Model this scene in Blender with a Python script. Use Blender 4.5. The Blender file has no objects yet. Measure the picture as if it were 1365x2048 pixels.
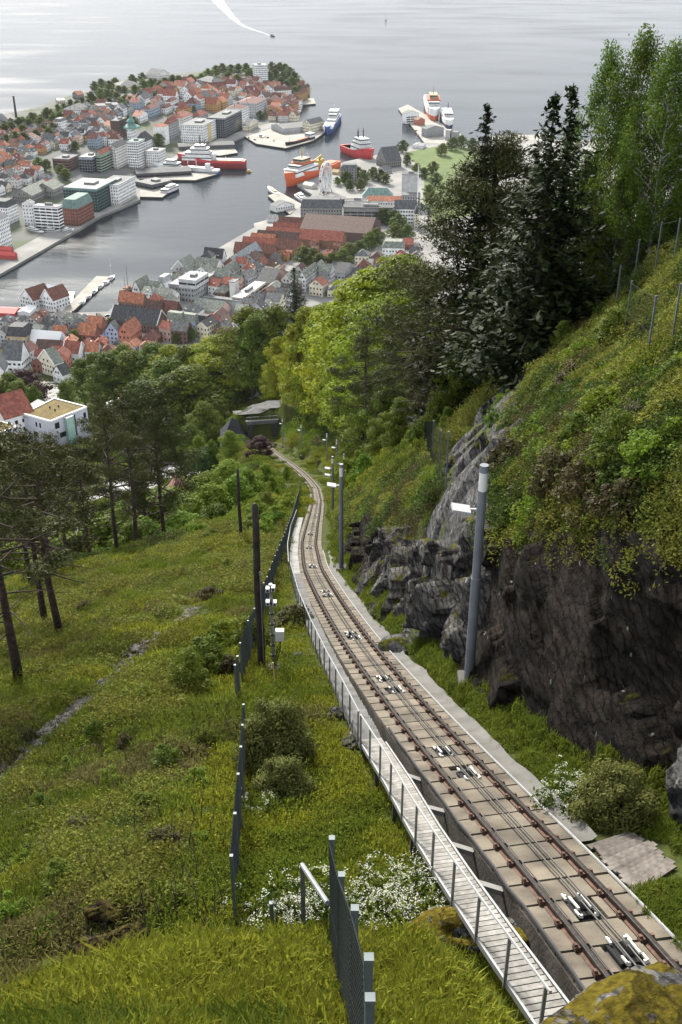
import bpy, math, random
import numpy as np
from mathutils import Vector, Matrix

sc = bpy.context.scene
COL = sc.collection
# ------------------------------------------------------------------ camera
FPX, IW, IH = 2150.0, 1365.0, 2048.0
PITCH = math.radians(29.25)
CP, SP = math.cos(PITCH), math.sin(PITCH)
CZ = 300.0
cam_d = bpy.data.cameras.new('camera')
cam = bpy.data.objects.new('camera', cam_d)
COL.objects.link(cam)
cam.location = (0, 0, CZ)
cam.rotation_euler = (math.radians(90) - PITCH, 0, 0)
cam_d.sensor_fit = 'VERTICAL'
cam_d.sensor_height = 36.0
cam_d.lens = 36.0 * FPX / IH
cam_d.clip_start = 0.3
cam_d.clip_end = 40000
sc.camera = cam
# ------------------------------------------------------------------ light: bright overcast, hazy sun ahead to the left
SUN_AZ, SUN_EL = math.radians(-19), math.radians(32)      # azimuth clockwise from +Y
world = bpy.data.worlds.new('World')
sc.world = world
world.use_nodes = True
nt = world.node_tree
nt.nodes.clear()
wo = nt.nodes.new('ShaderNodeOutputWorld')
bg = nt.nodes.new('ShaderNodeBackground')
sky = nt.nodes.new('ShaderNodeTexSky')
sky.sky_type = 'NISHITA'
sky.sun_disc = False
sky.sun_elevation = SUN_EL
sky.sun_rotation = SUN_AZ
sky.air_density = 1.0
sky.dust_density = 3.0
sky.altitude = 300
hs = nt.nodes.new('ShaderNodeHueSaturation')
hs.inputs['Saturation'].default_value = 0.30
nt.links.new(sky.outputs[0], hs.inputs['Color'])
# an even cloud layer veils the sky
ctc = nt.nodes.new('ShaderNodeTexCoord')
cno = nt.nodes.new('ShaderNodeTexNoise')
cno.inputs['Scale'].default_value = 2.2
cno.inputs['Detail'].default_value = 5
nt.links.new(ctc.outputs['Generated'], cno.inputs['Vector'])
crp = nt.nodes.new('ShaderNodeValToRGB')
crp.color_ramp.elements[0].position = .3
crp.color_ramp.elements[1].position = .7
crp.color_ramp.elements[0].color = (5.9, 6.3, 6.9, 1)
crp.color_ramp.elements[1].color = (8.8, 9.1, 9.5, 1)
nt.links.new(cno.outputs['Fac'], crp.inputs['Fac'])
cmx = nt.nodes.new('ShaderNodeMix')
cmx.data_type = 'RGBA'
cmx.inputs[0].default_value = .84
nt.links.new(hs.outputs[0], cmx.inputs[6])
nt.links.new(crp.outputs[0], cmx.inputs[7])
nt.links.new(cmx.outputs[2], bg.inputs['Color'])
bg.inputs['Strength'].default_value = 0.078
nt.links.new(bg.outputs[0], wo.inputs['Surface'])
sun_d = bpy.data.lights.new('sun', 'SUN')
sun_d.energy = 4.6
sun_d.angle = math.radians(11)
sun_d.color = (1.0, 0.95, 0.86)
sun = bpy.data.objects.new('sun', sun_d)
COL.objects.link(sun)
sdir = Vector((math.sin(SUN_AZ) * math.cos(SUN_EL), math.cos(SUN_AZ) * math.cos(SUN_EL), math.sin(SUN_EL)))
sun.rotation_euler = (-sdir).to_track_quat('-Z', 'Y').to_euler()
sun.location = (0, 0, 500)
sc.view_settings.view_transform = 'Standard'
sc.view_settings.look = 'None'
sc.view_settings.exposure = 0.88
sc.view_settings.gamma = 1.0
sc.render.engine = 'CYCLES'
sc.cycles.max_bounces = 4
sc.cycles.diffuse_bounces = 2
sc.cycles.glossy_bounces = 2
sc.cycles.transmission_bounces = 2
sc.cycles.transparent_max_bounces = 4
sc.cycles.volume_bounces = 0
sc.cycles.use_denoising = True
sc.cycles.use_fast_gi = True
sc.cycles.fast_gi_method = 'REPLACE'
sc.cycles.ao_bounces_render = 1
sc.cycles.use_adaptive_sampling = True
sc.cycles.adaptive_threshold = 0.02

# ------------------------------------------------------------------ numbers
RNG = np.random.default_rng(7)
random.seed(7)

def ray(px, py):
    u = (px - 682.5) / FPX
    v = (1024 - py) / FPX
    return np.array([u, CP + SP * v, -SP + CP * v])

def at(px, py, z=2.5):
    """photo pixel -> point on the level plane z"""
    r = ray(px, py)
    return r * ((z - CZ) / r[2]) + np.array([0, 0, CZ])

def at_y(px, py, Y):
    r = ray(px, py)
    return r * (Y / r[1]) + np.array([0, 0, CZ])

def project(p):
    p = np.asarray(p, float)
    x, y, z = p[..., 0], p[..., 1], p[..., 2] - CZ
    d = y * CP - z * SP
    return 682.5 + FPX * x / d, 1024 - FPX * (y * SP + z * CP) / d, d

def sstep(a, b, x):
    t = np.clip((np.asarray(x, float) - a) / (b - a), 0, 1)
    return t * t * (3 - 2 * t)

_perm = np.random.default_rng(3).random((257, 257))
def vnoise(x, y):
    x = np.asarray(x, float); y = np.asarray(y, float)
    xi = np.floor(x).astype(int); yi = np.floor(y).astype(int)
    fx = x - xi; fy = y - yi
    fx = fx * fx * (3 - 2 * fx); fy = fy * fy * (3 - 2 * fy)
    a = _perm[xi & 255, yi & 255]; b = _perm[(xi + 1) & 255, yi & 255]
    c = _perm[xi & 255, (yi + 1) & 255]; d = _perm[(xi + 1) & 255, (yi + 1) & 255]
    return (a * (1 - fx) + b * fx) * (1 - fy) + (c * (1 - fx) + d * fx) * fy - 0.5

def fbm(x, y, n=4):
    s = 0; a = 1.0
    for i in range(n):
        s = s + a * vnoise(x + 17.3 * i, y - 9.1 * i); a *= 0.5; x = x * 2.03; y = y * 2.03
    return s

# ------------------------------------------------------------------ the funicular line (plan and height)
_tr = []
for (px, py) in [(1255.2, 1907), (1181, 1830), (1098.5, 1746), (988, 1617), (897.5, 1518), (817.2, 1422), (769, 1361), (740, 1325),
                 (703, 1273), (656, 1197), (625.8, 1140), (617.7, 1090), (623.5, 1058), (631.7, 1020.6)]:
    r = ray(px, py); d = 8.2 / (-r[2] - 0.48 * r[1]); _tr.append(r * d)
for (px, py, Y) in [(634.7, 1001, 126), (630.6, 977, 150), (620, 963, 166), (607, 949, 183), (588, 933, 204), (569, 920, 224), (548, 904, 251), (525, 882, 284)]:
    r = ray(px, py); _tr.append(r * (Y / r[1]))
_tr = np.array(_tr)
_tr = np.vstack([[[5.0, -4, -8.2 + 1.92], [4.75, 4, -8.2 - 1.92]], _tr])
TY, TX, TZ = _tr[:, 1], _tr[:, 0], _tr[:, 2]
_yy = np.arange(-4, 284.01, 0.5)
def _smooth(v, w):
    k = np.ones(w) / w
    return np.convolve(np.pad(v, w // 2, mode='edge'), k, 'valid')[:len(v)]
_txs = _smooth(_smooth(np.interp(_yy, TY, TX), 9), 13)
_tzs = _smooth(np.interp(_yy, TY, TZ), 15)
def tx(y): return np.interp(y, _yy, _txs)
def tz(y): return np.interp(y, _yy, _tzs)
GY = np.array([-4, 280, 286, 305, 340, 400, 480, 560, 640, 720, 800, 900, 1000.])
GZ = np.array([0, 0, -135, -141, -156, -182, -216, -250, -277, -288, -296, -300, -303.])
def tground(y):
    y = np.asarray(y, float)
    return np.where(y < 280, tz(y), np.interp(y, np.r_[280, GY[2:]], np.r_[tz(280), GZ[2:]]))
def ufoot(y): return np.interp(y, [0, 10, 13, 16.6, 19.9, 23.4, 30.5, 37, 56, 80, 120, 200, 300], [6.5, 6, 4.9, 3.1, 2.05, 1.9, 1.65, 1.6, 1.9, 2.3, 3, 4, 5])
def hcliff(y): return np.interp(y, [0, 11, 14, 17, 25, 31, 37, 50, 70, 120, 200], [.3, .6, 2.6, 5.2, 5.2, 4.4, 3.6, 2.6, 1.5, 1, 1])

def gz(x, y, detail=True):
    """ground height (world z) of the hillside"""
    x = np.asarray(x, float); y = np.asarray(y, float)
    u = x - tx(y); a = np.maximum(-u, 0)
    base = tground(y)
    drop0 = np.interp(y, [0, 22.5, 26, 60, 85, 110], [.85, .8, .42, .38, .36, .12])
    c = -drop0 * sstep(.66, .84, a)
    c = c - .10 * np.clip(a - 1.3, 0, 5) - .20 * np.clip(a - 6.3, 0, 9) - .30 * np.clip(a - 15.3, 0, 50) - .1 * np.maximum(a - 65, 0)
    c = c - 9.5 * sstep(6, 16, a) * sstep(84, 112, y + 0.25 * (a - 14))
    lim = np.interp(y, [0, 255, 300, 390, 450, 520, 700], [-60, -34, -27, -14, -7, -5, -2])
    c = np.where(a > 0, np.maximum(c, lim), c)
    c = c + 8.5 * np.exp(-((u - 1) / 13.) ** 2) * sstep(284.5, 286, y) * (1 - sstep(300, 345, y))   # over the tunnel mouth
    c = c + 24 * np.exp(-((x + 75) / 75.) ** 2 - ((y - 485) / 58.) ** 2) + 31 * np.exp(-((x + 14) / 46.) ** 2 - ((y - 405) / 55.) ** 2)   # wooded knolls above the town
    # right bank
    v = np.maximum(u - ufoot(y), 0)
    sl = np.interp(y, [0, 10, 15, 30, 45, 70, 100, 300, 500, 700], [.15, .3, .85, .92, 1.0, 1.0, .8, .62, .35, .02])
    hc = hcliff(y)
    v2 = np.maximum(v - np.interp(y, [60, 70], [1.35, .5]), 0)
    rise = hc * (1 - np.exp(-v2 / .5)) + sl * np.minimum(v, 45) + .35 * sl * np.maximum(v - 45, 0)
    rise = np.minimum(rise, np.interp(y, [0, 60, 200, 400, 600, 760], [60, 60, 55, 50, 30, 0]))
    z = base + c + rise
    if detail:
        w = sstep(1.8, 5.0, np.abs(u - .2)) * np.interp(y, [0, 280, 500, 700, 800], [1, 1, .8, .3, 0])
        amp = np.interp(y, [0, 40, 120, 300], [.32, .5, .9, 1.6])
        sc_ = np.interp(y, [0, 40, 120, 300], [.33, .28, .16, .07])
        z = z + w * amp * fbm(x * .30 + 3, y * .30) * np.where(u > 0, 2.0, 1.25) + w * .9 * amp * fbm(x * .07, y * .07 + 5)
    # grassy mound under the viewpoint
    yc = np.interp(x, [-9, -5.2, -4.2, -3.2, -1.0, 1.0, 2.2, 4.0], [8.2, 7.6, 7.2, 8.0, 9.15, 9.0, 8.3, 6.5])
    zm = -8.9 - .74 * (y - 6) - 1.25 * np.maximum(x - 1.0, 0) ** 1.25 - np.interp(x, [-12, -6, -4.6, -3.4, -2, 3], [2.2, .9, .85, .5, .1, 0])
    zm = zm - 2.2 * np.maximum(y - yc, 0) - .28 * sstep(-1.8, .6, x)
    if detail:
        zm = zm + .30 * fbm(x * .9, y * .9)
    z = np.where(y < 14, np.maximum(z, zm), z)
    return z + CZ

def hit(px, py, dmax=900, lift=0.0):
    """photo pixel -> point where its ray meets the hillside"""
    r = ray(px, py)
    d = np.concatenate([np.arange(3, 60, .05), np.arange(60, dmax, .4)])
    P = r[None, :] * d[:, None]
    g = gz(P[:, 0], P[:, 1]) - CZ + lift
    k = np.argmax(P[:, 2] < g)
    return P[k] + np.array([0, 0, CZ])

# ------------------------------------------------------------------ materials
MATS = {}
def nodes(name):
    m = bpy.data.materials.new(name)
    m.use_nodes = True
    t = m.node_tree
    return m, t, t.nodes['Principled BSDF'], t.nodes['Material Output']

def rgb(c): return (c[0], c[1], c[2], 1.0)

def mat(name, c, rough=.8, var=.15, scale=3.0, metal=0.0, c2=None, mix=(.4, .65), bump=0.0, bscale=None, spec=None, coords='Object', detail=4, rnd=0.0):
    """plain surface with noise-driven colour drift (and optional second colour in patches)"""
    if name in MATS: return MATS[name]
    m, t, b, o = nodes(name)
    N, L = t.nodes, t.links
    tc = N.new('ShaderNodeTexCoord')
    nz = N.new('ShaderNodeTexNoise'); nz.inputs['Scale'].default_value = scale; nz.inputs['Detail'].default_value = detail
    gp_ = N.new('ShaderNodeNewGeometry')
    vec = gp_.outputs['Position'] if coords == 'World' else tc.outputs[coords]
    L.new(vec, nz.inputs['Vector'])
    rp = N.new('ShaderNodeValToRGB')
    rp.color_ramp.elements[0].position = mix[0]; rp.color_ramp.elements[1].position = mix[1]
    lo = [max(0, v * (1 - var)) for v in c]; hi = [min(1, v * (1 + var)) for v in c]
    if c2 is not None: lo, hi = c, c2
    rp.color_ramp.elements[0].color = rgb(lo); rp.color_ramp.elements[1].color = rgb(hi)
    L.new(nz.outputs['Fac'], rp.inputs['Fac'])
    src = rp.outputs['Color']
    if rnd > 0:
        oi = N.new('ShaderNodeObjectInfo')
        mr = N.new('ShaderNodeMapRange'); mr.inputs[3].default_value = 1 - rnd; mr.inputs[4].default_value = 1 + rnd
        L.new(oi.outputs['Random'], mr.inputs[0])
        hv = N.new('ShaderNodeHueSaturation')
        L.new(src, hv.inputs['Color']); L.new(mr.outputs[0], hv.inputs['Value'])
        src = hv.outputs['Color']
    L.new(src, b.inputs['Base Color'])
    b.inputs['Roughness'].default_value = rough
    b.inputs['Metallic'].default_value = metal
    if spec is not None: b.inputs['Specular IOR Level'].default_value = spec
    if bump > 0:
        n2 = N.new('ShaderNodeTexNoise'); n2.inputs['Scale'].default_value = bscale or scale * 4; n2.inputs['Detail'].default_value = 6
        L.new(vec, n2.inputs['Vector'])
        bp = N.new('ShaderNodeBump'); bp.inputs['Strength'].default_value = 1.0; bp.inputs['Distance'].default_value = bump
        L.new(n2.outputs['Fac'], bp.inputs['Height']); L.new(bp.outputs['Normal'], b.inputs['Normal'])
    MATS[name] = m
    return m

def leaf_mat(name, ca, cb, trans=.35, rough=.6, rnd=.18, hue=.02):
    """foliage: colour drifts per leaf and per plant, some light comes through"""
    if name in MATS: return MATS[name]
    m, t, b, o = nodes(name)
    N, L = t.nodes, t.links
    g = N.new('ShaderNodeNewGeometry')
    oi = N.new('ShaderNodeObjectInfo')
    mx = N.new('ShaderNodeMix'); mx.data_type = 'RGBA'
    mx.inputs[6].default_value = rgb(ca); mx.inputs[7].default_value = rgb(cb)
    L.new(g.outputs['Random Per Island'], mx.inputs[0])
    hv = N.new('ShaderNodeHueSaturation')
    m1 = N.new('ShaderNodeMapRange'); m1.inputs[3].default_value = 1 - rnd; m1.inputs[4].default_value = 1 + rnd
    m2 = N.new('ShaderNodeMapRange'); m2.inputs[3].default_value = .5 - hue; m2.inputs[4].default_value = .5 + hue
    mm = N.new('ShaderNodeMath'); mm.operation = 'MULTIPLY'; mm.inputs[1].default_value = 7.31
    mf = N.new('ShaderNodeMath'); mf.operation = 'FRACT'
    L.new(oi.outputs['Random'], m1.inputs[0]); L.new(oi.outputs['Random'], mm.inputs[0]); L.new(mm.outputs[0], mf.inputs[0]); L.new(mf.outputs[0], m2.inputs[0])
    L.new(m1.outputs[0], hv.inputs['Value']); L.new(m2.outputs[0], hv.inputs['Hue'])
    L.new(mx.outputs[2], hv.inputs['Color'])
    L.new(hv.outputs[0], b.inputs['Base Color'])
    b.inputs['Roughness'].default_value = rough
    b.inputs['Specular IOR Level'].default_value = .08
    if trans > 0:
        tr = N.new('ShaderNodeBsdfTranslucent')
        L.new(hv.outputs[0], tr.inputs['Color'])
        ms = N.new('ShaderNodeMixShader'); ms.inputs[0].default_value = trans
        L.new(b.outputs[0], ms.inputs[1]); L.new(tr.outputs[0], ms.inputs[2])
        L.new(ms.outputs[0], o.inputs['Surface'])
    MATS[name] = m
    return m

# ------------------------------------------------------------------ mesh helpers
class MB:
    """collects shapes, then becomes ONE mesh object"""
    def __init__(s): s.v = []; s.f = []; s.n = 0
    def add(s, V, F):
        V = np.asarray(V, float).reshape(-1, 3)
        s.v.append(V); n = s.n
        s.f.extend([tuple(i + n for i in f) for f in F]); s.n += len(V)
        return s
    def box(s, c, size, ax=None):
        """box by centre and full size; ax = 3 axis vectors (rows)"""
        h = np.array(size, float) / 2
        V = np.array([[i, j, k] for i in (-1, 1) for j in (-1, 1) for k in (-1, 1)], float) * h
        if ax is not None: V = V @ np.asarray(ax, float)
        return s.add(V + np.asarray(c, float), [(0, 1, 3, 2), (4, 6, 7, 5), (0, 4, 5, 1), (2, 3, 7, 6), (0, 2, 6, 4), (1, 5, 7, 3)])
    def quad(s, a, b, c, d): return s.add([a, b, c, d], [(0, 1, 2, 3)])
    def tube(s, path, r, n=6, cap=True):
        path = np.asarray(path, float); m = len(path)
        r = np.broadcast_to(np.asarray(r, float), (m,))
        V = []; t = np.gradient(path, axis=0)
        ref = np.array([0, 0, 1.]) if abs(t[0][2]) < .9 * np.linalg.norm(t[0]) else np.array([1., 0, 0])
        for i in range(m):
            d = t[i] / (np.linalg.norm(t[i]) + 1e-9)
            a = np.cross(d, ref); a /= np.linalg.norm(a) + 1e-9; b = np.cross(d, a)
            for k in range(n):
                g = 2 * math.pi * k / n
                V.append(path[i] + r[i] * (a * math.cos(g) + b * math.sin(g)))
        F = [(i * n + k, i * n + (k + 1) % n, (i + 1) * n + (k + 1) % n, (i + 1) * n + k) for i in range(m - 1) for k in range(n)]
        if cap: F += [tuple(range(n))[::-1], tuple((m - 1) * n + k for k in range(n))]
        return s.add(V, F)
    def prism(s, poly, z0, z1):
        P = np.asarray(poly, float); n = len(P)
        ar = sum(P[i][0] * P[(i + 1) % n][1] - P[(i + 1) % n][0] * P[i][1] for i in range(n))
        if ar < 0: P = P[::-1]
        z0 = np.broadcast_to(z0, (n,)); z1 = np.broadcast_to(z1, (n,))
        V = np.vstack([np.c_[P[:, :2], z0], np.c_[P[:, :2], z1]])
        return s.add(V, [tuple(range(n))[::-1], tuple(range(n, 2 * n))] + [(i, (i + 1) % n, n + (i + 1) % n, n + i) for i in range(n)])
    def sweep(s, path, prof, up=(0, 0, 1), cap=True, closed=True):
        """profile (side, up) swept along a path; the profile's side axis stays level"""
        path = np.asarray(path, float); m = len(path); prof = np.asarray(prof, float); n = len(prof)
        t = np.gradient(path, axis=0); t /= np.linalg.norm(t, axis=1)[:, None]
        side = np.cross(t, np.array([0, 0, 1.])); side /= np.linalg.norm(side, axis=1)[:, None]
        nn = np.cross(side, t)
        V = path[:, None, :] + prof[None, :, 0, None] * side[:, None, :] + prof[None, :, 1, None] * nn[:, None, :]
        F = [(i * n + k, i * n + (k + 1) % n, (i + 1) * n + (k + 1) % n, (i + 1) * n + k) for i in range(m - 1) for k in range(n if closed else n - 1)]
        if cap and closed: F += [tuple(range(n))[::-1], tuple((m - 1) * n + k for k in range(n))]
        return s.add(V.reshape(-1, 3), F)
    def mesh(s, name, m=None, smooth=False):
        me = bpy.data.meshes.new(name)
        if s.n: me.from_pydata(np.vstack(s.v).tolist(), [], s.f)
        if m is not None: me.materials.append(m)
        if smooth: me.shade_smooth()
        me.update()
        return me
    def build(s, name, m, parent=None, loc=None, smooth=False):
        """link as one object; with loc the mesh is re-based so the origin sits there"""
        if loc is None and s.n:
            A = np.vstack(s.v)
            loc = ((A[:, 0].min() + A[:, 0].max()) / 2, (A[:, 1].min() + A[:, 1].max()) / 2, A[:, 2].min())
        if s.n:
            s.v = [np.vstack(s.v) - np.asarray(loc, float)]
        return link(name, s.mesh(name, m, smooth), parent, loc)

def link(name, me, parent=None, loc=(0, 0, 0)):
    o = bpy.data.objects.new(name, me)
    COL.objects.link(o)
    o.location = loc
    if parent is not None:
        o.parent = parent
        o.matrix_parent_inverse = Matrix.Translation(-Vector(root_loc(parent)))
    return o

def root_loc(o):
    """world location of an unrotated, unscaled parent"""
    p = Vector(o.location)
    if o.parent is not None:
        p = o.matrix_parent_inverse @ p + Vector(root_loc(o.parent))
    return p

def thing(name, label, cat, loc, group=None):
    o = bpy.data.objects.new(name, None)
    COL.objects.link(o)
    o.empty_display_size = .5
    o.location = loc
    return tag(o, label, cat, group)

def tag(o, label, cat, group=None):
    o['label'] = label; o['category'] = cat
    if group: o['group'] = group
    return o

def struct(o, label=None):
    o['kind'] = 'structure'
    if label: o['label'] = label
    return o
def stuff(o, label=None, cat=None):
    o['kind'] = 'stuff'
    if label: o['label'] = label
    if cat: o['category'] = cat
    return o

def grid_mesh(V, nu, nv):
    """faces of a grid of nu rows by nv columns"""
    i = np.arange(nu - 1)[:, None] * nv + np.arange(nv - 1)[None, :]
    return np.stack([i, i + 1, i + nv + 1, i + nv], -1).reshape(-1, 4)

def np_mesh(name, V, F, m=None, smooth=True):
    """fast mesh from vertex array and equal-sided face array"""
    V = np.ascontiguousarray(V, np.float32); F = np.ascontiguousarray(F, np.int32)
    me = bpy.data.meshes.new(name)
    me.vertices.add(len(V)); me.vertices.foreach_set('co', V.ravel())
    k = F.shape[1]
    me.loops.add(F.size); me.loops.foreach_set('vertex_index', F.ravel())
    me.polygons.add(len(F))
    me.polygons.foreach_set('loop_start', np.arange(0, F.size, k, dtype=np.int32))
    me.polygons.foreach_set('loop_total', np.full(len(F), k, np.int32))
    if smooth: me.polygons.foreach_set('use_smooth', np.ones(len(F), bool))
    me.update(calc_edges=True)
    if m is not None: me.materials.append(m)
    return me
# ------------------------------------------------------------------ hillside
def ground_material():
    m, t, b, o = nodes('hillside_ground')
    N, L = t.nodes, t.links
    tc = N.new('ShaderNodeTexCoord')
    def noise(s, d=5):
        n = N.new('ShaderNodeTexNoise'); n.inputs['Scale'].default_value = s; n.inputs['Detail'].default_value = d
        L.new(tc.outputs['Object'], n.inputs['Vector']); return n.outputs['Fac']
    def ramp(f, stops):
        r = N.new('ShaderNodeValToRGB'); e = r.color_ramp.elements
        while len(e) < len(stops): e.new(.5)
        for k, (p, c) in enumerate(stops): e[k].position = p; e[k].color = rgb(c)
        L.new(f, r.inputs['Fac']); return r.outputs['Color']
    g1 = ramp(noise(.55), [(.3, (.038, .036, .012)), (.5, (.050, .062, .014)), (.7, (.075, .09, .02))])
    g2 = ramp(noise(5.0, 8), [(.35, (.028, .034, .012)), (.55, (.055, .07, .016)), (.75, (.085, .10, .025))])
    mx = N.new('ShaderNodeMix'); mx.data_type = 'RGBA'; mx.inputs[0].default_value = .5
    L.new(g1, mx.inputs[6]); L.new(g2, mx.inputs[7])
    # bare soil / dead bracken patches
    s = ramp(noise(.9, 7), [(.64, (0, 0, 0)), (.74, (1, 1, 1))])
    soil = ramp(noise(9, 6), [(.35, (.035, .027, .016)), (.7, (.11, .085, .05))])
    m2 = N.new('ShaderNodeMix'); m2.data_type = 'RGBA'
    L.new(s, m2.inputs[0]); L.new(mx.outputs[2], m2.inputs[6]); L.new(soil, m2.inputs[7])
    L.new(m2.outputs[2], b.inputs['Base Color'])
    b.inputs['Roughness'].default_value = .95
    b.inputs['Specular IOR Level'].default_value = .1
    bp = N.new('ShaderNodeBump'); bp.inputs['Distance'].default_value = .08
    L.new(noise(6, 8), bp.inputs['Height']); L.new(bp.outputs[0], b.inputs['Normal'])
    return m

def build_hillside():
    ys = [-6.0]
    while ys[-1] < 960: ys.append(ys[-1] + max(.14, .0085 * (ys[-1] + 8)))
    ys = np.array(ys)
    t = np.linspace(-1, 1, 420)
    t = np.sign(t) * (.55 * np.abs(t) + .45 * np.abs(t) ** 2.2)
    Y = np.repeat(ys[:, None], len(t), 1)
    X = t[None, :] * (14 + .52 * np.maximum(Y, 0)) + np.where(Y < 280, tx(Y), tx(280)) * .6
    Z = gz(X, Y)
    u = X - tx(Y)
    Z = Z - np.where((np.abs(u) < .90) & (Y < 283), .35, 0)          # under the track bed
    V = np.stack([X, Y, Z], -1).reshape(-1, 3)
    me = np_mesh('hillside', V, grid_mesh(V, len(ys), len(t)), ground_material())
    return struct(link('hillside', me), 'steep green hillside falling away to the town')

build_hillside()
# ------------------------------------------------------------------ funicular track
def plane_at(px, py, off=0.0):
    """photo pixel -> point on the line's own slope, shifted off metres up"""
    r = ray(px, py); d = (8.2 - off) / (-r[2] - .48 * r[1])
    return r * d + np.array([0, 0, CZ])

def tpt(y, u=0., h=0.):
    """point beside the line: plan distance y, side offset u (right +), height h"""
    y = np.asarray(y, float)
    e = .5
    dx = (tx(y + e) - tx(y - e)) / (2 * e)
    n = np.sqrt(1 + dx * dx)
    return np.stack([tx(y) + u / n, y - u * dx / n, tz(y) + CZ + h + 0 * y], -1)

def tframe(y):
    t = tpt(y + .3) - tpt(y - .3); t /= np.linalg.norm(t)
    s = np.cross(t, [0, 0, 1]); s /= np.linalg.norm(s)
    return np.array([s, t, np.cross(s, t)])          # side, along, up

concrete = mat('track_concrete', (.062, .051, .037), .9, c2=(.172, .145, .108), scale=1.3, mix=(.28, .62), bump=.012, bscale=25, rnd=.20, coords='World', detail=9)
bedmat = mat('bed_concrete', (.050, .044, .036), .92, c2=(.125, .110, .088), scale=1.1, mix=(.35, .68), bump=.015, bscale=14, coords='World', detail=8)
rust = mat('rail_rust', (.075, .038, .024), .85, c2=(.135, .07, .045), scale=8, bump=.004, coords='World')
railtop = mat('rail_top', (.10, .09, .085), .35, metal=.8, var=.2, scale=12)
steel = mat('galvanised_steel', (.36, .38, .40), .45, metal=.6, var=.12, scale=5)
white_steel = mat('white_painted_steel', (.74, .72, .66), .55, c2=(.55, .50, .42), mix=(.5, .8), scale=14)
blackm = mat('black_rubber', (.018, .018, .02), .6, var=.2)
weathered = mat('weathered_plank', (.19, .18, .16), .9, c2=(.32, .305, .28), scale=9, mix=(.3, .7), bump=.004, rnd=.2, coords='World')
alu = mat('grey_aluminium', (.34, .345, .34), .5, metal=.35, var=.1, scale=6)
pathc = mat('path_concrete', (.095, .092, .082), .92, c2=(.165, .158, .145), scale=1.3, mix=(.3, .7), bump=.012, bscale=18)
stepm = mat('grey_stone_step', (.13, .128, .122), .92, c2=(.215, .21, .20), scale=2.5, mix=(.3, .7), bump=.012, bscale=20, rnd=.15, coords='World')

track = thing('funicular_track', 'steep single funicular track of brown rails on concrete slabs curving down the hill', 'track', tuple(tpt(60.)))
YT = np.arange(8.6, 284, 1.0)
bed = MB()
for i in range(0, len(YT) - 1):
    pass
bed.sweep(tpt(YT, 0, -.06), [(-.90, -1.15), (.92, -1.15), (.92, 0), (-.90, 0)]).build('track_bed', bedmat, track)
for sgn in (-1, 1):
    rl = MB().sweep(tpt(YT, sgn * .5, 0), [(-.065, .0), (.065, .0), (.065, .02), (.018, .035), (.018, .115), (-.018, .115), (-.018, .035), (-.065, .02)]).build('rail', rust, track)
    MB().sweep(tpt(YT, sgn * .5, 0), [(-.036, .115), (.036, .115), (.036, .155), (.028, .16), (-.028, .16), (-.036, .155)]).build('rail_head', railtop, rl)
# slabs between the rails, one object each for the nearest 300
slab_me = MB().box((0, 0, 0), (.80, .74, .08)).mesh('slab', concrete)
bv = slab_me
SY = np.arange(8.9, 283, .72)
rest = MB()
pull_px = [(1268, 1909), (1164, 1816), (948, 1553), (897, 1507), (797, 1384), (771, 1361), (719, 1280), (702, 1270)]
PULLY = [float(plane_at(*p)[1]) for p in pull_px]
for k in range(8): PULLY += [PULLY[-2] + 10.6, PULLY[-1] + 10.6]
def near_pulley(y): return any(abs(y - q) < .40 for q in PULLY[:16])
cnt = 0
for y in SY:
    fr = tframe(y); p = tpt(y, 0, .0)
    if near_pulley(y):
        for sx, w in ((-.31, .18), (.33, .14)):
            MB().box(p + fr[0] * sx, (w, .74, .08), fr).build('slab', concrete, track)
        continue
    if cnt < 292:
        o = link('slab', slab_me, track, tuple(p + np.array([0, 0, random.uniform(-.006, .006)])))
        o.rotation_euler = Matrix([list(fr[0]), list(fr[1]), list(fr[2])]).transposed().to_euler()
        cnt += 1
    else:
        rest.box(p, (.80, .74, .08), fr)
stuff(rest.build('far_slabs', concrete, track))
# the strips outside the rails
es = MB()
for y in SY:
    fr = tframe(y)
    for sx, w in ((-.715, .36), (.73, .37)):
        es.box(tpt(y, sx, -.02 + random.uniform(-.008, .008)), (w, .735, .06), fr)
stuff(es.build('edge_slabs', concrete, track))
# rail chairs
chair_me = MB().box((0, 0, .03), (.24, .13, .06)).box((-.09, 0, .07), (.05, .08, .06)).box((.09, 0, .07), (.05, .08, .06)).mesh('rail_chair', rust)
far_ch = MB()
for i, y in enumerate(SY):
    fr = tframe(y + .36)
    for sgn in (-1, 1):
        p = tpt(y + .36, sgn * .5, .03)
        if i < 60:
            o = link('rail_chair', chair_me, track, tuple(p))
            o.rotation_euler = Matrix([list(fr[0]), list(fr[1]), list(fr[2])]).transposed().to_euler()
        else:
            far_ch.box(p + fr[2] * .03, (.22, .13, .08), fr)
stuff(far_ch.build('far_rail_chairs', rust, track))
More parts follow.
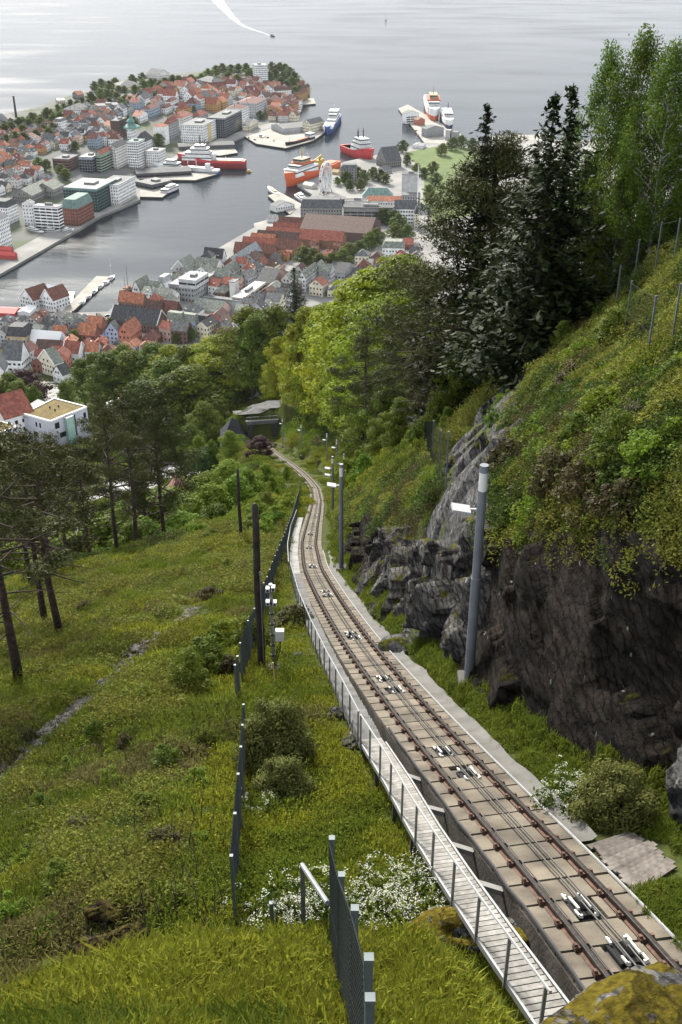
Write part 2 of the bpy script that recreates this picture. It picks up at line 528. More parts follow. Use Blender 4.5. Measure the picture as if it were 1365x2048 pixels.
# cable pulleys in their pits
for i, y in enumerate(PULLY):
    if y > 125: continue
    fr = tframe(y); u = -.02 if i % 2 else .10
    S = lambda a, b, c: tpt(y, u, 0) + fr[0] * a + fr[1] * b + fr[2] * c
    r0 = MB().box(S(0, 0, .0), (.44, .62, .05), fr).build('pulley', mat('pit_black', (.006, .006, .007), .9), track)
    for sx in (-.13, .13):
        a = MB()
        k = .03 if sx < 0 else -.02
        a.box(S(sx - k, -.30, .075), (.032, .20, .035), fr); a.box(S(sx + k, 0, .10), (.035, .44, .035), fr); a.box(S(sx - k, .30, .075), (.032, .20, .035), fr)
        a.box(S(sx, -.37, .05), (.06, .05, .05), fr); a.box(S(sx, .37, .05), (.06, .05, .05), fr)
        a.build('arm', white_steel, r0)
    w = MB().tube([S(-.045, 0, .05), S(.045, 0, .05)], .14, 14); w.build('wheel', mat('pulley_steel', (.06, .06, .062), .5, metal=.5), r0)
for u, h in ((-.02, .17), (.10, .175)):
    MB().tube(tpt(np.arange(8.6, 284, 2.), u, h), .017, 5).build('haul_cable', mat('cable_steel', (.05, .048, .046), .5, metal=.5, var=.2), track)
MB().tube(tpt(np.arange(8.6, 22, .7), -.87, .05) + RNG.normal(0, .012, (20, 3))[:len(np.arange(8.6, 22, .7))], .035, 6).build('conduit', blackm, track)
MB().tube(tpt(np.arange(8.6, 70, 1.), -.40, .14), .012, 5).build('conduit', blackm, track)
MB().tube(tpt(np.arange(8.6, 64, 1.), 0.93, .03), .028, 6).build('pipe', alu, track)

# concrete strip along the right side of the bed
def ragged_strip(name, y0, y1, u0, u1, h, m, label, dy=.35, amp=.12):
    ys = np.arange(y0, y1, dy)
    U1 = u1 + amp * fbm(ys * .8, ys * 0 + 2.2) * 1.6
    V = []; nv = 5
    for y, ue in zip(ys, U1):
        for k in range(nv):
            u = u0 + (ue - u0) * k / (nv - 1)
            p = tpt(y, u, 0.); V.append((p[0], p[1], p[2] + h * (1 if k < nv - 1 else -2)))
    V = np.array(V)
    o = link(name, np_mesh(name, V, grid_mesh(V, len(ys), nv), m))
    return struct(o, label)
ragged_strip('path', 14.2, 64, 0.95, 1.38, -.03, pathc, 'cracked concrete strip beside the rails')

# ------------------------------------------------------------------ footway on the left: planks, then stone stairs, then concrete
def wcurve():
    P = [plane_at(px, py, o) for px, py, o in [(1105, 2030, -.12), (998, 1880, -.12), (910, 1752, -.12), (848, 1655, -.12), (797, 1565, -.12), (742, 1478, -.12), (708, 1412, -.10), (672, 1345, -.10),
                                               (640, 1280, -.08), (612, 1215, -.06), (592, 1150, -.02), (588, 1110, .04), (592, 1070, .06), (602, 1035, .06)]]
    P = np.array(P)
    P = np.vstack([P[0] + (P[0] - P[1]) * .25, P])
    return P
WP = wcurve()
_s = np.r_[0, np.cumsum(np.linalg.norm(np.diff(WP, axis=0), axis=1))]
def wpt(s):
    s = np.asarray(s, float)
    return np.stack([np.interp(s, _s, WP[:, k]) for k in range(3)], -1)
def wframe(s):
    t = wpt(s + .4) - wpt(s - .4); t = t / np.linalg.norm(t)
    sd = np.cross(t, [0, 0, 1]); sd /= np.linalg.norm(sd)
    return np.array([sd, t, np.cross(sd, t)])
S_PLANK = float(_s[6]); S_STAIR = float(_s[11]); S_END = float(_s[-1])
WW = .54
walk = thing('plank_walkway', 'narrow weathered plank walkway with a thin metal handrail left of the rails', 'walkway', tuple(wpt(S_PLANK * .5)))
plank_me = MB().box((0, 0, 0), (WW, .115, .03)).mesh('plank', weathered)
s = .1
while s < S_PLANK:
    fr = wframe(s); p = wpt(s)
    # treads lie level across the slope, pitched half-way
    o = link('plank', plank_me, walk, tuple(p))
    t2 = fr[1] * 1.0 + np.array([0, 0, .14]); t2 /= np.linalg.norm(t2)
    o.rotation_euler = Matrix([list(fr[0]), list(t2), list(np.cross(fr[0], t2))]).transposed().to_euler()
    s += .168
ss = np.arange(0, S_PLANK + .01, .5)
for sx in (-1, 1):
    MB().sweep(np.array([wpt(q) + wframe(q)[0] * sx * (WW / 2 + .03) for q in ss]), [(-.018, -.07), (.018, -.07), (.018, .035), (-.018, .035)]).build('stringer', alu, walk)
def handrail(par, s0, s1, dh, step, m, side=-1, h=.92):
    q = np.arange(s0, s1 + .01, .4)
    MB().tube(np.array([wpt(k) + wframe(k)[0] * side * (WW / 2 + .04) + np.array([0, 0, h]) for k in q]), .022, 6).build('handrail', m, par)
    for k in np.arange(s0 + .15, s1, step):
        b = wpt(k) + wframe(k)[0] * side * (WW / 2 + .04)
        MB().box(b + np.array([0, 0, h / 2 - .05]), (.045, .045, h + .1)).build('post', m, par)
handrail(walk, .05, S_PLANK, 0, 1.35, alu)
for px, py in [(768, 1592), (808, 1662), (857, 1735), (908, 1790), (976, 1905)]:
    q = plane_at(px, py, -1.1)
    j = int(np.argmin(np.linalg.norm(WP[:7, :2] - q[:2], axis=1)))
    k = min(np.arange(0, S_PLANK, .1), key=lambda v: abs(wpt(v)[1] - q[1]))
    b = wpt(k) + wframe(k)[0] * -(WW / 2 - .02)
    MB().box(b + np.array([0, 0, -.55]), (.10, .10, 1.0)).build('support_post', mat('old_timber', (.10, .085, .065), .9, var=.3), walk)
for px, py in [(833, 1557), (877, 1620), (930, 1697), (990, 1775)]:
    q = plane_at(px, py, -.2)
    k = min(np.arange(0, S_PLANK, .05), key=lambda v: abs(wpt(v)[1] - q[1]))
    a = wpt(k) + wframe(k)[0] * (WW / 2) + np.array([0, 0, -.05]); b = tpt(q[1] + .1, -.90, 0); b[2] = a[2] - .06
    d = b - a; L = np.linalg.norm(d); d /= L; n = np.cross(d, [0, 0, 1])
    MB().box((a + b) / 2, (L, .10, .12), np.array([d, n, np.cross(n, d) * -1])).build('cross_beam', mat('pale_beam', (.34, .33, .31), .8, var=.12), walk)

stairs = thing('stone_stairs', 'long straight flight of worn grey stone steps with handrail beside the track', 'stairs', tuple(wpt((S_PLANK + S_STAIR) / 2)))
step_me = MB().box((0, 0, -.14), (WW, .34, .30)).mesh('step', stepm)
s = S_PLANK + .12
while s < S_STAIR:
    fr = wframe(s); o = link('step', step_me, stairs, tuple(wpt(s) + np.array([random.uniform(-.015, .015), 0, random.uniform(-.01, .01)])))
    hd = np.array([fr[1][0], fr[1][1], 0]); hd /= np.linalg.norm(hd)
    o.rotation_euler = (0, 0, math.atan2(-hd[0], hd[1])); s += .345
handrail(stairs, S_PLANK, S_STAIR, 0, 1.7, steel)
cw = MB()
q = np.arange(S_STAIR - .1, S_END, .8)
cw.sweep(np.array([wpt(k) for k in q]), [(-WW / 2, -.4), (WW / 2, -.4), (WW / 2, .05), (-WW / 2, .05)])
struct(cw.build('footpath', mat('pale_concrete', (.20, .195, .185), .9, c2=(.28, .275, .265), scale=.8)), 'pale concrete footpath along the curve of the track')
# guard rail along the path
gr = thing('guard_rail', 'thin grey tube rail along the concrete footpath', 'railing', tuple(wpt(S_STAIR + 8)))
q = np.arange(S_STAIR, S_END, 1.)
MB().tube(np.array([wpt(k) + wframe(k)[0] * -(WW / 2 + .12) + np.array([0, 0, .9]) for k in q]), .03, 6).build('handrail', steel, gr)
for k in np.arange(S_STAIR + .5, S_END, 2.2):
    MB().box(wpt(k) + wframe(k)[0] * -(WW / 2 + .12) + np.array([0, 0, .4]), (.05, .05, 1.0)).build('post', steel, gr)
# open concrete beams between footpath and bed
beams = thing('beam_ladder', 'open row of pale concrete beams bridging footpath and track bed', 'beams', tuple(tpt(54., -1.5, 0)))
for k, py in enumerate([1126, 1134, 1143, 1150, 1160, 1171, 1180, 1190]):
    q = plane_at(606, py, -.05)
    kk = min(np.arange(S_PLANK, S_END, .1), key=lambda v: abs(wpt(v)[1] - q[1]))
    a = wpt(kk) + wframe(kk)[0] * (WW / 2); b = tpt(q[1] + .1, -.90, -.1)
    d = b - a; L = np.linalg.norm(d); d /= L; n = np.cross(d, [0, 0, 1.]); n /= np.linalg.norm(n)
    MB().box((a + b) / 2, (L, .13, .13), np.array([d, n, np.cross(d, n)])).build('beam', MATS['pale_concrete'], beams)

# ------------------------------------------------------------------ lamp posts along the right side
lampgrey = mat('lamp_post_grey', (.22, .24, .27), .5, metal=.2, var=.12, scale=1.5)
lens = mat('lamp_lens', (.78, .78, .75), .35, var=.05)
def lamp_post(pxb, pyb, pxt, pyt, label, arm=1, r=.13, b=None, arms=1):
    if b is None: b = hit(pxb, pyb)
    dep = project(b)[2]
    upc = (b[1] * SP + (b[2] - CZ) * CP); vt = (1024 - pyt) / FPX
    h = (vt * dep - upc) / (CP + SP * vt)
    t = thing('lamp_post', label, 'lamp post', tuple(b), 'lamp posts along the funicular')
    MB().box((b[0], b[1], b[2] + .1), (.62, .62, .5)).build('footing', pathc, t)
    MB().tube([(b[0], b[1], b[2] + .3), (b[0], b[1], b[2] + h * .52), (b[0], b[1], b[2] + h * .52 + .01), (b[0], b[1], b[2] + h - .75)], [r * 1.12, r * 1.05, r * .95, r * .9], 14).build('pole', lampgrey, t, smooth=False)
    MB().tube([(b[0], b[1], b[2] + h - .75), (b[0], b[1], b[2] + h - .2)], r * .88, 14).build('lens', lens, t)
    MB().tube([(b[0], b[1], b[2] + h - .2), (b[0], b[1], b[2] + h)], [r * .95, r * .9], 14).build('cap', lampgrey, t)
    for j in range(arms):
        z = b[2] + h - 1.35 - .75 * j
        f = MB().box((b[0] - r - .10, b[1], z), (.2, .06, .08))
        ax = np.array([[1, 0, -.18], [0, 1, 0], [.18, 0, 1.]]); ax /= np.linalg.norm(ax, axis=1)[:, None]
        f.box((b[0] - r - .42, b[1] - .05, z + .06), (.5, .42, .08), ax)
        f.build('floodlight', mat('floodlight_grey', (.52, .53, .53), .45, metal=.3, var=.06), t)
    return t
lamp_post(937, 1372, 972, 930, 'tall grey lamp post standing in front of the dark rock wall')
lamp_post(683, 1143, 685, 928, 'second lamp post up the line, beside the rails where the rock wall ends', r=.12)
lamp_post(666, 1032, 666, 913, 'slim lamp post half hidden behind a nearer one, before the leafy bank', r=.12, arms=2)
lamp_post(661, 1010, 664, 908, 'hindmost post of the close lamp cluster at the bend', r=.09, b=tpt(118., 3.4, .2))
lamp_post(641, 945, 641, 880, 'lamp post on the grass bank just past the outer bend', b=tpt(152., 3.6, .3), r=.12)
lamp_post(612, 920, 612, 867, 'lamp post on the grass slope between bend and tunnel', b=tpt(183., 4.6, .3), r=.12)
lamp_post(566, 905, 565, 850, 'grey lamp post above the track near the dark retaining fence', b=tpt(225., 4.2, .5), r=.12)
lamp_post(530, 880, 530, 838, 'lamp post right beside the tunnel mouth', b=tpt(258., 3.2, .5), r=.12)

# ------------------------------------------------------------------ timber poles and the instrument mast on the left
darkwood = mat('tarred_pole', (.020, .016, .013), .85, c2=(.055, .045, .036), scale=3, mix=(.4, .75), bump=.006)
def timber_pole(pxb, pyb, pxt, pyt, r, label, extra=0):
    b = hit(pxb, pyb); dep = project(b)[2]
    upc = (b[1] * SP + (b[2] - CZ) * CP); vt = (1024 - pyt) / FPX
    h = (vt * dep - upc) / (CP + SP * vt)
    t = thing('timber_pole', label, 'pole', tuple(b), 'dark timber poles')
    zz = np.linspace(-.4, h, 9)
    MB().tube([(b[0] + .02 * math.sin(z * 1.3), b[1], b[2] + z) for z in zz], np.linspace(r * 1.1, r * .85, 9), 10).build('shaft', darkwood, t, smooth=True)
    MB().tube([(b[0] + .02 * math.sin(h * 1.3), b[1], b[2] + h - .02), (b[0], b[1], b[2] + h + .10)], [r * .9, r * .35], 10).build('cap', darkwood, t)
    if extra:
        MB().tube([(b[0] + r * .7, b[1] - r * .8, b[2] + .2), (b[0] + r * .7, b[1] - r * .8, b[2] + h * .62)], .02, 5).build('conduit', steel, t)
        MB().box((b[0] + r * .7, b[1] - r * .9, b[2] + h * .62), (.07, .07, .12)).build('bracket', steel, t)
timber_pole(524, 1338, 520, 1012, .135, 'thick tarred timber pole standing behind the green mesh fence', 1)
timber_pole(483, 1088, 475, 940, .13, 'slimmer dark timber pole further down the slope', 0)
timber_pole(456, 1012, 455, 988, .12, 'short distant timber pole among the bright shrubs', 0)

def instrument_mast():
    b = hit(548, 1338); dep = project(b)[2]
    upc = (b[1] * SP + (b[2] - CZ) * CP); vt = (1024 - 1168) / FPX
    h = (vt * dep - upc) / (CP + SP * vt)
    t = thing('instrument_mast', 'grey steel mast with cameras, cables and a white cabinet on the lawn', 'mast', tuple(b))
    X, Y, Z = b
    MB().tube([(X, Y, Z - .2), (X, Y, Z + h)], .065, 10).build('pole', steel, t)
    for z in np.arange(.6, h - .5, .45): MB().tube([(X, Y, Z + z), (X, Y, Z + z + .06)], .085, 10).build('band', mat('band_dark', (.05, .06, .06), .6), t)
    MB().box((X, Y, Z + .0), (.45, .45, .25)).build('footing', pathc, t)
    cb = MB().box((X + .27, Y - .12, Z + 1.6), (.30, .22, .42)).build('cabinet', mat('white_box', (.80, .80, .77), .5, var=.04), t)
    MB().box((X + .27, Y - .235, Z + 1.6), (.24, .01, .34)).build('door', mat('box_door', (.68, .68, .64), .5, var=.05), cb)
    for dx, dz in ((.06, -.1), (-.06, -.15), (.08, -.72), (-.07, -.7)):
        c = MB().box((X + dx * 1.6, Y - .10, Z + h + dz), (.13, .2, .15)).build('camera', MATS['white_box'], t)
        MB().tube([(X + dx * 1.6, Y - .2, Z + h + dz), (X + dx * 1.6, Y - .24, Z + h + dz)], .045, 8).build('lens', blackm, c)
    for k in range(3):
        qs = np.linspace(0, 1, 9)
        MB().tube([(X + .25 - .12 * q + .06 * math.sin(q * 5 + k), Y - .1 - .03 * k, Z + 1.4 - q * (1.2 - .15 * k)) for q in qs], .014, 5).build('cable', blackm, t)
    MB().tube([(X + .1, Y, Z + 1.0), (X + 1.1, Y - .7, gz(X + 1.1, Y - .7))], .012, 5).build('guy_wire', blackm, t)
    b2 = hit(552, 1385)
    MB().tube([b2 + [0, 0, -.1], b2 + [-.06, .1, 1.15]], .02, 6).build('yellow_marker_stake', mat('stake_yellow', (.62, .50, .22), .6, var=.1))
    tag(bpy.data.objects['yellow_marker_stake'], 'thin pale yellow stake planted in the lawn below the mast', 'stake')
instrument_mast()

# ------------------------------------------------------------------ mesh fences
green_wire = mat('green_wire', (.018, .030, .026), .6, var=.15)
post_green = mat('fence_post_grey', (.16, .19, .20), .5, metal=.3, var=.15, scale=4)
def wire_panel(a, b, h, pitch, w, name, parent, m, ha=None, hb=None):
    """diamond netting between two feet a and b"""
    a = np.asarray(a, float); b = np.asarray(b, float); L = np.linalg.norm((b - a)[:2])
    ha = ha or h; hb = hb or h
    d = (b - a) / L; nrm = np.cross(d, [0, 0, 1.]); nrm /= np.linalg.norm(nrm)
    P = lambda s, z: a + d * s + np.array([0, 0, .04 + z])
    V = []; F = []
    for sg in (1, -1):
        for c in np.arange(-h, L + h, pitch * 1.4142):
            # line s = c + sg*z
            z0, z1 = 0, h
            if sg > 0: z0 = max(z0, -c); z1 = min(z1, L - c)
            else: z0 = max(z0, c - L); z1 = min(z1, c)
            if z1 - z0 < .02: continue
            p, q = P(c + sg * z0, z0), P(c + sg * z1, z1)
            t = (q - p) / np.linalg.norm(q - p); sd = np.cross(t, nrm); o2 = nrm * .006 * sg
            n = len(V); V += [p + sd * w + o2, p - sd * w + o2, q - sd * w + o2, q + sd * w + o2]
            V += [p + nrm * w + o2, p - nrm * w + o2, q - nrm * w + o2, q + nrm * w + o2]
            F += [(n, n + 1, n + 2, n + 3), (n + 4, n + 5, n + 6, n + 7)]
    mb = MB().add(V, F)
    for z in (.03, h * .5, h - .02): mb.tube([P(0, z), P(L, z)], w * 1.3, 4)
    return mb.build(name, m, parent)

def mesh_fence(name, label, feet, h, pitch, w, pw=.05, wire=True, tops=None, cap=True):
    feet = [np.asarray(f, float) for f in feet]
    t = thing(name, label, 'fence', tuple(feet[len(feet) // 2]))
    for k, f in enumerate(feet):
        p = MB().box(f + np.array([pw * .6, 0, h / 2 - .1]), (pw, pw, h + .35)).build('post', post_green, t)
        if cap: MB().box(f + np.array([pw * .6, 0, h + .085]), (pw * 1.15, pw * 1.15, .03)).build('cap', post_green, p)
    if wire:
        for a, b in zip(feet[:-1], feet[1:]): wire_panel(a, b, h, pitch, w, 'wire_mesh', t, green_wire)
    return t
G = lambda x, y: np.array([x, y, float(gz(x, y))])
mesh_fence('mesh_fence', 'near dark green wire mesh fence running down over the grassy brow', [G(.10, 3.0), G(.155, 4.6), G(.16, 5.05), G(.08, 6.2), G(-.03, 7.6), G(-.14, 8.9)], 2.0, .052, .0022, .06)
def line_hits(pts, step):
    P = np.array([hit(*p) for p in pts]); s = np.r_[0, np.cumsum(np.linalg.norm(np.diff(P[:, :2], axis=0), axis=1))]
    n = max(2, int(s[-1] / step) + 1); q = np.linspace(0, s[-1], n)
    return [G(x, y) for x, y in zip(np.interp(q, s, P[:, 0]), np.interp(q, s, P[:, 1]))]
c0 = at_y(605, 1730, 10.3); c1 = at_y(543, 1805, 10.7)
f0 = G(c0[0], c0[1]); f1 = G(c1[0], c1[1]); f2 = hit(470, 1862)
gate = thing('mesh_gate_fence', 'short stretch of wire fence with a slanting top bar below the brow', 'fence', tuple(f0))
for f, hh in ((f0, c0[2] - f0[2]), (f1, c1[2] - f1[2])):
    MB().box(f + np.array([0, 0, hh / 2 - .1]), (.06, .06, hh + .2)).build('post', post_green, gate)
top0 = f0 + np.array([0, 0, c0[2] - f0[2]]); top1 = np.array([-.16, 8.95, float(gz(-.16, 8.95)) + 1.0])
MB().tube([top0, top1], .035, 8).build('top_bar', steel, gate)
wire_panel(f1, f0, c1[2] - f1[2], .05, .002, 'wire_mesh', gate, green_wire)
wire_panel(f0, G(-.16, 8.95), 1.0, .05, .002, 'wire_mesh', gate, green_wire)
mesh_fence('mesh_fence', 'long dark mesh fence seen edge-on beside the round rhododendron bush', line_hits([(470, 1862), (478, 1740), (486, 1620), (491, 1510)], 1.9), 1.7, .06, .003, .05)
mesh_fence('mesh_fence', 'short bright steel fence corner left of the rhododendron', line_hits([(473, 1415), (478, 1395)], 1.2), 1.6, .06, .003, .06)
mesh_fence('mesh_fence', 'dark green mesh fence following the track past the timber pole', line_hits([(484, 1375), (505, 1310), (530, 1235), (548, 1180), (570, 1115), (586, 1060), (598, 1010), (600, 975)], 2.6), 1.8, .07, .004, .05)
# rockfall fences on the right bank
mesh_fence('rockfall_fence', 'tall thin steel rockfall fence on the bank before the birches', [hit(1225, 655), hit(1262, 600), hit(1305, 570), hit(1340, 565)], 2.6, .20, .002, .05)
mesh_fence('rockfall_fence', 'steel rockfall fence posts on the fern slope at the picture edge', [hit(1247, 680), hit(1289, 742), hit(1336, 722), hit(1362, 700)], 2.2, .20, .002, .05)
mesh_fence('rockfall_fence', 'row of slim fence posts above the grey rock slab', [hit(846, 915), hit(862, 945), hit(876, 975), hit(890, 985)], 2.6, .16, .0022, .05)

# ------------------------------------------------------------------ tunnel mouth, road above it
por = thing('tunnel_portal', 'dark tunnel mouth under a concrete lintel at the foot of the line', 'tunnel', tuple(tpt(283.)))
fr = tframe(280.); pc = tpt(284.)
S = lambda a, b, c: pc + fr[0] * a + np.array([fr[1][0], fr[1][1], 0]) * b + np.array([0, 0, c])
ax = np.array([fr[0], [fr[1][0], fr[1][1], 0], [0, 0, 1]])
dk = mat('tunnel_dark_stone', (.04, .038, .036), .95, var=.4, scale=.8)
MB().box(S(-3.6, 1.0, 1.5), (1.4, 3, 7.5), ax).build('side_wall', dk, por)
MB().box(S(3.6, 1.0, 1.5), (1.4, 3, 7.5), ax).build('side_wall', dk, por)
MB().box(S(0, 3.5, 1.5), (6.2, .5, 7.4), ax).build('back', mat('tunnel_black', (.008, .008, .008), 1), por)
MB().box(S(0, .2, 5.7), (9.2, 1.2, 1.0), ax).build('lintel', mat('lintel_concrete', (.085, .083, .08), .9, var=.2, scale=.6), por)
MB().box(S(0, -.2, 6.35), (9.6, .4, .22), ax).build('coping', mat('coping_pale', (.26, .255, .24), .85, var=.1), por)
for k in np.linspace(-4.4, 4.4, 9): MB().box(S(k, .1, 6.9), (.06, .06, 1.1), ax).build('rail_post', post_green, por)
MB().box(S(0, .1, 7.4), (9.0, .06, .06), ax).build('rail_bar', post_green, por)
net = thing('black_net_shelter', 'black net-covered pointed shelter left of the tunnel mouth', 'shelter', tuple(S(-8, -1, 0)))
netm = mat('black_net', (.022, .024, .03), .8, var=.3, scale=.5)
z0 = float(gz(*S(-8, -4, 0)[:2])) - S(0, 0, 0)[2]
A, B, C, D, T = S(-4.6, -3, z0 + .3), S(-12.5, -2, z0 - 1), S(-12, 6, z0 + 1.0), S(-4.4, 4, 3.), S(-8.6, 2, z0 + 6.5)
for tri in ((A, B, T), (B, C, T), (C, D, T), (D, A, T)):
    n = np.cross(tri[1] - tri[0], tri[2] - tri[0]); n = n / np.linalg.norm(n) * .06
    MB().add(list(tri) + [p - n for p in tri], [(0, 1, 2), (5, 4, 3), (0, 3, 4, 1), (1, 4, 5, 2), (2, 5, 3, 0)]).build('net_panel', netm, net)
MB().tube([T, T - np.array([0, 0, 6])], .08, 6).build('pole', post_green, net)

def ribbon(name, pts, w, m, label, lift=.45, n=40, pix=True):
    P = np.array([hit(*p) for p in pts]) if pix else np.array(pts, float)
    s = np.r_[0, np.cumsum(np.linalg.norm(np.diff(P[:, :2], axis=0), axis=1))]
    q = np.linspace(0, s[-1], n); X = _smooth(np.interp(q, s, P[:, 0]), 5); Y = _smooth(np.interp(q, s, P[:, 1]), 5)
    t = np.gradient(np.c_[X, Y], axis=0); t /= np.linalg.norm(t, axis=1)[:, None]
    V = []
    for i in range(n):
        zc = float(gz(X[i], Y[i]))
        for k in np.linspace(-1, 1, 5):
            x = X[i] - t[i, 1] * k * w / 2; y = Y[i] + t[i, 0] * k * w / 2
            V.append((x, y, max(zc, float(gz(x, y))) + lift))
    V = np.array(V)
    return struct(link(name, np_mesh(name, V, grid_mesh(V, n, 5), m)), label)
gravel_road = mat('gravel_road', (.065, .064, .064), .95, c2=(.115, .112, .108), scale=.5, detail=8)
ribbon('road', [(590, 800), (560, 808), (525, 822), (495, 838), (470, 850), (446, 868), (430, 885)], 6.5, gravel_road, 'grey gravel road crossing above the tunnel')
ribbon('path', [(540, 785), (515, 795), (490, 812), (478, 830), (470, 848)], 4.5, gravel_road, 'steep gravel path branching up from the road')
# ------------------------------------------------------------------ rock
def rock_mat(name, dark, light, moss=(.10, .10, .012), mossamt=.0, lich=.0, scale=1.0, mz=None):
    if name in MATS: return MATS[name]
    m, t, b, o = nodes(name)
    N, L = t.nodes, t.links
    tc = N.new('ShaderNodeTexCoord')
    def noise(s, d=7, st=None):
        n = N.new('ShaderNodeTexNoise'); n.inputs['Scale'].default_value = s * scale; n.inputs['Detail'].default_value = d
        v = tc.outputs['Object']
        if st:
            mp = N.new('ShaderNodeMapping'); mp.inputs['Scale'].default_value = st; mp.inputs['Rotation'].default_value = (.5, .2, .7); L.new(v, mp.inputs['Vector']); v = mp.outputs[0]
        L.new(v, n.inputs['Vector']); return n.outputs['Fac']
    def ramp(f, stops):
        r = N.new('ShaderNodeValToRGB'); e = r.color_ramp.elements
        while len(e) < len(stops): e.new(.5)
        for k, (p, c) in enumerate(stops): e[k].position = p; e[k].color = rgb(c)
        L.new(f, r.inputs['Fac']); return r.outputs['Color']
    def mixc(f, a, c):
        x = N.new('ShaderNodeMix'); x.data_type = 'RGBA'
        L.new(f, x.inputs[0]); L.new(a, x.inputs[6])
        if isinstance(c, tuple): x.inputs[7].default_value = rgb(c)
        else: L.new(c, x.inputs[7])
        return x.outputs[2]
    mid = tuple((p + q) / 2 for p, q in zip(dark, light))
    col = ramp(noise(1.2, 8, (1, 1, 3)), [(.32, dark), (.5, mid), (.72, light)])
    col = mixc(ramp(noise(6, 8), [(.5, (0, 0, 0)), (.75, (.6, .6, .6))]), col, dark)
    wt_ = N.new('ShaderNodeTexWave'); wt_.inputs['Scale'].default_value = 1.6 * scale; wt_.inputs['Distortion'].default_value = 7; wt_.inputs['Detail'].default_value = 6; wt_.inputs['Detail Scale'].default_value = 1.6
    mw = N.new('ShaderNodeMapping'); mw.inputs['Rotation'].default_value = (.75, .25, .3); L.new(tc.outputs['Object'], mw.inputs['Vector']); L.new(mw.outputs[0], wt_.inputs['Vector'])
    col = mixc(ramp(wt_.outputs['Fac'], [(.0, (.85, .85, .85)), (.22, (0, 0, 0))]), col, tuple(v * .5 for v in dark))
    if lich > 0:
        col = mixc(ramp(noise(5, 9, (1, 1, .35)), [(.70 - lich, (0, 0, 0)), (.73 - lich, (.7, .7, .7))]), col, (.34, .33, .30))
    if mossamt > 0:
        g = N.new('ShaderNodeNewGeometry'); sx = N.new('ShaderNodeSeparateXYZ'); L.new(g.outputs['Normal'], sx.inputs[0])
        ad = N.new('ShaderNodeMath'); ad.operation = 'MULTIPLY_ADD'; ad.inputs[1].default_value = .35
        L.new(sx.outputs['Z'], ad.inputs[0]); L.new(noise(2.2, 8), ad.inputs[2])
        mc = ramp(noise(9, 6), [(.35, tuple(v * .45 for v in moss)), (.65, moss)])
        col = mixc(ramp(ad.outputs[0], [(.86 - mossamt * .35, (0, 0, 0)), (.92 - mossamt * .35, (1, 1, 1))]), col, mc)
    L.new(col, b.inputs['Base Color'])
    b.inputs['Roughness'].default_value = .92
    b.inputs['Specular IOR Level'].default_value = .12
    nb = N.new('ShaderNodeTexNoise'); nb.inputs['Scale'].default_value = 3.2 * scale; nb.inputs['Detail'].default_value = 14; nb.inputs['Roughness'].default_value = .68
    L.new(tc.outputs['Object'], nb.inputs['Vector'])
    vo = N.new('ShaderNodeTexVoronoi'); vo.feature = 'DISTANCE_TO_EDGE'; vo.inputs['Scale'].default_value = 1.1 * scale
    mp = N.new('ShaderNodeMapping'); mp.inputs['Scale'].default_value = (1, .55, 1.5); mp.inputs['Rotation'].default_value = (.6, .1, .2)
    wv = N.new('ShaderNodeVectorMath'); wv.operation = 'MULTIPLY_ADD'; wv.inputs[1].default_value = (.5, .5, .5)
    L.new(nb.outputs['Color'], wv.inputs[0]); L.new(tc.outputs['Object'], wv.inputs[2]); L.new(wv.outputs[0], mp.inputs['Vector']); L.new(mp.outputs[0], vo.inputs['Vector'])
    ck = N.new('ShaderNodeMapRange'); ck.inputs[2].default_value = .06; ck.inputs[3].default_value = -.55; ck.inputs[4].default_value = 0; L.new(vo.outputs['Distance'], ck.inputs[0])
    sm = N.new('ShaderNodeMath'); L.new(nb.outputs['Fac'], sm.inputs[0]); L.new(ck.outputs[0], sm.inputs[1])
    bp = N.new('ShaderNodeBump'); bp.inputs['Distance'].default_value = .22 / scale
    L.new(sm.outputs[0], bp.inputs['Height']); L.new(bp.outputs[0], b.inputs['Normal'])
    MATS[name] = m
    return m
wet_rock = rock_mat('wet_dark_rock', (.0055, .0046, .0038), (.048, .038, .030), mossamt=.08, lich=.012, moss=(.055, .055, .010))
grey_rock = rock_mat('grey_slab_rock', (.055, .055, .054), (.165, .165, .16), mossamt=.14, lich=.05)
mossy_rock = rock_mat('mossy_grey_rock', (.06, .06, .06), (.26, .255, .25), moss=(.16, .125, .012), mossamt=.50, lich=.08, scale=1.6)

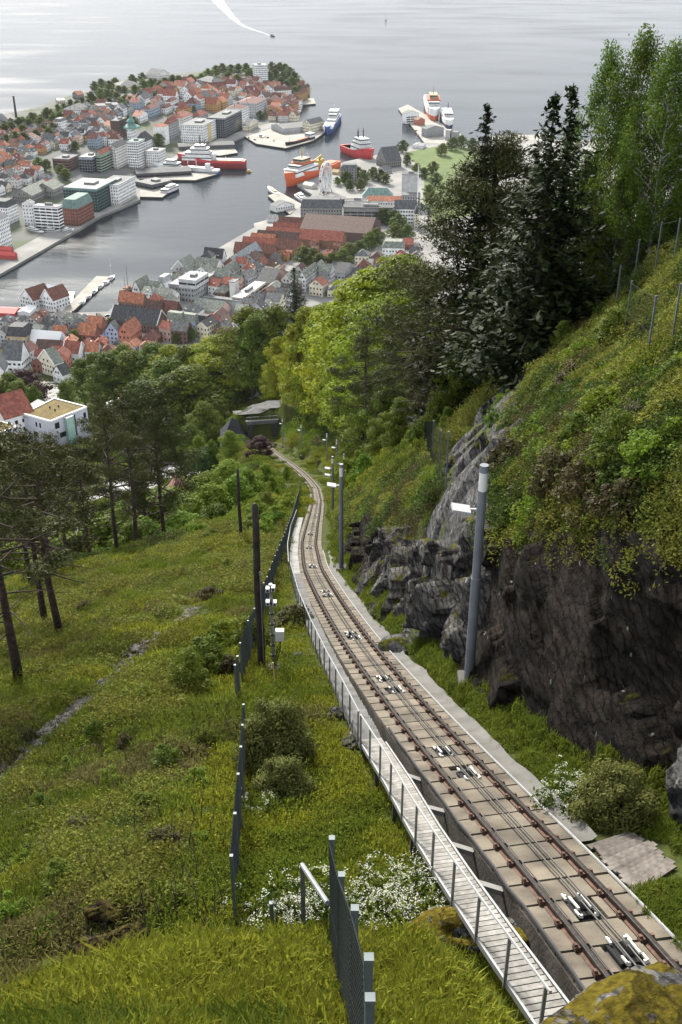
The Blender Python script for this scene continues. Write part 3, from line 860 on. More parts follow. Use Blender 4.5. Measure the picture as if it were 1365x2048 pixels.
def cliff(name, y0, y1, m, label, lean, amp, seed, dy=.11, top=.5, back=1.3, dens=2.0):
    ys = np.arange(y0, y1, dy); nr = 46
    hh = hcliff(ys) + top + 1.5 * fbm(ys * .45 + seed, ys * 0 + 1.7, 3)
    tt = np.linspace(0, 1, nr)
    U = np.zeros((len(ys), nr)); Hh = np.zeros_like(U)
    k = tt / .78
    up = np.clip(k, 0, 1)
    for i, y in enumerate(ys):
        h = hh[i] * (up + .0)
        Hh[i] = h - .35 * (1 - up) + np.where(k > 1, (k - 1) * 1.2, 0) * .6
        U[i] = ufoot(y) + .30 + lean * h + np.where(k > 1, (k - 1) / .28 * back, 0)
    Yg = np.repeat(ys[:, None], nr, 1)
    # layered, blocky relief
    r = np.random.default_rng(int(seed * 10)); K = int((y1 - y0) * dens)
    sy, sh, so = r.uniform(y0 - 1, y1 + 1, K), r.uniform(-.5, 7, K), r.uniform(-1, 1, K); ga, gb = r.normal(0, .16, K), r.normal(0, .16, K)
    yy_ = Yg + .5 * fbm(Yg * .7, Hh * .7 + seed); hh_ = Hh + .5 * fbm(Yg * .7 + 9, Hh * .7)
    best = np.full(Yg.shape, 1e9); n = np.zeros_like(Yg)
    for k in range(K):                      # flat broken facets, longer along the dip
        dy_, dh_ = yy_ - sy[k], hh_ - sh[k]; d_ = (.8 * dy_ + .6 * dh_) ** 2 * .35 + (-.6 * dy_ + .8 * dh_) ** 2 * 1.6
        m_ = d_ < best; best = np.where(m_, d_, best); n = np.where(m_, .75 * so[k] + 1.6 * ga[k] * dy_ + 1.6 * gb[k] * dh_, n)
    n = n + .5 * fbm(Yg * .25 + seed, Hh * .3, 2) + .10 * fbm(Yg * 2.6 + seed, Hh * 2.9, 4)
    ed = np.minimum(sstep(0, 1.6, Yg - y0), sstep(0, 2.2, y1 - Yg))
    U = U - amp * n * sstep(0, .10, tt)[None, :] + (1 - ed) * .7
    P = tpt(Yg.ravel(), 0, 0).reshape(len(ys), nr, 3)
    V = np.stack([tx(Yg) + U, Yg, P[..., 2] + Hh], -1).reshape(-1, 3)
    F = grid_mesh(V, len(ys), nr)[:, ::-1]
    me = np_mesh(name, V, F, m, smooth=False)
    return tag(link(name, me), label, 'cliff')
cliff('cliff', 14.2, 29.5, wet_rock, 'tall near-black wet rock wall with pale streaks behind the big lamp post', .24, .42, 3.1)
cliff('cliff', 25.6, 47, rock_mat('brown_grey_rock', (.026, .024, .022), (.165, .158, .148), mossamt=.16, lich=.045), 'broken grey-brown rock face beside the rails beyond the lamp post', .30, .75, 8.7, dens=4.5)
cliff('cliff', 46, 66, wet_rock, 'low dark rock ledges beneath the leafy bank past the slab', .35, .7, 14.2, dens=4.0)

def outcrop(name, line, w0, w1, raise_, m, label, res=.14, seed=0):
    (xa, ya), (xb, yb) = line
    L = math.hypot(xb - xa, yb - ya); dx, dy = (xb - xa) / L, (yb - ya) / L
    s = np.arange(-1.5, L + 1.5, res); q = np.arange(-max(w0, w1) - 1, max(w0, w1) + 1, res)
    S, Q = np.meshgrid(s, q, indexing='ij')
    X = xa + dx * S - dy * Q; Y = ya + dy * S + dx * Q
    w = w0 + (w1 - w0) * np.clip(S / L, 0, 1) + .7 * fbm(S * .5 + seed, Q * .5)
    mask = np.clip((w - np.abs(Q)) / .8, -1, 1) * 1.0
    mask = np.minimum(mask, np.clip(np.minimum(S + .8, L + .8 - S) / .8, -1, 1))
    r = np.random.default_rng(seed); K = int(L * 3.2); fs_, fq_, fo_, ga, gb = r.uniform(-1.5, L + 1.5, K), r.uniform(-3, 3, K), r.uniform(-.5, .6, K), r.normal(0, .25, K), r.normal(0, .25, K)
    best = np.full(S.shape, 1e9); n = np.zeros_like(S); Sj = S + .5 * fbm(S, Q); Qj = Q + .4 * fbm(S + 7, Q)
    for k in range(K):
        d_ = ((Sj - fs_[k]) * .45) ** 2 + (Qj - fq_[k]) ** 2; m_ = d_ < best; best = np.where(m_, d_, best); n = np.where(m_, fo_[k] + ga[k] * (S - fs_[k]) * .5 + gb[k] * (Q - fq_[k]), n)
    Z = gz(X, Y, False) + raise_ * sstep(-.6, .9, mask) - .5 + .9 * n * sstep(-.3, .6, mask) + .12 * fbm(S * 2, Q * 2, 4)
    V = np.stack([X, Y, Z], -1).reshape(-1, 3)
    F = grid_mesh(V, len(s), len(q))
    keep = (mask.reshape(-1)[F] > -.95).all(1)
    return tag(link(name, np_mesh(name, V, F[keep], m, smooth=False)), label, 'rock')
outcrop('rock_outcrop', ((3.5, 31.0), (8.0, 49)), 2.1, 1.5, 1.0, grey_rock, 'long bare grey rock slab slanting up the bank behind the lamp post', seed=2)
outcrop('rock_outcrop', ((14.5, 36), (15.6, 33)), .8, .6, 1.0, grey_rock, 'small grey rock poking from ferns at the picture edge', seed=5)

_ico = None
def ico(sub=3):
    import bmesh
    bm = bmesh.new(); bmesh.ops.create_icosphere(bm, subdivisions=sub, radius=1)
    V = np.array([v.co[:] for v in bm.verts]); F = np.array([[v.index for v in f.verts] for f in bm.faces]); bm.free()
    return V, F
ICO = {k: ico(k) for k in (1, 2, 3, 5)}
def boulder_mesh(name, m, size, seed, sub=5, rough=.3, smooth=False):
    V, F = ICO[sub]; V = V.copy()
    n = fbm(V[:, 0] * 1.3 + seed, V[:, 1] * 1.3 + V[:, 2] * 1.7 + seed, 5) * rough * 1.6
    # cut a few flat facets
    r = np.random.default_rng(int(seed * 10) + 1)
    V = V * (1 + n[:, None])
    for _ in range(7):
        d = r.normal(size=3); d /= np.linalg.norm(d); c = r.uniform(.62, .9)
        over = np.maximum(V @ d - c, 0); V -= over[:, None] * d * .85
    V += .035 * rough * r.normal(size=V.shape) if sub > 3 else 0
    return np_mesh(name, V * np.asarray(size), F, m, smooth)
def boulder(pos, size, m, label, seed, rot=0., sink=.35):
    o = link('boulder', boulder_mesh('boulder', m, size, seed), None, (pos[0], pos[1], pos[2] + size[2] * (1 - 2 * sink)))
    o.rotation_euler = (0, 0, rot)
    return tag(o, label, 'rock')
b = at_y(1250, 2010, 6.3)
boulder((b[0] + .25, 6.0, b[2] - .55), (1.42, .92, .70), mossy_rock, 'big rounded boulder thick with yellow moss in the bottom corner', 1.3, .5, .5)
boulder(hit(925, 1895), (1.25, .7, .55), mossy_rock, 'flat mossy rock at the grass edge below the white flowers', 4.2, -.25, .45)
h_ = hit(1350, 1560)
boulder((7.2, 15.6, float(gz(7.2, 15.6)) - .2), (.9, .9, 1.35), grey_rock, 'upright grey boulder at the end of the dark rock wall', 7.7, .3, .2)
for k, (px, py, sz, lab) in enumerate([(680, 1435, .42, 'grey rock against the stone stairs, upper one'), (708, 1492, .5, 'cracked dark rock under the head of the plank walkway'),
        (598, 1316, .3, 'small grey stone on the lawn under the stairs'), (430, 1600, .34, 'pale flat stones heaped left of the edge-on fence'),
        (350, 1528, .42, 'pale slab among shrubs on the left slope'), (75, 1592, .5, 'light grey rock lying below the scree on the slope'), (100, 1600, .36, 'second light rock beside the larger one under the scree'),
        (40, 1655, .5, 'tilted grey slab at the left picture edge'), (428, 1635, .28, 'layered stone lower down beside the edge-on fence'), (150, 1945, .3, 'pale stone at the foot of the mossy stump'), (105, 1385, .22, 'small pale stone on the moss below the first pine')]):
    p = hit(px, py)
    boulder(p, (sz, sz * .7, sz * .5), grey_rock, lab, 11 + k * 1.7, k * 1.1, .3)
# scree on the left slope
def scree():
    pts = np.array([hit(*p) for p in [(-20, 1585), (60, 1520), (130, 1450), (215, 1385), (265, 1320), (310, 1285), (370, 1240), (405, 1215)]])
    wd = [.9, 1.0, .9, .95, .8, .7, .6, .35]
    V0, F0 = ICO[1]; V = []; F = []; n = 0
    r = np.random.default_rng(5)
    for _ in range(2600):
        k = r.uniform(0, len(pts) - 1.001); i = int(k); f = k - i
        c = pts[i] * (1 - f) + pts[i + 1] * f; w = wd[i] * (1 - f) + wd[i + 1] * f
        w *= max(.15, .75 + 1.6 * float(vnoise(k * 2.3, 4.4))); x = c[0] + r.normal() * w * 1.1; y = c[1] + r.normal() * w * 1.4
        s = r.uniform(.03, .13) * (1 + (r.random() < .06) * 1.2)
        v = V0 * (s * r.uniform(.6, 1.3, 3)) * [1, 1, .5] + r.normal(0, s * .16, V0.shape)
        a = r.uniform(0, 6.28); ca, sa = math.cos(a), math.sin(a)
        v = v @ np.array([[ca, sa, 0], [-sa, ca, 0], [0, 0, 1]])
        V.append(v + [x, y, float(gz(x, y)) + s * .2]); F.append(F0 + n); n += len(V0)
    return stuff(link('scree', np_mesh('scree', np.vstack(V), np.vstack(F), rock_mat('scree_stone', (.07, .065, .06), (.27, .25, .23), scale=3.0), smooth=False)), 'strip of loose grey stones running down the left slope', 'scree')
scree()
# ------------------------------------------------------------------ plant meshes
def leaf_quads(C, Nn, size, r, aspect=.55, droop=0.0):
    """diamond leaves at C facing Nn"""
    n = len(C)
    Nn = Nn / (np.linalg.norm(Nn, axis=1)[:, None] + 1e-9)
    a = r.normal(size=(n, 3)); a[:, 2] -= droop
    t = a - (a * Nn).sum(1)[:, None] * Nn; t /= np.linalg.norm(t, axis=1)[:, None] + 1e-9
    s = np.cross(Nn, t); sz = np.broadcast_to(np.asarray(size, float), (n,))[:, None] * r.uniform(.7, 1.3, (n, 1))
    V = np.stack([C - t * sz * .5, C + s * sz * .5 * aspect - Nn * sz * .06, C + t * sz * .5, C - s * sz * .5 * aspect - Nn * sz * .06], 1)
    return V.reshape(-1, 3), np.arange(4 * n).reshape(n, 4)

def unit(r, n):
    v = r.normal(size=(n, 3)); return v / np.linalg.norm(v, axis=1)[:, None]

def blob_leaves(c, rad, n, size, r, flat=.6, up=.9, aspect=.6, shell=.55):
    """leaf shell of one clump"""
    d = unit(r, n); rr = (shell + (1 - shell) * r.random(n)) ** .8
    P = d * rr[:, None] * np.array([rad, rad, rad * flat])
    N_ = d * np.array([1, 1, 1.2]) + np.array([0, 0, up]) + r.normal(0, .45, (n, 3))
    return leaf_quads(P + c, N_, size, r, aspect, .25)

class Leaves:
    def __init__(s): s.V = []; s.F = []; s.n = 0
    def add(s, VF): s.V.append(VF[0]); s.F.append(VF[1] + s.n); s.n += len(VF[0])
    def mesh(s, name, m): return np_mesh(name, np.vstack(s.V), np.vstack(s.F), m, smooth=False)

bark_dark = mat('bark_dark', (.030, .024, .018), .95, c2=(.075, .062, .05), scale=5, bump=.03)
bark_pine = mat('bark_pine', (.026, .019, .014), .95, c2=(.070, .044, .028), scale=4, bump=.03)
bark_birch = mat('bark_birch', (.33, .31, .28), .8, c2=(.05, .045, .04), scale=3.5, mix=(.50, .60))
L_beech = leaf_mat('leaf_beech', (.125, .178, .010), (.280, .320, .024), .42, rnd=.22, hue=.018)
L_mid = leaf_mat('leaf_mid_green', (.066, .102, .012), (.140, .176, .024), .38, rnd=.25, hue=.02)
L_dark = leaf_mat('leaf_dark_green', (.038, .064, .014), (.080, .114, .024), .30, rnd=.2)
L_spruce = leaf_mat('needle_spruce', (.010, .017, .008), (.034, .046, .018), .10, rnd=.25)
L_pine = leaf_mat('needle_pine', (.026, .032, .010), (.075, .080, .024), .15, rnd=.2, hue=.015)
L_birch = leaf_mat('leaf_birch', (.060, .105, .014), (.140, .190, .028), .40, rnd=.2)
L_red = leaf_mat('leaf_purple', (.022, .010, .012), (.060, .022, .024), .2, rnd=.15)
L_brown = leaf_mat('leaf_brown_olive', (.035, .030, .012), (.085, .075, .028), .2, rnd=.25, hue=.02)
L_lime = leaf_mat('leaf_lime', (.085, .150, .012), (.180, .250, .025), .42, rnd=.2)

def decid_mesh(seed, H, R, nc, per, leaf, m, bare=.22, flat=.45, spread=1.0, trunk=bark_dark, tr=.022, top=.95):
    r = np.random.default_rng(seed); lv = Leaves(); tb = MB()
    tb.tube([(0, 0, -.6), (.1, 0, H * bare), (.12 * R * r.normal() * .3, .1, H * .55), (0, 0, H * .92)], [H * tr * 1.15, H * tr * .85, H * tr * .5, H * tr * .08], 8)
    off = r.uniform(0, 6.28); asym = r.uniform(-.18, .18, 2) * R
    for k in range(nc):
        f = (k + .5) / nc; z = H * (bare + (1 - bare) * (f ** .85))
        zz = (z / H - bare) / (1 - bare)
        prof = (math.sin(math.pi * (zz * .80 + .18)) ** .7) * R * r.uniform(.72, 1.10)
        a = off + k * 2.39996 + r.normal() * .3
        q = math.sqrt(r.uniform(.25, 1)) if k % 3 else r.uniform(.1, .6)
        c = np.array([math.cos(a) * prof * q + asym[0] * zz, math.sin(a) * prof * q + asym[1] * zz, z * top - .10 * prof * q])
        rad = R * .30 * r.uniform(.7, 1.25) * (1.1 - .35 * zz)
        lv.add(blob_leaves(c, rad, int(per * r.uniform(.7, 1.3)), leaf, r, flat * r.uniform(.8, 1.2)))
        if k % 3 == 0:
            z0 = max(H * bare * .8, c[2] - prof * .6)
            tb.tube([(0, 0, z0), (c[0] * .5, c[1] * .5, (z0 + c[2]) / 2 + .1), c], [H * tr * .28, H * tr * .18, H * tr * .05], 5, False)
    return tb.mesh('trunk', trunk, True), lv.mesh('crown', m), H

def spruce_mesh(seed, H, R, m, step=.5, bare=.06, ragged=.25, card=.55):
    r = np.random.default_rng(seed); lv = Leaves(); tb = MB()
    tb.tube([(0, 0, -.6), (0, 0, H * .5), (0, 0, H)], [H * .016, H * .009, .02], 7)
    z = H * bare
    while z < H * .985:
        f = z / H; L0 = R * (1 - f) ** .85 * (1 if f > .12 else .6 + f * 3)
        nb = int(6 + 5 * (1 - f))
        for k in range(nb):
            a = r.uniform(0, 6.28); L = L0 * r.uniform(1 - ragged * 2, 1 + ragged)
            nq = max(3, int(L / .20))
            s = np.linspace(.12, 1, nq); dz = -.18 * L * s + .12 * L * s ** 3
            P = np.c_[np.cos(a) * L * s, np.sin(a) * L * s, z + dz + r.normal(0, .05, nq)]
            P = np.repeat(P, 2, 0) + r.normal(0, .07 + .05 * L0, (nq * 2, 3)) * [1, 1, .8]
            Nn = np.tile([[0, 0, 1.]], (len(P), 1)) + r.normal(0, .55, (len(P), 3))
            lv.add(leaf_quads(P, Nn, card * (.55 + .45 * (1 - f)), r, .42, .5))
            if L > 1.2 and r.random() < .35: tb.tube([(0, 0, z), tuple(P[-1])], [.03, .008], 4, False)
        z += step * r.uniform(.7, 1.2) * (.55 + .45 * (1 - f))
    return tb.mesh('trunk', bark_dark, True), lv.mesh('crown', m), H

def pine_mesh(seed, H, R, m, bare=.5, nc=34, per=150, needle=.34, tr=.014, flat=.42, lean=0.0, dead=8, cone=False):
    r = np.random.default_rng(seed); lv = Leaves(); tb = MB()
    P = [(lean * H * (k / 6) ** 2, .04 * H * math.sin(k * .9 + seed) * .25, H * k / 6 * .97 - .5 * (k == 0)) for k in range(7)]
    tb.tube(P, np.linspace(1.15, .16, 7) * H * tr, 9)
    ax = lambda z: np.array([lean * H * (z / H) ** 2, 0, z])
    for k in range(nc):
        f = (k + .5) / nc; z = H * (bare + (1 - bare) * f)
        prof = R * (math.sin(math.pi * (f * .72 + .25)) ** .8) * r.uniform(.45, 1.12)
        if cone: prof = R * (1.02 - .9 * f) * r.uniform(.35, 1.1)
        a = k * 2.39996 + r.normal() * .5
        c = ax(z) + np.array([math.cos(a) * prof, math.sin(a) * prof, r.normal() * .3 + .10 * prof])
        rad = R * r.uniform(.20, .36) * (1 - .4 * f if cone else 1)
        n = int(per * r.uniform(.7, 1.3)); d = unit(r, n); rr = r.random(n) ** .5
        Q = c + d * rr[:, None] * np.array([rad, rad, rad * flat])
        lv.add(leaf_quads(Q, d + r.normal(0, .7, (n, 3)), needle, r, .17, -.6))
        z0 = z - prof * r.uniform(.1, .35)
        mid = (ax(z0) + c) / 2 + np.array([0, 0, -.12 * prof]) + r.normal(0, .1, 3)
        tb.tube([ax(z0), mid, c], [H * tr * .33, H * tr * .2, H * tr * .06], 5, False)
    for k in range(dead):
        z = H * r.uniform(bare * .45, bare * 1.05); a = r.uniform(0, 6.28); L = R * r.uniform(.35, .85)
        e = np.array([math.cos(a) * L, math.sin(a) * L, -.06 * L])
        m1 = ax(z) + e * .5 + r.normal(0, .12, 3); e1 = ax(z) + e + r.normal(0, .2, 3)
        tb.tube([ax(z), m1, e1], [H * tr * .25, H * tr * .16, H * tr * .04], 5, False)
        for _ in range(3):
            q = r.uniform(.4, .95); s0 = ax(z) + e * q
            tb.tube([s0, s0 + r.normal(0, .35, 3) * [1, 1, .6]], [H * tr * .09, .008], 4, False)
    return tb.mesh('trunk', bark_pine, True), lv.mesh('crown', m), H

def birch_mesh(seed, H, R, m, nc=80, per=330, leaf=.125):
    r = np.random.default_rng(seed); lv = Leaves(); tb = MB()
    P = [(.12 * math.sin(k + seed) * k / 3, .1 * math.cos(k * 1.3), H * k / 6 * .97 - .5 * (k == 0)) for k in range(7)]
    tb.tube(P, np.linspace(1.1, .1, 7) * H * .0075, 8)
    for k in range(nc):
        f = (k + .5) / nc; z = H * (.20 + .80 * f)
        prof = R * math.sin(math.pi * (f * .78 + .2)) ** .9 * r.uniform(.35, 1.1); a = k * 2.39996 + r.normal() * .5
        c = np.array([math.cos(a) * prof, math.sin(a) * prof, z - .12 * prof])
        n = int(per * r.uniform(.6, 1.3)); d = np.clip(r.normal(size=(n, 3)), -1.7, 1.7)
        Q = c + d * np.array([.30, .30, .50]) * R * .30
        lv.add(leaf_quads(Q, unit(r, n) + [0, 0, .3], leaf, r, .7, .8))
        if k % 2 == 0:
            z0 = z - prof * .9
            tb.tube([(0, 0, max(z0, H * .15)), (c[0] * .55, c[1] * .55, (z0 + c[2]) / 2 + .2), c], [H * .0032, H * .0022, .006], 4, False)
    return tb.mesh('trunk', bark_birch, True), lv.mesh('crown', m), H

def bush_mesh(seed, H, R, m, nc=26, per=110, leaf=.16, flat=.8, aspect=.5):
    r = np.random.default_rng(seed); lv = Leaves(); tb = MB()
    for k in range(nc):
        a = k * 2.39996; q = math.sqrt((k + .5) / nc); z = H * (.2 + .68 * (1 - q ** 2) * r.uniform(.55, 1.2)) + H * .08 * r.normal()
        c = np.array([math.cos(a) * R * .85 * q * r.uniform(.7, 1.15), math.sin(a) * R * .85 * q * r.uniform(.7, 1.15), max(z, .12 * H)])
        lv.add(blob_leaves(c, R * .25 * r.uniform(.7, 1.4), int(per * r.uniform(.7, 1.3)), leaf, r, flat, .7, aspect, .35))
        if k % 3 == 0: tb.tube([(0, 0, -.2), (c[0] * .5, c[1] * .5, z * .5), c], [.05 * R * .6, .03 * R * .6, .01], 5, False)
    return tb.mesh('stem', bark_dark, True), lv.mesh('foliage', m), H

KIND = {}
def kinds():
    KIND['beech'] = [decid_mesh(10 + k, 15, 6.0, 95, 150, .40, L_beech, .16, .36) for k in range(4)]
    KIND['mid'] = [decid_mesh(30 + k, 13, 5.2, 80, 150, .38, L_mid, .18, .5) for k in range(4)]
    KIND['dark'] = [decid_mesh(50 + k, 13, 5.0, 70, 140, .38, L_dark, .2, .55) for k in range(3)]
    KIND['round'] = [decid_mesh(60 + k, 9, 4.4, 60, 150, .38, L_mid, .14, .7) for k in range(3)]
    KIND['roundlime'] = [decid_mesh(65 + k, 9, 4.0, 64, 170, .30, L_lime, .14, .7) for k in range(2)]
    KIND['spruce'] = [spruce_mesh(70 + k, 17, 4.0, L_spruce) for k in range(3)]
    KIND['lush'] = [spruce_mesh(76 + k, 15, 4.2, leaf_mat('needle_fresh_tip', (.010, .018, .006), (.032, .044, .012), .10), ragged=.4, card=.6) for k in range(2)]
    KIND['pine'] = [pine_mesh(80 + k, 14, 3.0, L_pine, .50, 30, 300, .30) for k in range(4)]
    KIND['bigpine'] = [pine_mesh(90, 15, 6.2, L_pine, .30, 66, 430, .30, .020, .5, dead=16, cone=True)]
    KIND['birch'] = [birch_mesh(100 + k, 13, 3.0, L_birch) for k in range(3)]
    KIND['purple'] = [decid_mesh(110, 9, 4.6, 50, 150, .38, L_red, .12, .75)]
    KIND['bush'] = [bush_mesh(120 + k, 2.0, 1.4, L_mid) for k in range(3)]
    KIND['limebush'] = [bush_mesh(125 + k, 2.2, 1.5, L_lime) for k in range(3)]
    KIND['olivebush'] = [bush_mesh(130 + k, 1.8, 1.5, L_brown) for k in range(2)]
    KIND['rhodo'] = [bush_mesh(135, 2.6, 2.0, leaf_mat('leaf_rhododendron', (.060, .075, .018), (.140, .155, .040), .2, rough=.7, rnd=.1), 80, 210, .17, .8, .36)]
    KIND['pinkrhodo'] = [bush_mesh(137, 2.6, 2.0, L_dark, 40, 120, .22)]
kinds()

ROT = np.random.default_rng(99)
def put_plant(kind, pos, h, label, cat='tree', group=None, wide=1.0, var=None, rot=None, name=None):
    v = KIND[kind]; tr, cr, H = v[(int(ROT.integers(0, 99)) if var is None else var) % len(v)]
    nm = name or {'bush': 'shrub', 'limebush': 'shrub', 'olivebush': 'shrub', 'rhodo': 'rhododendron_bush', 'pinkrhodo': 'rhododendron_bush', 'spruce': 'spruce_tree', 'lush': 'spruce_tree', 'pine': 'pine_tree', 'bigpine': 'pine_tree', 'birch': 'birch_tree', 'beech': 'beech_tree'}.get(kind, 'broadleaf_tree')
    t = thing(nm, label, cat, tuple(pos), group)
    s = h / H
    t.scale = (s * wide, s * wide, s); t.rotation_euler = (0, 0, ROT.uniform(0, 6.28) if rot is None else rot)
    for me in (tr, cr):
        o = bpy.data.objects.new(me.name.split('.')[0], me); COL.objects.link(o); o.parent = t
    return t

def tree(kind, px, pytop, Y, label, group=None, wide=1.0, var=None, dz=0.0, ground=None, cat='tree', rot=None):
    """tree whose tip shows at pixel (px, pytop), standing at distance Y on the ground there"""
    p = at_y(px, pytop, Y)
    g = float(gz(p[0], p[1])) if ground is None else ground
    h = (p[2] - g) * (1.04 if kind in ('beech', 'mid', 'dark', 'round') else 1)
    if not 1.0 < h < 40: print('TREE height', round(h, 1), label)
    h = min(max(h, 1.0), 34)
    return put_plant(kind, (p[0], p[1], g + dz), h, label, cat, group, wide, var, rot)
# ------------------------------------------------------------------ trees and shrubs, each in its place
ORD = ['first', 'second', 'third', 'fourth', 'fifth', 'sixth', 'seventh', 'eighth', 'ninth', 'tenth', 'eleventh', 'twelfth', 'thirteenth', 'fourteenth', 'fifteenth', 'sixteenth', 'seventeenth', 'eighteenth', 'nineteenth', 'twentieth', 'twenty-first', 'twenty-second', 'twenty-third', 'twenty-fourth', 'twenty-fifth', 'twenty-sixth', 'twenty-seventh', 'twenty-eighth', 'twenty-ninth', 'thirtieth']
def grove(kind, desc, where, group, rows, cat='tree'):
    """rows: (px, pytop, Y[, wide[, kind]]) sorted left to right for their labels"""
    rows = sorted(rows, key=lambda r: r[0])
    for i, r in enumerate(rows):
        w = r[3] if len(r) > 3 else 1.0; k = r[4] if len(r) > 4 else kind
        tree(k, r[0], r[1], r[2], f'{desc}, {ORD[i]} from the left {where}', group, w, cat=cat)
def foot(kind, pxb, pyb, pyt, label, group=None, wide=1., var=None, cat='tree', rot=None, up=0.):
    b = hit(pxb, pyb); dep = project(b)[2]
    upc = (b[1] * SP + (b[2] - CZ) * CP); vt = (1024 - pyt) / FPX
    h = (vt * dep - upc) / (CP + SP * vt)
    return put_plant(kind, (b[0], b[1], b[2] - up), h + up, label, cat, group, wide, var, rot)

# right bank
foot('bigpine', 962, 812, 295, 'big spreading dark pine with bare lower limbs above the grey slab', None, 1.22, 0, rot=1.0)
tree('spruce', 976, 205, 66, 'narrow dark spruce top rising behind the big pine against the sea', None, .95, 0)
grove('lush', 'tall dark spruce', 'in the row left of the birches', 'dark spruces on the right bank', [(1112, 182, 51, 1.1), (1078, 275, 55, 1.05), (1148, 165, 52, 1.1), (1075, 430, 57, 1.1), (1120, 470, 55, 1.1), (1060, 560, 56, 1.1), (1150, 520, 56, 1.1)])
grove('birch', 'slender birch with loose light foliage', 'in the birch row', 'birches on the right bank', [(1222, 112, 56, .7), (1296, 80, 54, .85), (1356, 100, 51, .9), (1262, 210, 58, .8), (1335, 230, 57, .95), (1250, 340, 52, .8), (1400, 150, 54, 1.0), (1205, 440, 53, .65), (1178, 320, 56, .6)])
grove('mid', 'shaggy green tree', 'beneath spruces and birches', 'undergrowth trees on the right bank', [(1100, 620, 52, .8), (1170, 560, 52, .8), (1020, 640, 58, .9), (1045, 700, 54, .8), (1290, 440, 57, .9), (1350, 400, 60, .9), (930, 700, 64, .9), (1130, 640, 47, .7)])
# dark pines and brownish young pines left of the big pine
grove('pine', 'dark brownish young pine', 'beside the big pine above the track', 'young pines left of the big pine', [(858, 560, 78, 1.2), (830, 640, 88, 1.2), (872, 690, 66, 1.2), (735, 670, 126, 1.0), (792, 720, 100, 1.2), (838, 745, 72, 1.2), (905, 600, 70, 1.2)])
# bright beeches
grove('beech', 'bright yellow-green beech', 'in the grove between spruce and big pine', 'bright beeches below the pines',
      [(812, 518, 205, .95), (765, 536, 212, .95), (712, 565, 222, .9), (660, 580, 262, .75), (622, 596, 270, .7), (675, 630, 242, .8), (740, 606, 190, .9), (597, 648, 292, .7), (562, 676, 322, .7), (632, 690, 256, .7), (700, 690, 206, .85), (790, 590, 165, .9), (546, 730, 332, .7), (592, 735, 302, .6), (640, 640, 275, .7), (580, 700, 312, .6)])
# bank right of the line
grove('mid', 'leafy young tree', 'on the bank right of the rails', 'leafy trees on the bank right of the rails', [(700, 775, 190, .75), (748, 750, 128, .8), (682, 810, 208, .7), (768, 825, 96, .75), (728, 856, 128, .7), (802, 800, 80, .8), (842, 840, 66, .75), (664, 775, 228, .7), (645, 765, 240, .6), (880, 790, 62, .75), (900, 815, 54, .7), (715, 820, 150, .7), (780, 770, 100, .8)])
grove('limebush', 'pale lime shrub', 'on the bank right of the rails', 'lime shrubs right of the rails', [(738, 905, 88, .8), (772, 935, 70, .8), (718, 945, 98, .7), (1010, 815, 46, .9), (705, 900, 118, .7), (985, 850, 42, .7)], 'shrub')
grove('dark', 'dark broadleaf tree', 'over the tunnel mouth', 'dark trees over the tunnel', [(606, 790, 272, .55), (575, 768, 300, .6), (628, 800, 250, .55), (520, 740, 352, .6), (655, 830, 214, .5)])
# spruce and woods above the town
tree('spruce', 588, 533, 400, 'dark pointed spruce standing before the town', None, 1.35, 2)
grove('mid', 'green broadleaf tree', 'in the wood edging the town', 'woodland trees edging the town',
      [(545, 600, 350, .9), (500, 585, 360, 1.0), (455, 630, 372, 1.0, 'beech'), (415, 662, 392, 1.0, 'beech'), (365, 690, 350, 1.2), (330, 680, 380, 1.2), (290, 700, 440, 1.0, 'beech'), (240, 690, 450, 1.0), (195, 705, 455, 1.0), (160, 720, 455, .9), (475, 672, 392, 1.0), (430, 712, 372, 1.0, 'dark'), (380, 735, 360, 1.0), (335, 745, 350, 1.0, 'dark'), (512, 670, 385, .9, 'dark'), (275, 760, 350, 1.0, 'dark'), (470, 745, 366, .8, 'dark'), (300, 690, 430, 1.1), (345, 695, 420, 1.1, 'beech'), (392, 690, 395, 1.1), (440, 672, 378, 1.1, 'beech'), (262, 702, 430, 1.1), (212, 712, 430, 1.1), (520, 630, 352, .8)])
grove('round', 'rounded dark bush', 'beside the gravel road above the tunnel', 'bushes by the gravel road', [(408, 812, 330, .8), (436, 800, 345, .7), (385, 850, 312, .7), (350, 830, 340, .8)])
grove('roundlime', 'bright clipped tree', 'left of the tunnel shelter', 'bright trees by the shelter', [(462, 862, 262, .8), (398, 872, 292, .6), (424, 878, 285, .6)])
tree('purple', 518, 872, 232, 'low spreading purple-leaved tree before the tunnel mouth', None, 1.25)
tree('pinkrhodo', 402, 902, 282, 'rhododendron with pink blossom beside the grey yard', None, 1.0, cat='shrub')
tree('purple', 47, 738, 490, 'dark purple tree beside the white church', None, 1.1)
grove('round', 'rounded green tree', 'at the far left edge above the moss-roofed villa', 'trees above the villa', [(8, 748, 460, .9), (28, 765, 450, .9), (-12, 765, 450, 1.0), (64, 772, 445, .6), (130, 765, 440, .6)])
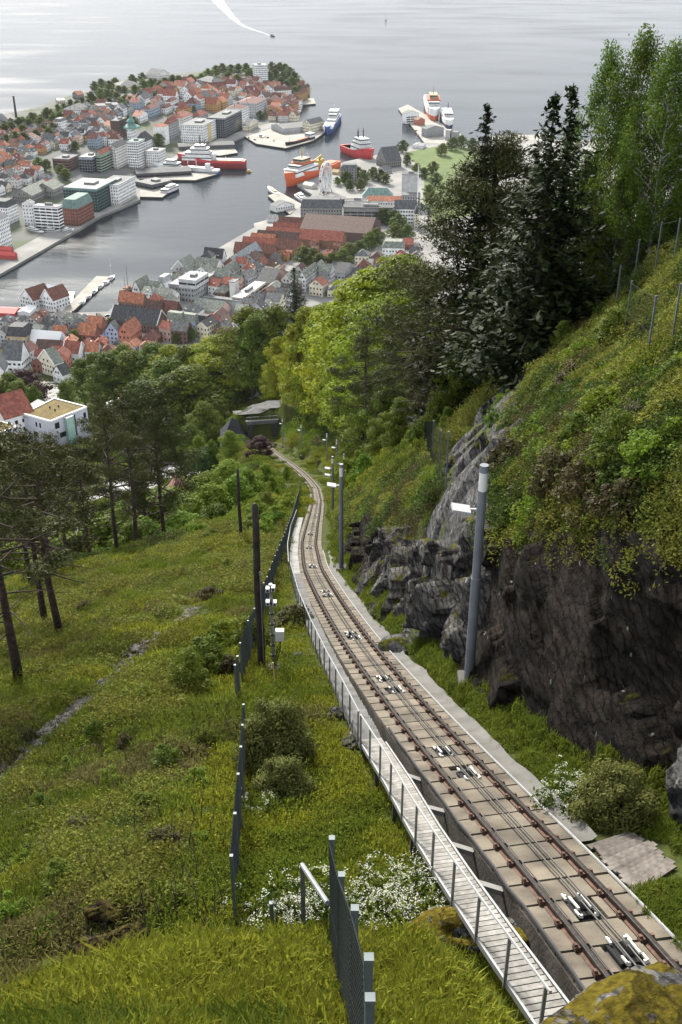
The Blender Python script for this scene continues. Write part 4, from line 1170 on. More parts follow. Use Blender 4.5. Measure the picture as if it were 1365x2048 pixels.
# light shrubs on the slope left of the line
grove('roundlime', 'tall pale-green shrub', 'on the slope left of the track bend', 'pale shrubs left of the bend',
      [(532, 925, 150, 0.75), (572, 932, 166, 0.6), (500, 935, 142, 0.9), (465, 955, 132, 0.95), (430, 972, 130, 0.95), (556, 975, 128, 0.7), (520, 985, 118, 0.85), (480, 1005, 112, 0.95), (582, 985, 122, 0.45), (448, 925, 165, 0.9), (410, 950, 155, 0.9), (545, 950, 138, 0.7)], 'shrub')
grove('roundlime', 'bushy young tree', 'behind the mossy crest on the left slope', 'young trees behind the crest',
      [(325, 975, 135, 1.1, 'roundlime'), (292, 1000, 124, 1.0, 'round'), (248, 995, 130, 1.1, 'roundlime'), (222, 1025, 116, 1.0, 'mid'), (365, 990, 132, 1.0, 'round'), (398, 985, 136, 0.9, 'roundlime'), (345, 1025, 114, 1.0, 'roundlime'), (300, 1040, 106, 1.0, 'roundlime'), (140, 1062, 104, 1.0, 'roundlime'), (60, 1080, 100, 1.1, 'round'), (440, 1010, 116, 0.9, 'round'), (395, 1035, 108, 0.8, 'roundlime'), (180, 1045, 110, 1.0, 'round'), (20, 1095, 94, 1.0, 'roundlime'), (265, 1050, 102, 0.8, 'mid'), (100, 1085, 98, 0.9, 'roundlime')])
# pines on the left
foot('pine', 40, 1370, 872, 'nearest tall pine with a leaning bare trunk at the left edge', 'pines on the left slope', 1.25, 0, rot=.4)
foot('pine', 122, 1287, 880, 'tall dark-trunked pine right of the nearest one', 'pines on the left slope', 1.2, 1, rot=2)
foot('pine', 95, 1262, 900, 'thinner pine close behind the dark-trunked one', 'pines on the left slope', 1.2, 2, rot=3)
grove('pine', 'pine with thin bare trunk', 'in the stand below the moss-roofed villa', 'pines in front of the villa',
      [(150, 885, 86, 1.0), (203, 815, 90, .9), (242, 790, 100, .9), (302, 785, 104, .85), (62, 880, 78, 1.0), (15, 890, 66, 1.1), (272, 830, 118, .8), (105, 890, 95, 1.0)])
# single bushes near the line
foot('rhodo', 555, 1530, 1412, 'large round rhododendron bush on the lawn under the fence', None, .66, 0, 'shrub', up=.3)
foot('rhodo', 568, 1600, 1528, 'smaller rhododendron just below the large round one', None, .8, 0, 'shrub', rot=2.2, up=.3)
foot('rhodo', 1225, 1640, 1548, 'yellowish rhododendron at the foot of the black rock wall', None, .95, 0, 'shrub', rot=4, up=.1)
foot('bush', 380, 1385, 1310, 'dense green shrub right of the scree strip', None, .8, 0, 'shrub', up=.2)
foot('bush', 505, 1300, 1235, 'dark shrub at the foot of the stone stairs fence', None, 1.0, 1, 'shrub')
foot('olivebush', 590, 1255, 1215, 'olive bush on the lawn beside the stairs', None, 1.2, 1, 'shrub')

# shrubs and saplings dotted over both slopes
def dotted(rows, desc, where, group, hs):
    rows = sorted(rows); r = random.Random(len(rows))
    for i, (px, py, k) in enumerate(rows):
        b = hit(px, py); put_plant(k, (b[0], b[1], b[2] - .1), r.uniform(*hs) * (1.6 if k in ('birch', 'roundlime') else 1), f'{desc}, {ORD[i]} from the left {where}', 'shrub', group, r.uniform(.75, 1.15), name='shrub')
dotted([(60, 1480, 'olivebush'), (95, 1640, 'bush'), (140, 1560, 'limebush'), (165, 1690, 'olivebush'), (190, 1480, 'bush'), (230, 1590, 'limebush'), (255, 1500, 'olivebush'), (290, 1640, 'bush'), (300, 1420, 'limebush'), (330, 1550, 'bush'), (350, 1450, 'olivebush'), (395, 1600, 'limebush'), (410, 1500, 'bush'), (430, 1440, 'limebush'), (60, 1760, 'limebush'), (120, 1800, 'bush'), (330, 1720, 'olivebush'), (400, 1700, 'limebush'), (30, 1560, 'bush'), (430, 1770, 'bush'), (20, 1860, 'limebush'), (360, 1820, 'bush')], 'low straggly shrub', 'on the lower left slope', 'straggly shrubs on the lower left slope', (.45, .95))
dotted([(170, 1230, 'olivebush'), (230, 1180, 'bush'), (280, 1130, 'olivebush'), (330, 1110, 'limebush'), (370, 1160, 'bush'), (400, 1120, 'limebush'), (425, 1200, 'olivebush'), (440, 1290, 'limebush'), (455, 1150, 'bush'), (340, 1260, 'limebush'), (460, 1350, 'olivebush'), (415, 1340, 'bush'), (510, 1110, 'limebush'), (540, 1060, 'bush'), (500, 1050, 'limebush'), (450, 1080, 'olivebush')], 'waist-high shrub', 'on the upper left slope', 'shrubs on the upper left slope', (.7, 1.5))
dotted([(1010, 960, 'olivebush'), (1050, 1010, 'bush'), (1090, 930, 'limebush'), (1120, 1000, 'olivebush'), (1160, 900, 'bush'), (1190, 1010, 'olivebush'), (1215, 840, 'limebush'), (1240, 940, 'bush'), (1265, 1040, 'olivebush'), (1290, 860, 'olivebush'), (1310, 960, 'limebush'), (1335, 800, 'bush'), (1345, 1050, 'bush'), (1100, 840, 'bush'), (1150, 780, 'olivebush'), (1200, 740, 'limebush'), (1230, 690, 'bush'), (1060, 880, 'limebush'), (1320, 640, 'limebush'), (1280, 600, 'bush'), (1180, 660, 'bush'), (1350, 560, 'olivebush')], 'low bank shrub', 'above the cliff', 'shrubs on the bank above the cliff', (.6, 1.5))
dotted([(428, 1000, 'limebush'), (452, 1015, 'limebush'), (470, 1035, 'bush'), (492, 1020, 'limebush'), (515, 1040, 'limebush'), (535, 1020, 'bush'), (556, 1035, 'limebush'), (575, 1020, 'limebush'), (585, 1000, 'bush'), (410, 1040, 'bush'), (440, 1060, 'limebush'), (478, 1072, 'limebush'), (505, 1075, 'bush'), (530, 1085, 'limebush'), (380, 1060, 'limebush'), (350, 1075, 'bush'), (310, 1085, 'limebush'), (270, 1095, 'bush'), (235, 1105, 'limebush'), (550, 1060, 'limebush'), (568, 1050, 'bush'), (395, 1085, 'limebush'), (425, 1090, 'bush'), (200, 1120, 'limebush'), (155, 1125, 'bush'), (330, 1050, 'limebush')], 'bright leafy thicket bush', 'below the track bend', 'leafy bushes below the bend', (1.3, 2.6))
for k, (px, py, sz, lab) in enumerate([(1330, 905, .5, 'dark rock showing through the shrubs at the right edge'), (1150, 960, .35, 'small rock among bank shrubs above the cliff'), (1075, 870, .4, 'grey rock on the bank right of the slab'), (1205, 900, .3, 'stone half buried on the fern bank')]):
    boulder(hit(px, py), (sz, sz * .8, sz * .7), grey_rock, lab, 40 + k * 1.3, k, .3)
# ------------------------------------------------------------------ ground cover
def scatter(name, pts, rots, scl, idx, sources, label, cat):
    """one object of uncountable small plants: source meshes instanced on points"""
    c = bpy.data.collections.new(name + '_sources')
    for k, me in enumerate(sources):
        o = bpy.data.objects.new(f'{name}_source_{k:02d}', me); c.objects.link(o)
    me = bpy.data.meshes.new(name)
    me.vertices.add(len(pts)); me.vertices.foreach_set('co', np.asarray(pts, np.float32).ravel())
    a = me.attributes.new('rot', 'FLOAT_VECTOR', 'POINT'); a.data.foreach_set('vector', np.asarray(rots, np.float32).ravel())
    a = me.attributes.new('scl', 'FLOAT', 'POINT'); a.data.foreach_set('value', np.asarray(scl, np.float32))
    a = me.attributes.new('idx', 'INT', 'POINT'); a.data.foreach_set('value', np.asarray(idx, np.int32))
    for s in sources:
        if s.materials[0].name not in [q.name for q in me.materials]: me.materials.append(s.materials[0])
    o = link(name, me)
    g = bpy.data.node_groups.new(name + '_nodes', 'GeometryNodeTree')
    g.interface.new_socket('Geometry', in_out='INPUT', socket_type='NodeSocketGeometry')
    g.interface.new_socket('Geometry', in_out='OUTPUT', socket_type='NodeSocketGeometry')
    N, L = g.nodes, g.links
    gi = N.new('NodeGroupInput'); go = N.new('NodeGroupOutput')
    ip = N.new('GeometryNodeInstanceOnPoints'); ci = N.new('GeometryNodeCollectionInfo')
    ci.inputs['Collection'].default_value = c; ci.inputs['Separate Children'].default_value = True; ci.inputs['Reset Children'].default_value = True
    def attr(n, t):
        q = N.new('GeometryNodeInputNamedAttribute'); q.data_type = t; q.inputs['Name'].default_value = n
        return q.outputs['Attribute']
    L.new(gi.outputs[0], ip.inputs['Points']); L.new(ci.outputs[0], ip.inputs['Instance'])
    ip.inputs['Pick Instance'].default_value = True
    L.new(attr('idx', 'INT'), ip.inputs['Instance Index']); L.new(attr('rot', 'FLOAT_VECTOR'), ip.inputs['Rotation']); L.new(attr('scl', 'FLOAT'), ip.inputs['Scale'])
    L.new(ip.outputs[0], go.inputs[0])
    md = o.modifiers.new('scatter', 'NODES'); md.node_group = g
    return stuff(o, label, cat)

def grass_patch(seed, R, n, h, m, w=.012, lean=.5):
    r = np.random.default_rng(seed)
    a = r.uniform(0, 6.28, n); q = np.sqrt(r.random(n)) * R
    B = np.c_[q * np.cos(a), q * np.sin(a), np.full(n, -.05)]
    H = h * r.uniform(.5, 1.25, n); d = r.uniform(0, 6.28, n); ln = lean * r.uniform(.2, 1.3, n) * H
    D = np.c_[np.cos(d), np.sin(d), 0 * d]; S = np.c_[-np.sin(d), np.cos(d), 0 * d] * w * r.uniform(.7, 1.4, n)[:, None]
    M = B + D * (ln * .35)[:, None] + np.c_[0 * H, 0 * H, H * .62]; T = B + D * ln[:, None] + np.c_[0 * H, 0 * H, H * (1 - .25 * r.random(n))]
    V = np.stack([B - S, B + S, M + S * .8, M - S * .8, T], 1).reshape(-1, 3)
    i = np.arange(n)[:, None] * 5
    me = bpy.data.meshes.new('grass_patch')
    F = [tuple(x) for x in np.hstack([i, i + 1, i + 2, i + 3]).tolist()] + [tuple(x) for x in np.hstack([i + 3, i + 2, i + 4]).tolist()]
    me.from_pydata(V.tolist(), [], F); me.materials.append(m)
    return me
def herb_patch(seed, R, n, h, m, leaf, aspect=.55):
    r = np.random.default_rng(seed); a = r.uniform(0, 6.28, n); q = np.sqrt(r.random(n)) * R
    C = np.c_[q * np.cos(a), q * np.sin(a), h * (1 - (q / R) ** 2 * .7) * r.uniform(.15, 1.1, n)]
    V, F = leaf_quads(C, unit(r, n) * .8 + [0, 0, .8], leaf, r, aspect, .1)
    return np_mesh('herb_patch', V, F, m, smooth=False)
def fern_patch(seed, n, L, m):
    r = np.random.default_rng(seed); lv = Leaves()
    for k in range(n):
        a = r.uniform(0, 6.28); l = L * r.uniform(.6, 1.1); t = np.linspace(.12, 1, 11)
        z = l * (.85 * t - .62 * t ** 2); x = l * .8 * t
        sp = np.array([math.cos(a), math.sin(a)]); sd = np.array([-sp[1], sp[0]])
        for j in range(10):
            w = l * .26 * (1 - t[j]) ** .7 + .02
            p = np.array([*(sp * x[j]), z[j]]); dn = np.array([*(sp * (x[j + 1] - x[j])), z[j + 1] - z[j]])
            for s in (-1, 1):
                tip = p + np.array([*(sd * w * s), -.15 * w]) + dn * .7
                lv.add((np.array([p, p + dn * .75, tip, tip - dn * .5]), np.array([[0, 1, 2, 3]])))
    return lv.mesh('fern_patch', m)
def flower_patch(seed, R, n, h, mg, mw):
    r = np.random.default_rng(seed); lv = Leaves(); fl = Leaves()
    for k in range(n):
        a = r.uniform(0, 6.28); q = math.sqrt(r.random()) * R; hh = h * r.uniform(.65, 1.15)
        c = np.array([q * math.cos(a), q * math.sin(a), hh])
        C = c + r.normal(0, 1, (9, 3)) * [.045, .045, .012]
        fl.add(leaf_quads(C, np.tile([[0, 0, 1.]], (9, 1)) + r.normal(0, .25, (9, 3)), .030, r, .9))
        C2 = np.array([c[0], c[1], 0]) + r.normal(0, 1, (14, 3)) * [.12, .12, 0] + np.c_[np.zeros((14, 2)), r.uniform(.05, hh * .85, 14)]
        lv.add(leaf_quads(C2, unit(r, 14) + [0, 0, .8], .14, r, .4))
    Vg, Fg = np.vstack(lv.V), np.vstack(lv.F); Vf, Ff = np.vstack(fl.V), np.vstack(fl.F) + len(np.vstack(lv.V))
    me = np_mesh('flower_patch', np.vstack([Vg, Vf]), np.vstack([Fg, Ff]), mg, smooth=False)
    me.materials.append(mw)
    mi = np.r_[np.zeros(len(Fg), np.int32), np.ones(len(Ff), np.int32)]; me.polygons.foreach_set('material_index', mi)
    return me
G_bright = leaf_mat('grass_bright', (.145, .168, .012), (.290, .305, .036), .40, rnd=.20, hue=.012)
G_deep = leaf_mat('grass_deep', (.085, .122, .012), (.175, .212, .028), .38, rnd=.22, hue=.015)
G_straw = leaf_mat('grass_straw', (.110, .110, .030), (.220, .190, .070), .3, rnd=.2, hue=.01)
F_fern = leaf_mat('fern_leaf', (.120, .148, .020), (.240, .245, .044), .40, rnd=.22, hue=.015)
S_bil = leaf_mat('bilberry_leaf', (.098, .118, .018), (.200, .208, .036), .35, rnd=.28, hue=.022)
S_heath = leaf_mat('heather_twig', (.055, .048, .018), (.125, .098, .036), .15, rnd=.28, hue=.02)
S_dark = leaf_mat('bramble_leaf', (.036, .062, .013), (.088, .128, .022), .3, rnd=.25, hue=.02)
W_fl = mat('white_petals', (.42, .43, .34), .7, var=.06)

def fan(n, r0, r1, ang, rs):
    r = np.exp(rs.uniform(math.log(r0), math.log(r1), n)); a = rs.uniform(-ang, ang, n)
    x = r * np.sin(a); y = r * np.cos(a)
    return x, y
def slope_rot(x, y, rs, tilt=.5):
    e = .4; dzx = (gz(x + e, y) - gz(x - e, y)) / (2 * e); dzy = (gz(x, y + e) - gz(x, y - e)) / (2 * e)
    k = tilt
    return np.c_[np.clip(np.arctan(dzy) * k, -.6, .6), np.clip(-np.arctan(dzx) * k, -.6, .6), rs.uniform(0, 6.28, len(x))]
DECK = np.mean([hit(*p) for p in ((1172, 1700), (1272, 1668), (1364, 1730), (1262, 1800))], 0)
def regions(x, y):
    u = x - tx(y); a = -u
    dw = np.full(np.shape(x), 9.)
    for p_, q_ in zip(WP[:-1, :2], WP[1:, :2]):
        v_ = q_ - p_; t_ = np.clip(((x - p_[0]) * v_[0] + (y - p_[1]) * v_[1]) / (v_ @ v_), 0, 1); dw = np.minimum(dw, np.hypot(x - p_[0] - t_ * v_[0], y - p_[1] - t_ * v_[1]))
    walk = (u < -1.0) & (dw > np.where(u > np.interp(y, WP[:, 1], WP[:, 0] - tx(WP[:, 1])), .7, .95)) & ~((y < 23) & (dw < 3.2) & (u > np.interp(y, WP[:, 1], WP[:, 0] - tx(WP[:, 1]))))
    walk2 = (u < -1.0) & (dw > .5) & ~((y < 23) & (u > np.interp(y, WP[:, 1], WP[:, 0] - tx(WP[:, 1]))))
    strip = walk2 & (u > -2.4) & (y > 9)
    bank = u > ufoot(y) + np.interp(y, [0, 13, 15, 60, 80], [0, .2, 1.95, 1.6, .2])
    verge = (u > np.interp(y, [13.5, 14.5], [1.1, 1.75])) & (u < ufoot(y) + np.interp(y, [13, 15], [.15, .75])) & (np.hypot((x - DECK[0]) / 1.2, (y - DECK[1]) / 1.4) > 1)
    mound = gz(x, y, False) - CZ > tground(y) + .6
    return u, a, walk, walk2, strip, bank, verge, (y < 10.5) & (u < -1.5)
def scree_mask(x, y):
    pts = np.array([hit(*p)[:2] for p in [(-20, 1585), (60, 1520), (130, 1450), (215, 1385), (265, 1320), (310, 1285), (370, 1240), (405, 1215)]])
    d = np.full(len(x), 9.)
    for p, q in zip(pts[:-1], pts[1:]):
        v = q - p; t = np.clip(((x - p[0]) * v[0] + (y - p[1]) * v[1]) / (v @ v), 0, 1)
        d = np.minimum(d, np.hypot(x - p[0] - t * v[0], y - p[1] - t * v[1]))
    return d < 1.0
def on_outcrop(x, y):
    xa, ya, xb, yb = 3.6, 31.5, 8.2, 51
    t = np.clip(((x - xa) * (xb - xa) + (y - ya) * (yb - ya)) / ((xb - xa) ** 2 + (yb - ya) ** 2), -.05, 1.03)
    return np.hypot(x - xa - t * (xb - xa), y - ya - t * (yb - ya)) < 1.6 + 1.3 * fbm(x * .5, y * .5)

rs = np.random.default_rng(21)
def ground_cover():
    # grass
    gp = [grass_patch(k, .30, 90, .27, [G_bright, G_deep, G_bright][k], .010, .6) for k in range(3)]                # near
    gp += [grass_patch(10 + k, .85, 330, .36, [G_bright, G_deep, G_straw][k], .016, .6) for k in range(3)]            # middle
    gp += [grass_patch(20 + k, 2.4, 900, .55, [G_bright, G_deep][k], .034, .5) for k in range(2)]                     # far
    gp += [grass_patch(30 + k, .5, 170, .10, [G_bright, G_deep][k], .009, .5) for k in range(2)]                      # lawn
    X = []; Y = []; I = []; S = []
    x, y = fan(16000, 4.6, 20, .52, rs); u, a, walk, walk2, strip, bank, verge, near = regions(x, y)
    ok = near & (x < 2.9)
    X.append(x[ok]); Y.append(y[ok]); I.append(np.where(fbm(x[ok] * .8, y[ok] * .8) > .05, 1, rs.integers(0, 2, ok.sum()) * 2)); S.append(rs.uniform(.65, 1.25, ok.sum()))
    x, y = fan(26000, 9, 75, .50, rs); u, a, walk, walk2, strip, bank, verge, near = regions(x, y)
    lawn = walk2 & (a < 6.4) & (y > 10) & (y < 48)
    ok = (walk & ~near & (~lawn | (fbm(x * .5, y * .5) > .25)) & ~scree_mask(x, y) & (fbm(x * .35 + 7, y * .35) > -.12)) | verge
    nz = fbm(x[ok] * .25, y[ok] * .25 + 3)
    X.append(x[ok]); Y.append(y[ok]); I.append(np.where(verge[ok], 4, np.where(nz > .12, 3, np.where(nz > -.33, 4, 5)))); S.append(rs.uniform(.6, 1.15, ok.sum()) * np.where(verge[ok], .62, 1) * np.interp(y[ok], [9, 30], [.6, 1]))
    ok2 = (lawn | strip)
    X.append(x[ok2]); Y.append(y[ok2]); I.append(np.where(fbm(x[ok2] * .6, y[ok2] * .6) > -.05, 8, 9)); S.append(rs.uniform(.8, 1.6, ok2.sum()))
    x, y = fan(9000, 60, 300, .46, rs); u, a, walk, walk2, strip, bank, verge, near = regions(x, y)
    ok = walk | ((u > 1.8) & (u < 9))
    X.append(x[ok]); Y.append(y[ok]); I.append(np.where(fbm(x[ok] * .1, y[ok] * .1) > 0, 6, 7)); S.append(rs.uniform(.6, 1.0, ok.sum()) * np.interp(y[ok], [60, 120], [.6, 1]) * np.where(np.abs(u[ok]) < 5, .55, 1))
    X, Y, I, S = map(np.concatenate, (X, Y, I, S))
    scatter('grass', np.c_[X, Y, gz(X, Y)], slope_rot(X, Y, rs), S, I, gp, 'rough green grass over the slopes and verges', 'grass')
    # ferns, bilberry, bramble, heather
    hp = [fern_patch(40 + k, 8, .48, F_fern) for k in range(3)]
    hp += [herb_patch(50, .55, 420, .45, S_bil, .062), herb_patch(51, .6, 440, .55, S_bil, .068), herb_patch(52, .6, 420, .5, S_dark, .075), herb_patch(53, .55, 460, .42, S_heath, .06, .3), herb_patch(54, .65, 420, .55, F_fern, .085, .35), herb_patch(55, .6, 420, .5, L_lime, .07)]
    hp += [herb_patch(60, 1.7, 900, 1.2, S_bil, .17), herb_patch(61, 1.7, 900, 1.3, S_dark, .18), herb_patch(62, 1.6, 900, 1.1, S_heath, .16, .4), herb_patch(63, 1.7, 900, 1.2, L_lime, .17)]
    X = []; Y = []; I = []; S = []
    x, y = fan(40000, 12, 90, .50, rs); u, a, walk, walk2, strip, bank, verge, near = regions(x, y)
    okb = bank & ~on_outcrop(x, y)
    n1 = fbm(x * .30 + 11, y * .30); n2 = fbm(x * .7, y * .7 + 31); n3 = fbm(x * 1.1 + 5, y * 1.1)
    ib = np.where(n3 > .42, 8, np.where(n1 > .12, np.where(n2 > 0, 3, 7), np.where(n1 > -.10, np.where(n2 > .1, 4, 5), np.where(n2 > -.15, 6, 5))))
    X.append(x[okb]); Y.append(y[okb]); I.append(ib[okb]); S.append(rs.uniform(.7, 1.5, okb.sum()) * np.interp(y[okb], [12, 50, 90], [.8, 1.15, 1.7]))
    okl = walk & ~scree_mask(x, y) & ~((a < 6.4) & (y < 48)) & (n2 + .6 * n1 > -.06) & (y > 13.5)
    il = np.where(n1 > .22, rs.integers(0, 3, len(x)), np.where(n1 > -.05, np.where(n2 > .15, 7, 4), np.where(n3 > .28, 6, np.where(n2 > -.05, 3, 5))))
    X.append(x[okl]); Y.append(y[okl]); I.append(il[okl]); S.append(rs.uniform(.6, 1.6, okl.sum()) * np.interp(y[okl], [12, 40, 90], [.7, 1.1, 1.6]))
    x, y = fan(3600, 14, 80, .50, rs); u, a, walk, walk2, strip, bank, verge, near = regions(x, y)
    ok = (((a > 6.8) & walk) | (bank & ~on_outcrop(x, y))) & ~scree_mask(x, y)
    I.append(rs.choice([9, 9, 10, 10, 11, 11, 12], ok.sum())); X.append(x[ok]); Y.append(y[ok]); S.append(rs.uniform(.14, .46, ok.sum()) * np.interp(y[ok], [14, 60], [.8, 1.3]))
    x, y = fan(9000, 75, 420, .46, rs); u, a, walk, walk2, strip, bank, verge, near = regions(x, y)
    n1 = fbm(x * .05 + 2, y * .05); ok = ((u > 7) | ((a > 7) & (y > 80)))
    ok &= ~((y > 255) & (a > 12) & (a < 80) & (y < 345))
    I.append(np.where(n1 > .15, 12, np.where(n1 > -.1, 9, np.where(rs.random(len(x)) > .3, 10, 11)))[ok]); X.append(x[ok]); Y.append(y[ok]); S.append(rs.uniform(.7, 1.5, ok.sum()) * np.interp(y[ok], [75, 200, 400], [.7, 1.2, 1.9]))
    X, Y, I, S = map(np.concatenate, (X, Y, I, S))
    scatter('undergrowth', np.c_[X, Y, gz(X, Y) - .03], slope_rot(X, Y, rs, .8), S, I, hp, 'ferns, bilberry, bramble and heather covering the banks', 'undergrowth')
    # white umbels
    fp = [flower_patch(70 + k, .55, 11, .7, S_dark if k else G_deep, W_fl) for k in range(3)]
    X = []; Y = []
    for px, py, rx, ry, n in [(790, 1805, 80, 50, 20), (740, 1850, 50, 22, 6), (850, 1850, 26, 16, 3), (575, 1838, 40, 26, 7), (505, 1855, 20, 10, 2), (620, 1830, 26, 26, 5), (1140, 1615, 34, 22, 9), (522, 1640, 12, 12, 2)]:
        for _ in range(n):
            while True:
                q = rs.uniform(-1, 1, 2)
                if q @ q < 1: break
            p = hit(px + q[0] * rx, py + q[1] * ry)
            X.append(p[0]); Y.append(p[1])
    X = np.array(X); Y = np.array(Y)
    scatter('white_flowers', np.c_[X, Y, gz(X, Y)], np.c_[np.zeros((len(X), 2)), rs.uniform(0, 6.28, len(X))], rs.uniform(.6, 1.0, len(X)), rs.integers(0, 3, len(X)), fp, 'tall white umbel flowers in patches beside the walkway', 'flowers')
ground_cover()
# ------------------------------------------------------------------ sea and land plates
def sea_material():
    m, t, b, o = nodes('sea_water')
    N, L = t.nodes, t.links
    tc = N.new('ShaderNodeTexCoord')
    def noise(s, d=4, st=(1, 1, 1), rot=0):
        mp = N.new('ShaderNodeMapping'); mp.inputs['Scale'].default_value = st; mp.inputs['Rotation'].default_value = (0, 0, rot)
        n = N.new('ShaderNodeTexNoise'); n.inputs['Scale'].default_value = s; n.inputs['Detail'].default_value = d
        L.new(tc.outputs['Object'], mp.inputs['Vector']); L.new(mp.outputs[0], n.inputs['Vector']); return n.outputs['Fac']
    b.inputs['Base Color'].default_value = (.016, .024, .030, 1)
    b.inputs['IOR'].default_value = 1.333
    mr = N.new('ShaderNodeMapRange'); mr.inputs[1].default_value = .35; mr.inputs[2].default_value = .68; mr.inputs[3].default_value = .07; mr.inputs[4].default_value = .20
    L.new(noise(.0032, 5, (1, 2.6, 1), .35), mr.inputs[0]); L.new(mr.outputs[0], b.inputs['Roughness'])
    ad = N.new('ShaderNodeMath'); ad.operation = 'MULTIPLY_ADD'; ad.inputs[1].default_value = 3.0
    L.new(noise(.045, 5, (1, 1.8, 1), .4), ad.inputs[0]); L.new(noise(.35, 3, (1, 1.6, 1), .2), ad.inputs[2])
    bp = N.new('ShaderNodeBump'); bp.inputs['Strength'].default_value = .5; bp.inputs['Distance'].default_value = .16
    L.new(ad.outputs[0], bp.inputs['Height']); L.new(bp.outputs[0], b.inputs['Normal'])
    return m
E_ = 15000
struct(link('sea', np_mesh('sea', np.array([[-E_, -2000, 0], [E_, -2000, 0], [E_, 22000, 0], [-E_, 22000, 0]], float), np.array([[0, 1, 2, 3]]), sea_material(), False)), 'grey fjord water with a bright glare beyond the headland')

def inpoly(P, x, y):
    P = np.asarray(P, float); c = np.zeros(np.shape(x), bool); j = len(P) - 1
    for i in range(len(P)):
        a, b_ = P[i], P[j]
        k = ((a[1] > y) != (b_[1] > y)) & (x < (b_[0] - a[0]) * (y - a[1]) / (b_[1] - a[1] + 1e-12) + a[0])
        c ^= k; j = i
    return c
def wpoly(px, z=2.5): return np.array([at(x, y, z)[:2] for x, y in px])

NORD = wpoly([(-260, 640), (-120, 602), (0, 545), (127, 473), (159, 455), (196, 432), (240, 414), (275, 399), (274, 352), (300, 343), (340, 325), (372, 303), (440, 292), (487, 272), (560, 250), (585, 243), (592, 232), (600, 220), (603, 208),
              (618, 192), (624, 178), (612, 166), (600, 158), (578, 152), (540, 150), (480, 152), (420, 157), (340, 165), (280, 173), (230, 181), (190, 199), (130, 213), (60, 240), (0, 250), (-110, 262), (-300, 300)])
_q0 = at(60, 510)[:2]; _q1 = at(560, 250)[:2]; _qd = (_q1 - _q0) / np.linalg.norm(_q1 - _q0)
def zn(x, y):
    """ground height on the headland: low quays, a ridge towards the open sea"""
    p = (x - _q0[0]) * -_qd[1] + (y - _q0[1]) * _qd[0]
    return 2.5 + 17 * sstep(50, 210, p)
def headland():
    mn = NORD.min(0) - 10; mx = NORD.max(0) + 10
    xs = np.arange(mn[0], min(mx[0], 60), 6.); ys = np.arange(mn[1], mx[1], 6.)
    X, Y = np.meshgrid(xs, ys, indexing='ij')
    ins = inpoly(NORD, X, Y)
    Z = np.where(ins, zn(X, Y), -3.)
    V = np.stack([X, Y, Z], -1).reshape(-1, 3)
    F = grid_mesh(V, len(xs), len(ys)); keep = ins.reshape(-1)[F].any(1)
    m = mat('headland_ground', (.12, .12, .115), .95, c2=(.075, .095, .045), scale=.018, mix=(.46, .56), detail=8)
    return struct(link('headland', np_mesh('headland', V, F[keep][:, ::-1], m)), 'built-up headland between harbour and fjord')
headland()
def harbour_front():
    m = mat('quay_paving', (.20, .195, .185), .92, c2=(.30, .29, .27), scale=.03, detail=8); n = np.array([-_qd[1], _qd[0]]) * 24
    mb = MB()
    for a, b_ in zip(NORD[1:17], NORD[2:18]):
        d = (b_ - a) / np.linalg.norm(b_ - a); k = np.array([-d[1], d[0]]) * 5
        mb.prism([a - d * 2 - k * .6, b_ + d * 2 - k * .6, b_ + d * 2 + n, a - d * 2 + n], -3, 2.62 + .01 * len(mb.v))
    struct(mb.build('quay', m), 'stone harbour front along the headland')
harbour_front()
asphalt = mat('quay_paving', (.20, .195, .185), .92, c2=(.30, .29, .27), scale=.03, detail=8)
pier_m = mat('pier_deck', (.30, .28, .245), .92, c2=(.40, .375, .33), scale=.06, detail=6)
pier_dark = mat('quay_wall_dark', (.045, .042, .038), .9, var=.3, scale=.1)
NEAR = [(-260, 640), (-150, 626), (42, 624), (141, 626), (216, 623), (255, 592), (340, 548), (429, 501), (506, 456), (545, 440), (582, 429), (604, 409), (625, 389), (594, 369), (640, 346), (690, 323), (745, 312), (800, 299), (850, 285), (925, 290), (1000, 283), (1060, 280), (1300, 280), (1420, 330), (1600, 600), (1600, 740), (-300, 740)]
struct(MB().prism(wpoly(NEAR), -4, 2.5).build('quayside', asphalt), 'paved quays and streets on the near side of the harbour')
def pier(px, label, z=2.4, m=None, name='pier'):
    P = wpoly(px, z)
    t = thing(name, label, 'pier', (*P.mean(0), 0))
    MB().prism(P, 1.7, z).build('deck', m or pier_m, t)
    c = P.mean(0); Q = c + (P - c) * .992
    MB().prism(Q, -3, 1.69).build('quay_wall', pier_dark, t)
pier([(121, 626), (193, 552), (221, 553), (141, 627)], 'long pale timber pier with moored boats by the white wharf houses')
pier([(271, 362), (271, 393), (325, 394), (353, 373), (342, 362)], 'ferry terminal quay beside the white catamaran')
pier([(271, 345), (271, 358), (391, 360), (434, 348), (434, 343), (342, 341)], 'long quay with dark shed under the big white ship')
pier([(352, 292), (352, 302), (440, 311), (476, 305), (470, 297)], 'dark inner pier behind the white and red ship')
pier([(483, 268), (513, 287), (571, 296), (627, 281), (652, 263), (648, 254), (612, 246), (560, 247)], 'broad concrete pier with warehouses opposite the orange ship')
pier([(603, 196), (606, 209), (632, 207), (628, 196)], 'small dark pier by the ochre houses at the headland tip')
pier([(536, 391), (580, 428), (606, 409), (560, 384)], 'pale pier with a blue-roofed shed and sailing ship')
pier([(508, 447), (509, 453), (552, 459), (566, 441), (540, 438)], 'low dark jetty with a white kiosk on the old quay')
pier([(797, 217), (850, 286), (927, 290), (922, 268), (816, 209)], 'outer harbour pier with cruise sheds and ships alongside')
pier([(985, 272), (1100, 268), (1100, 280), (985, 284)], 'breakwater and marina behind the lone spruce')

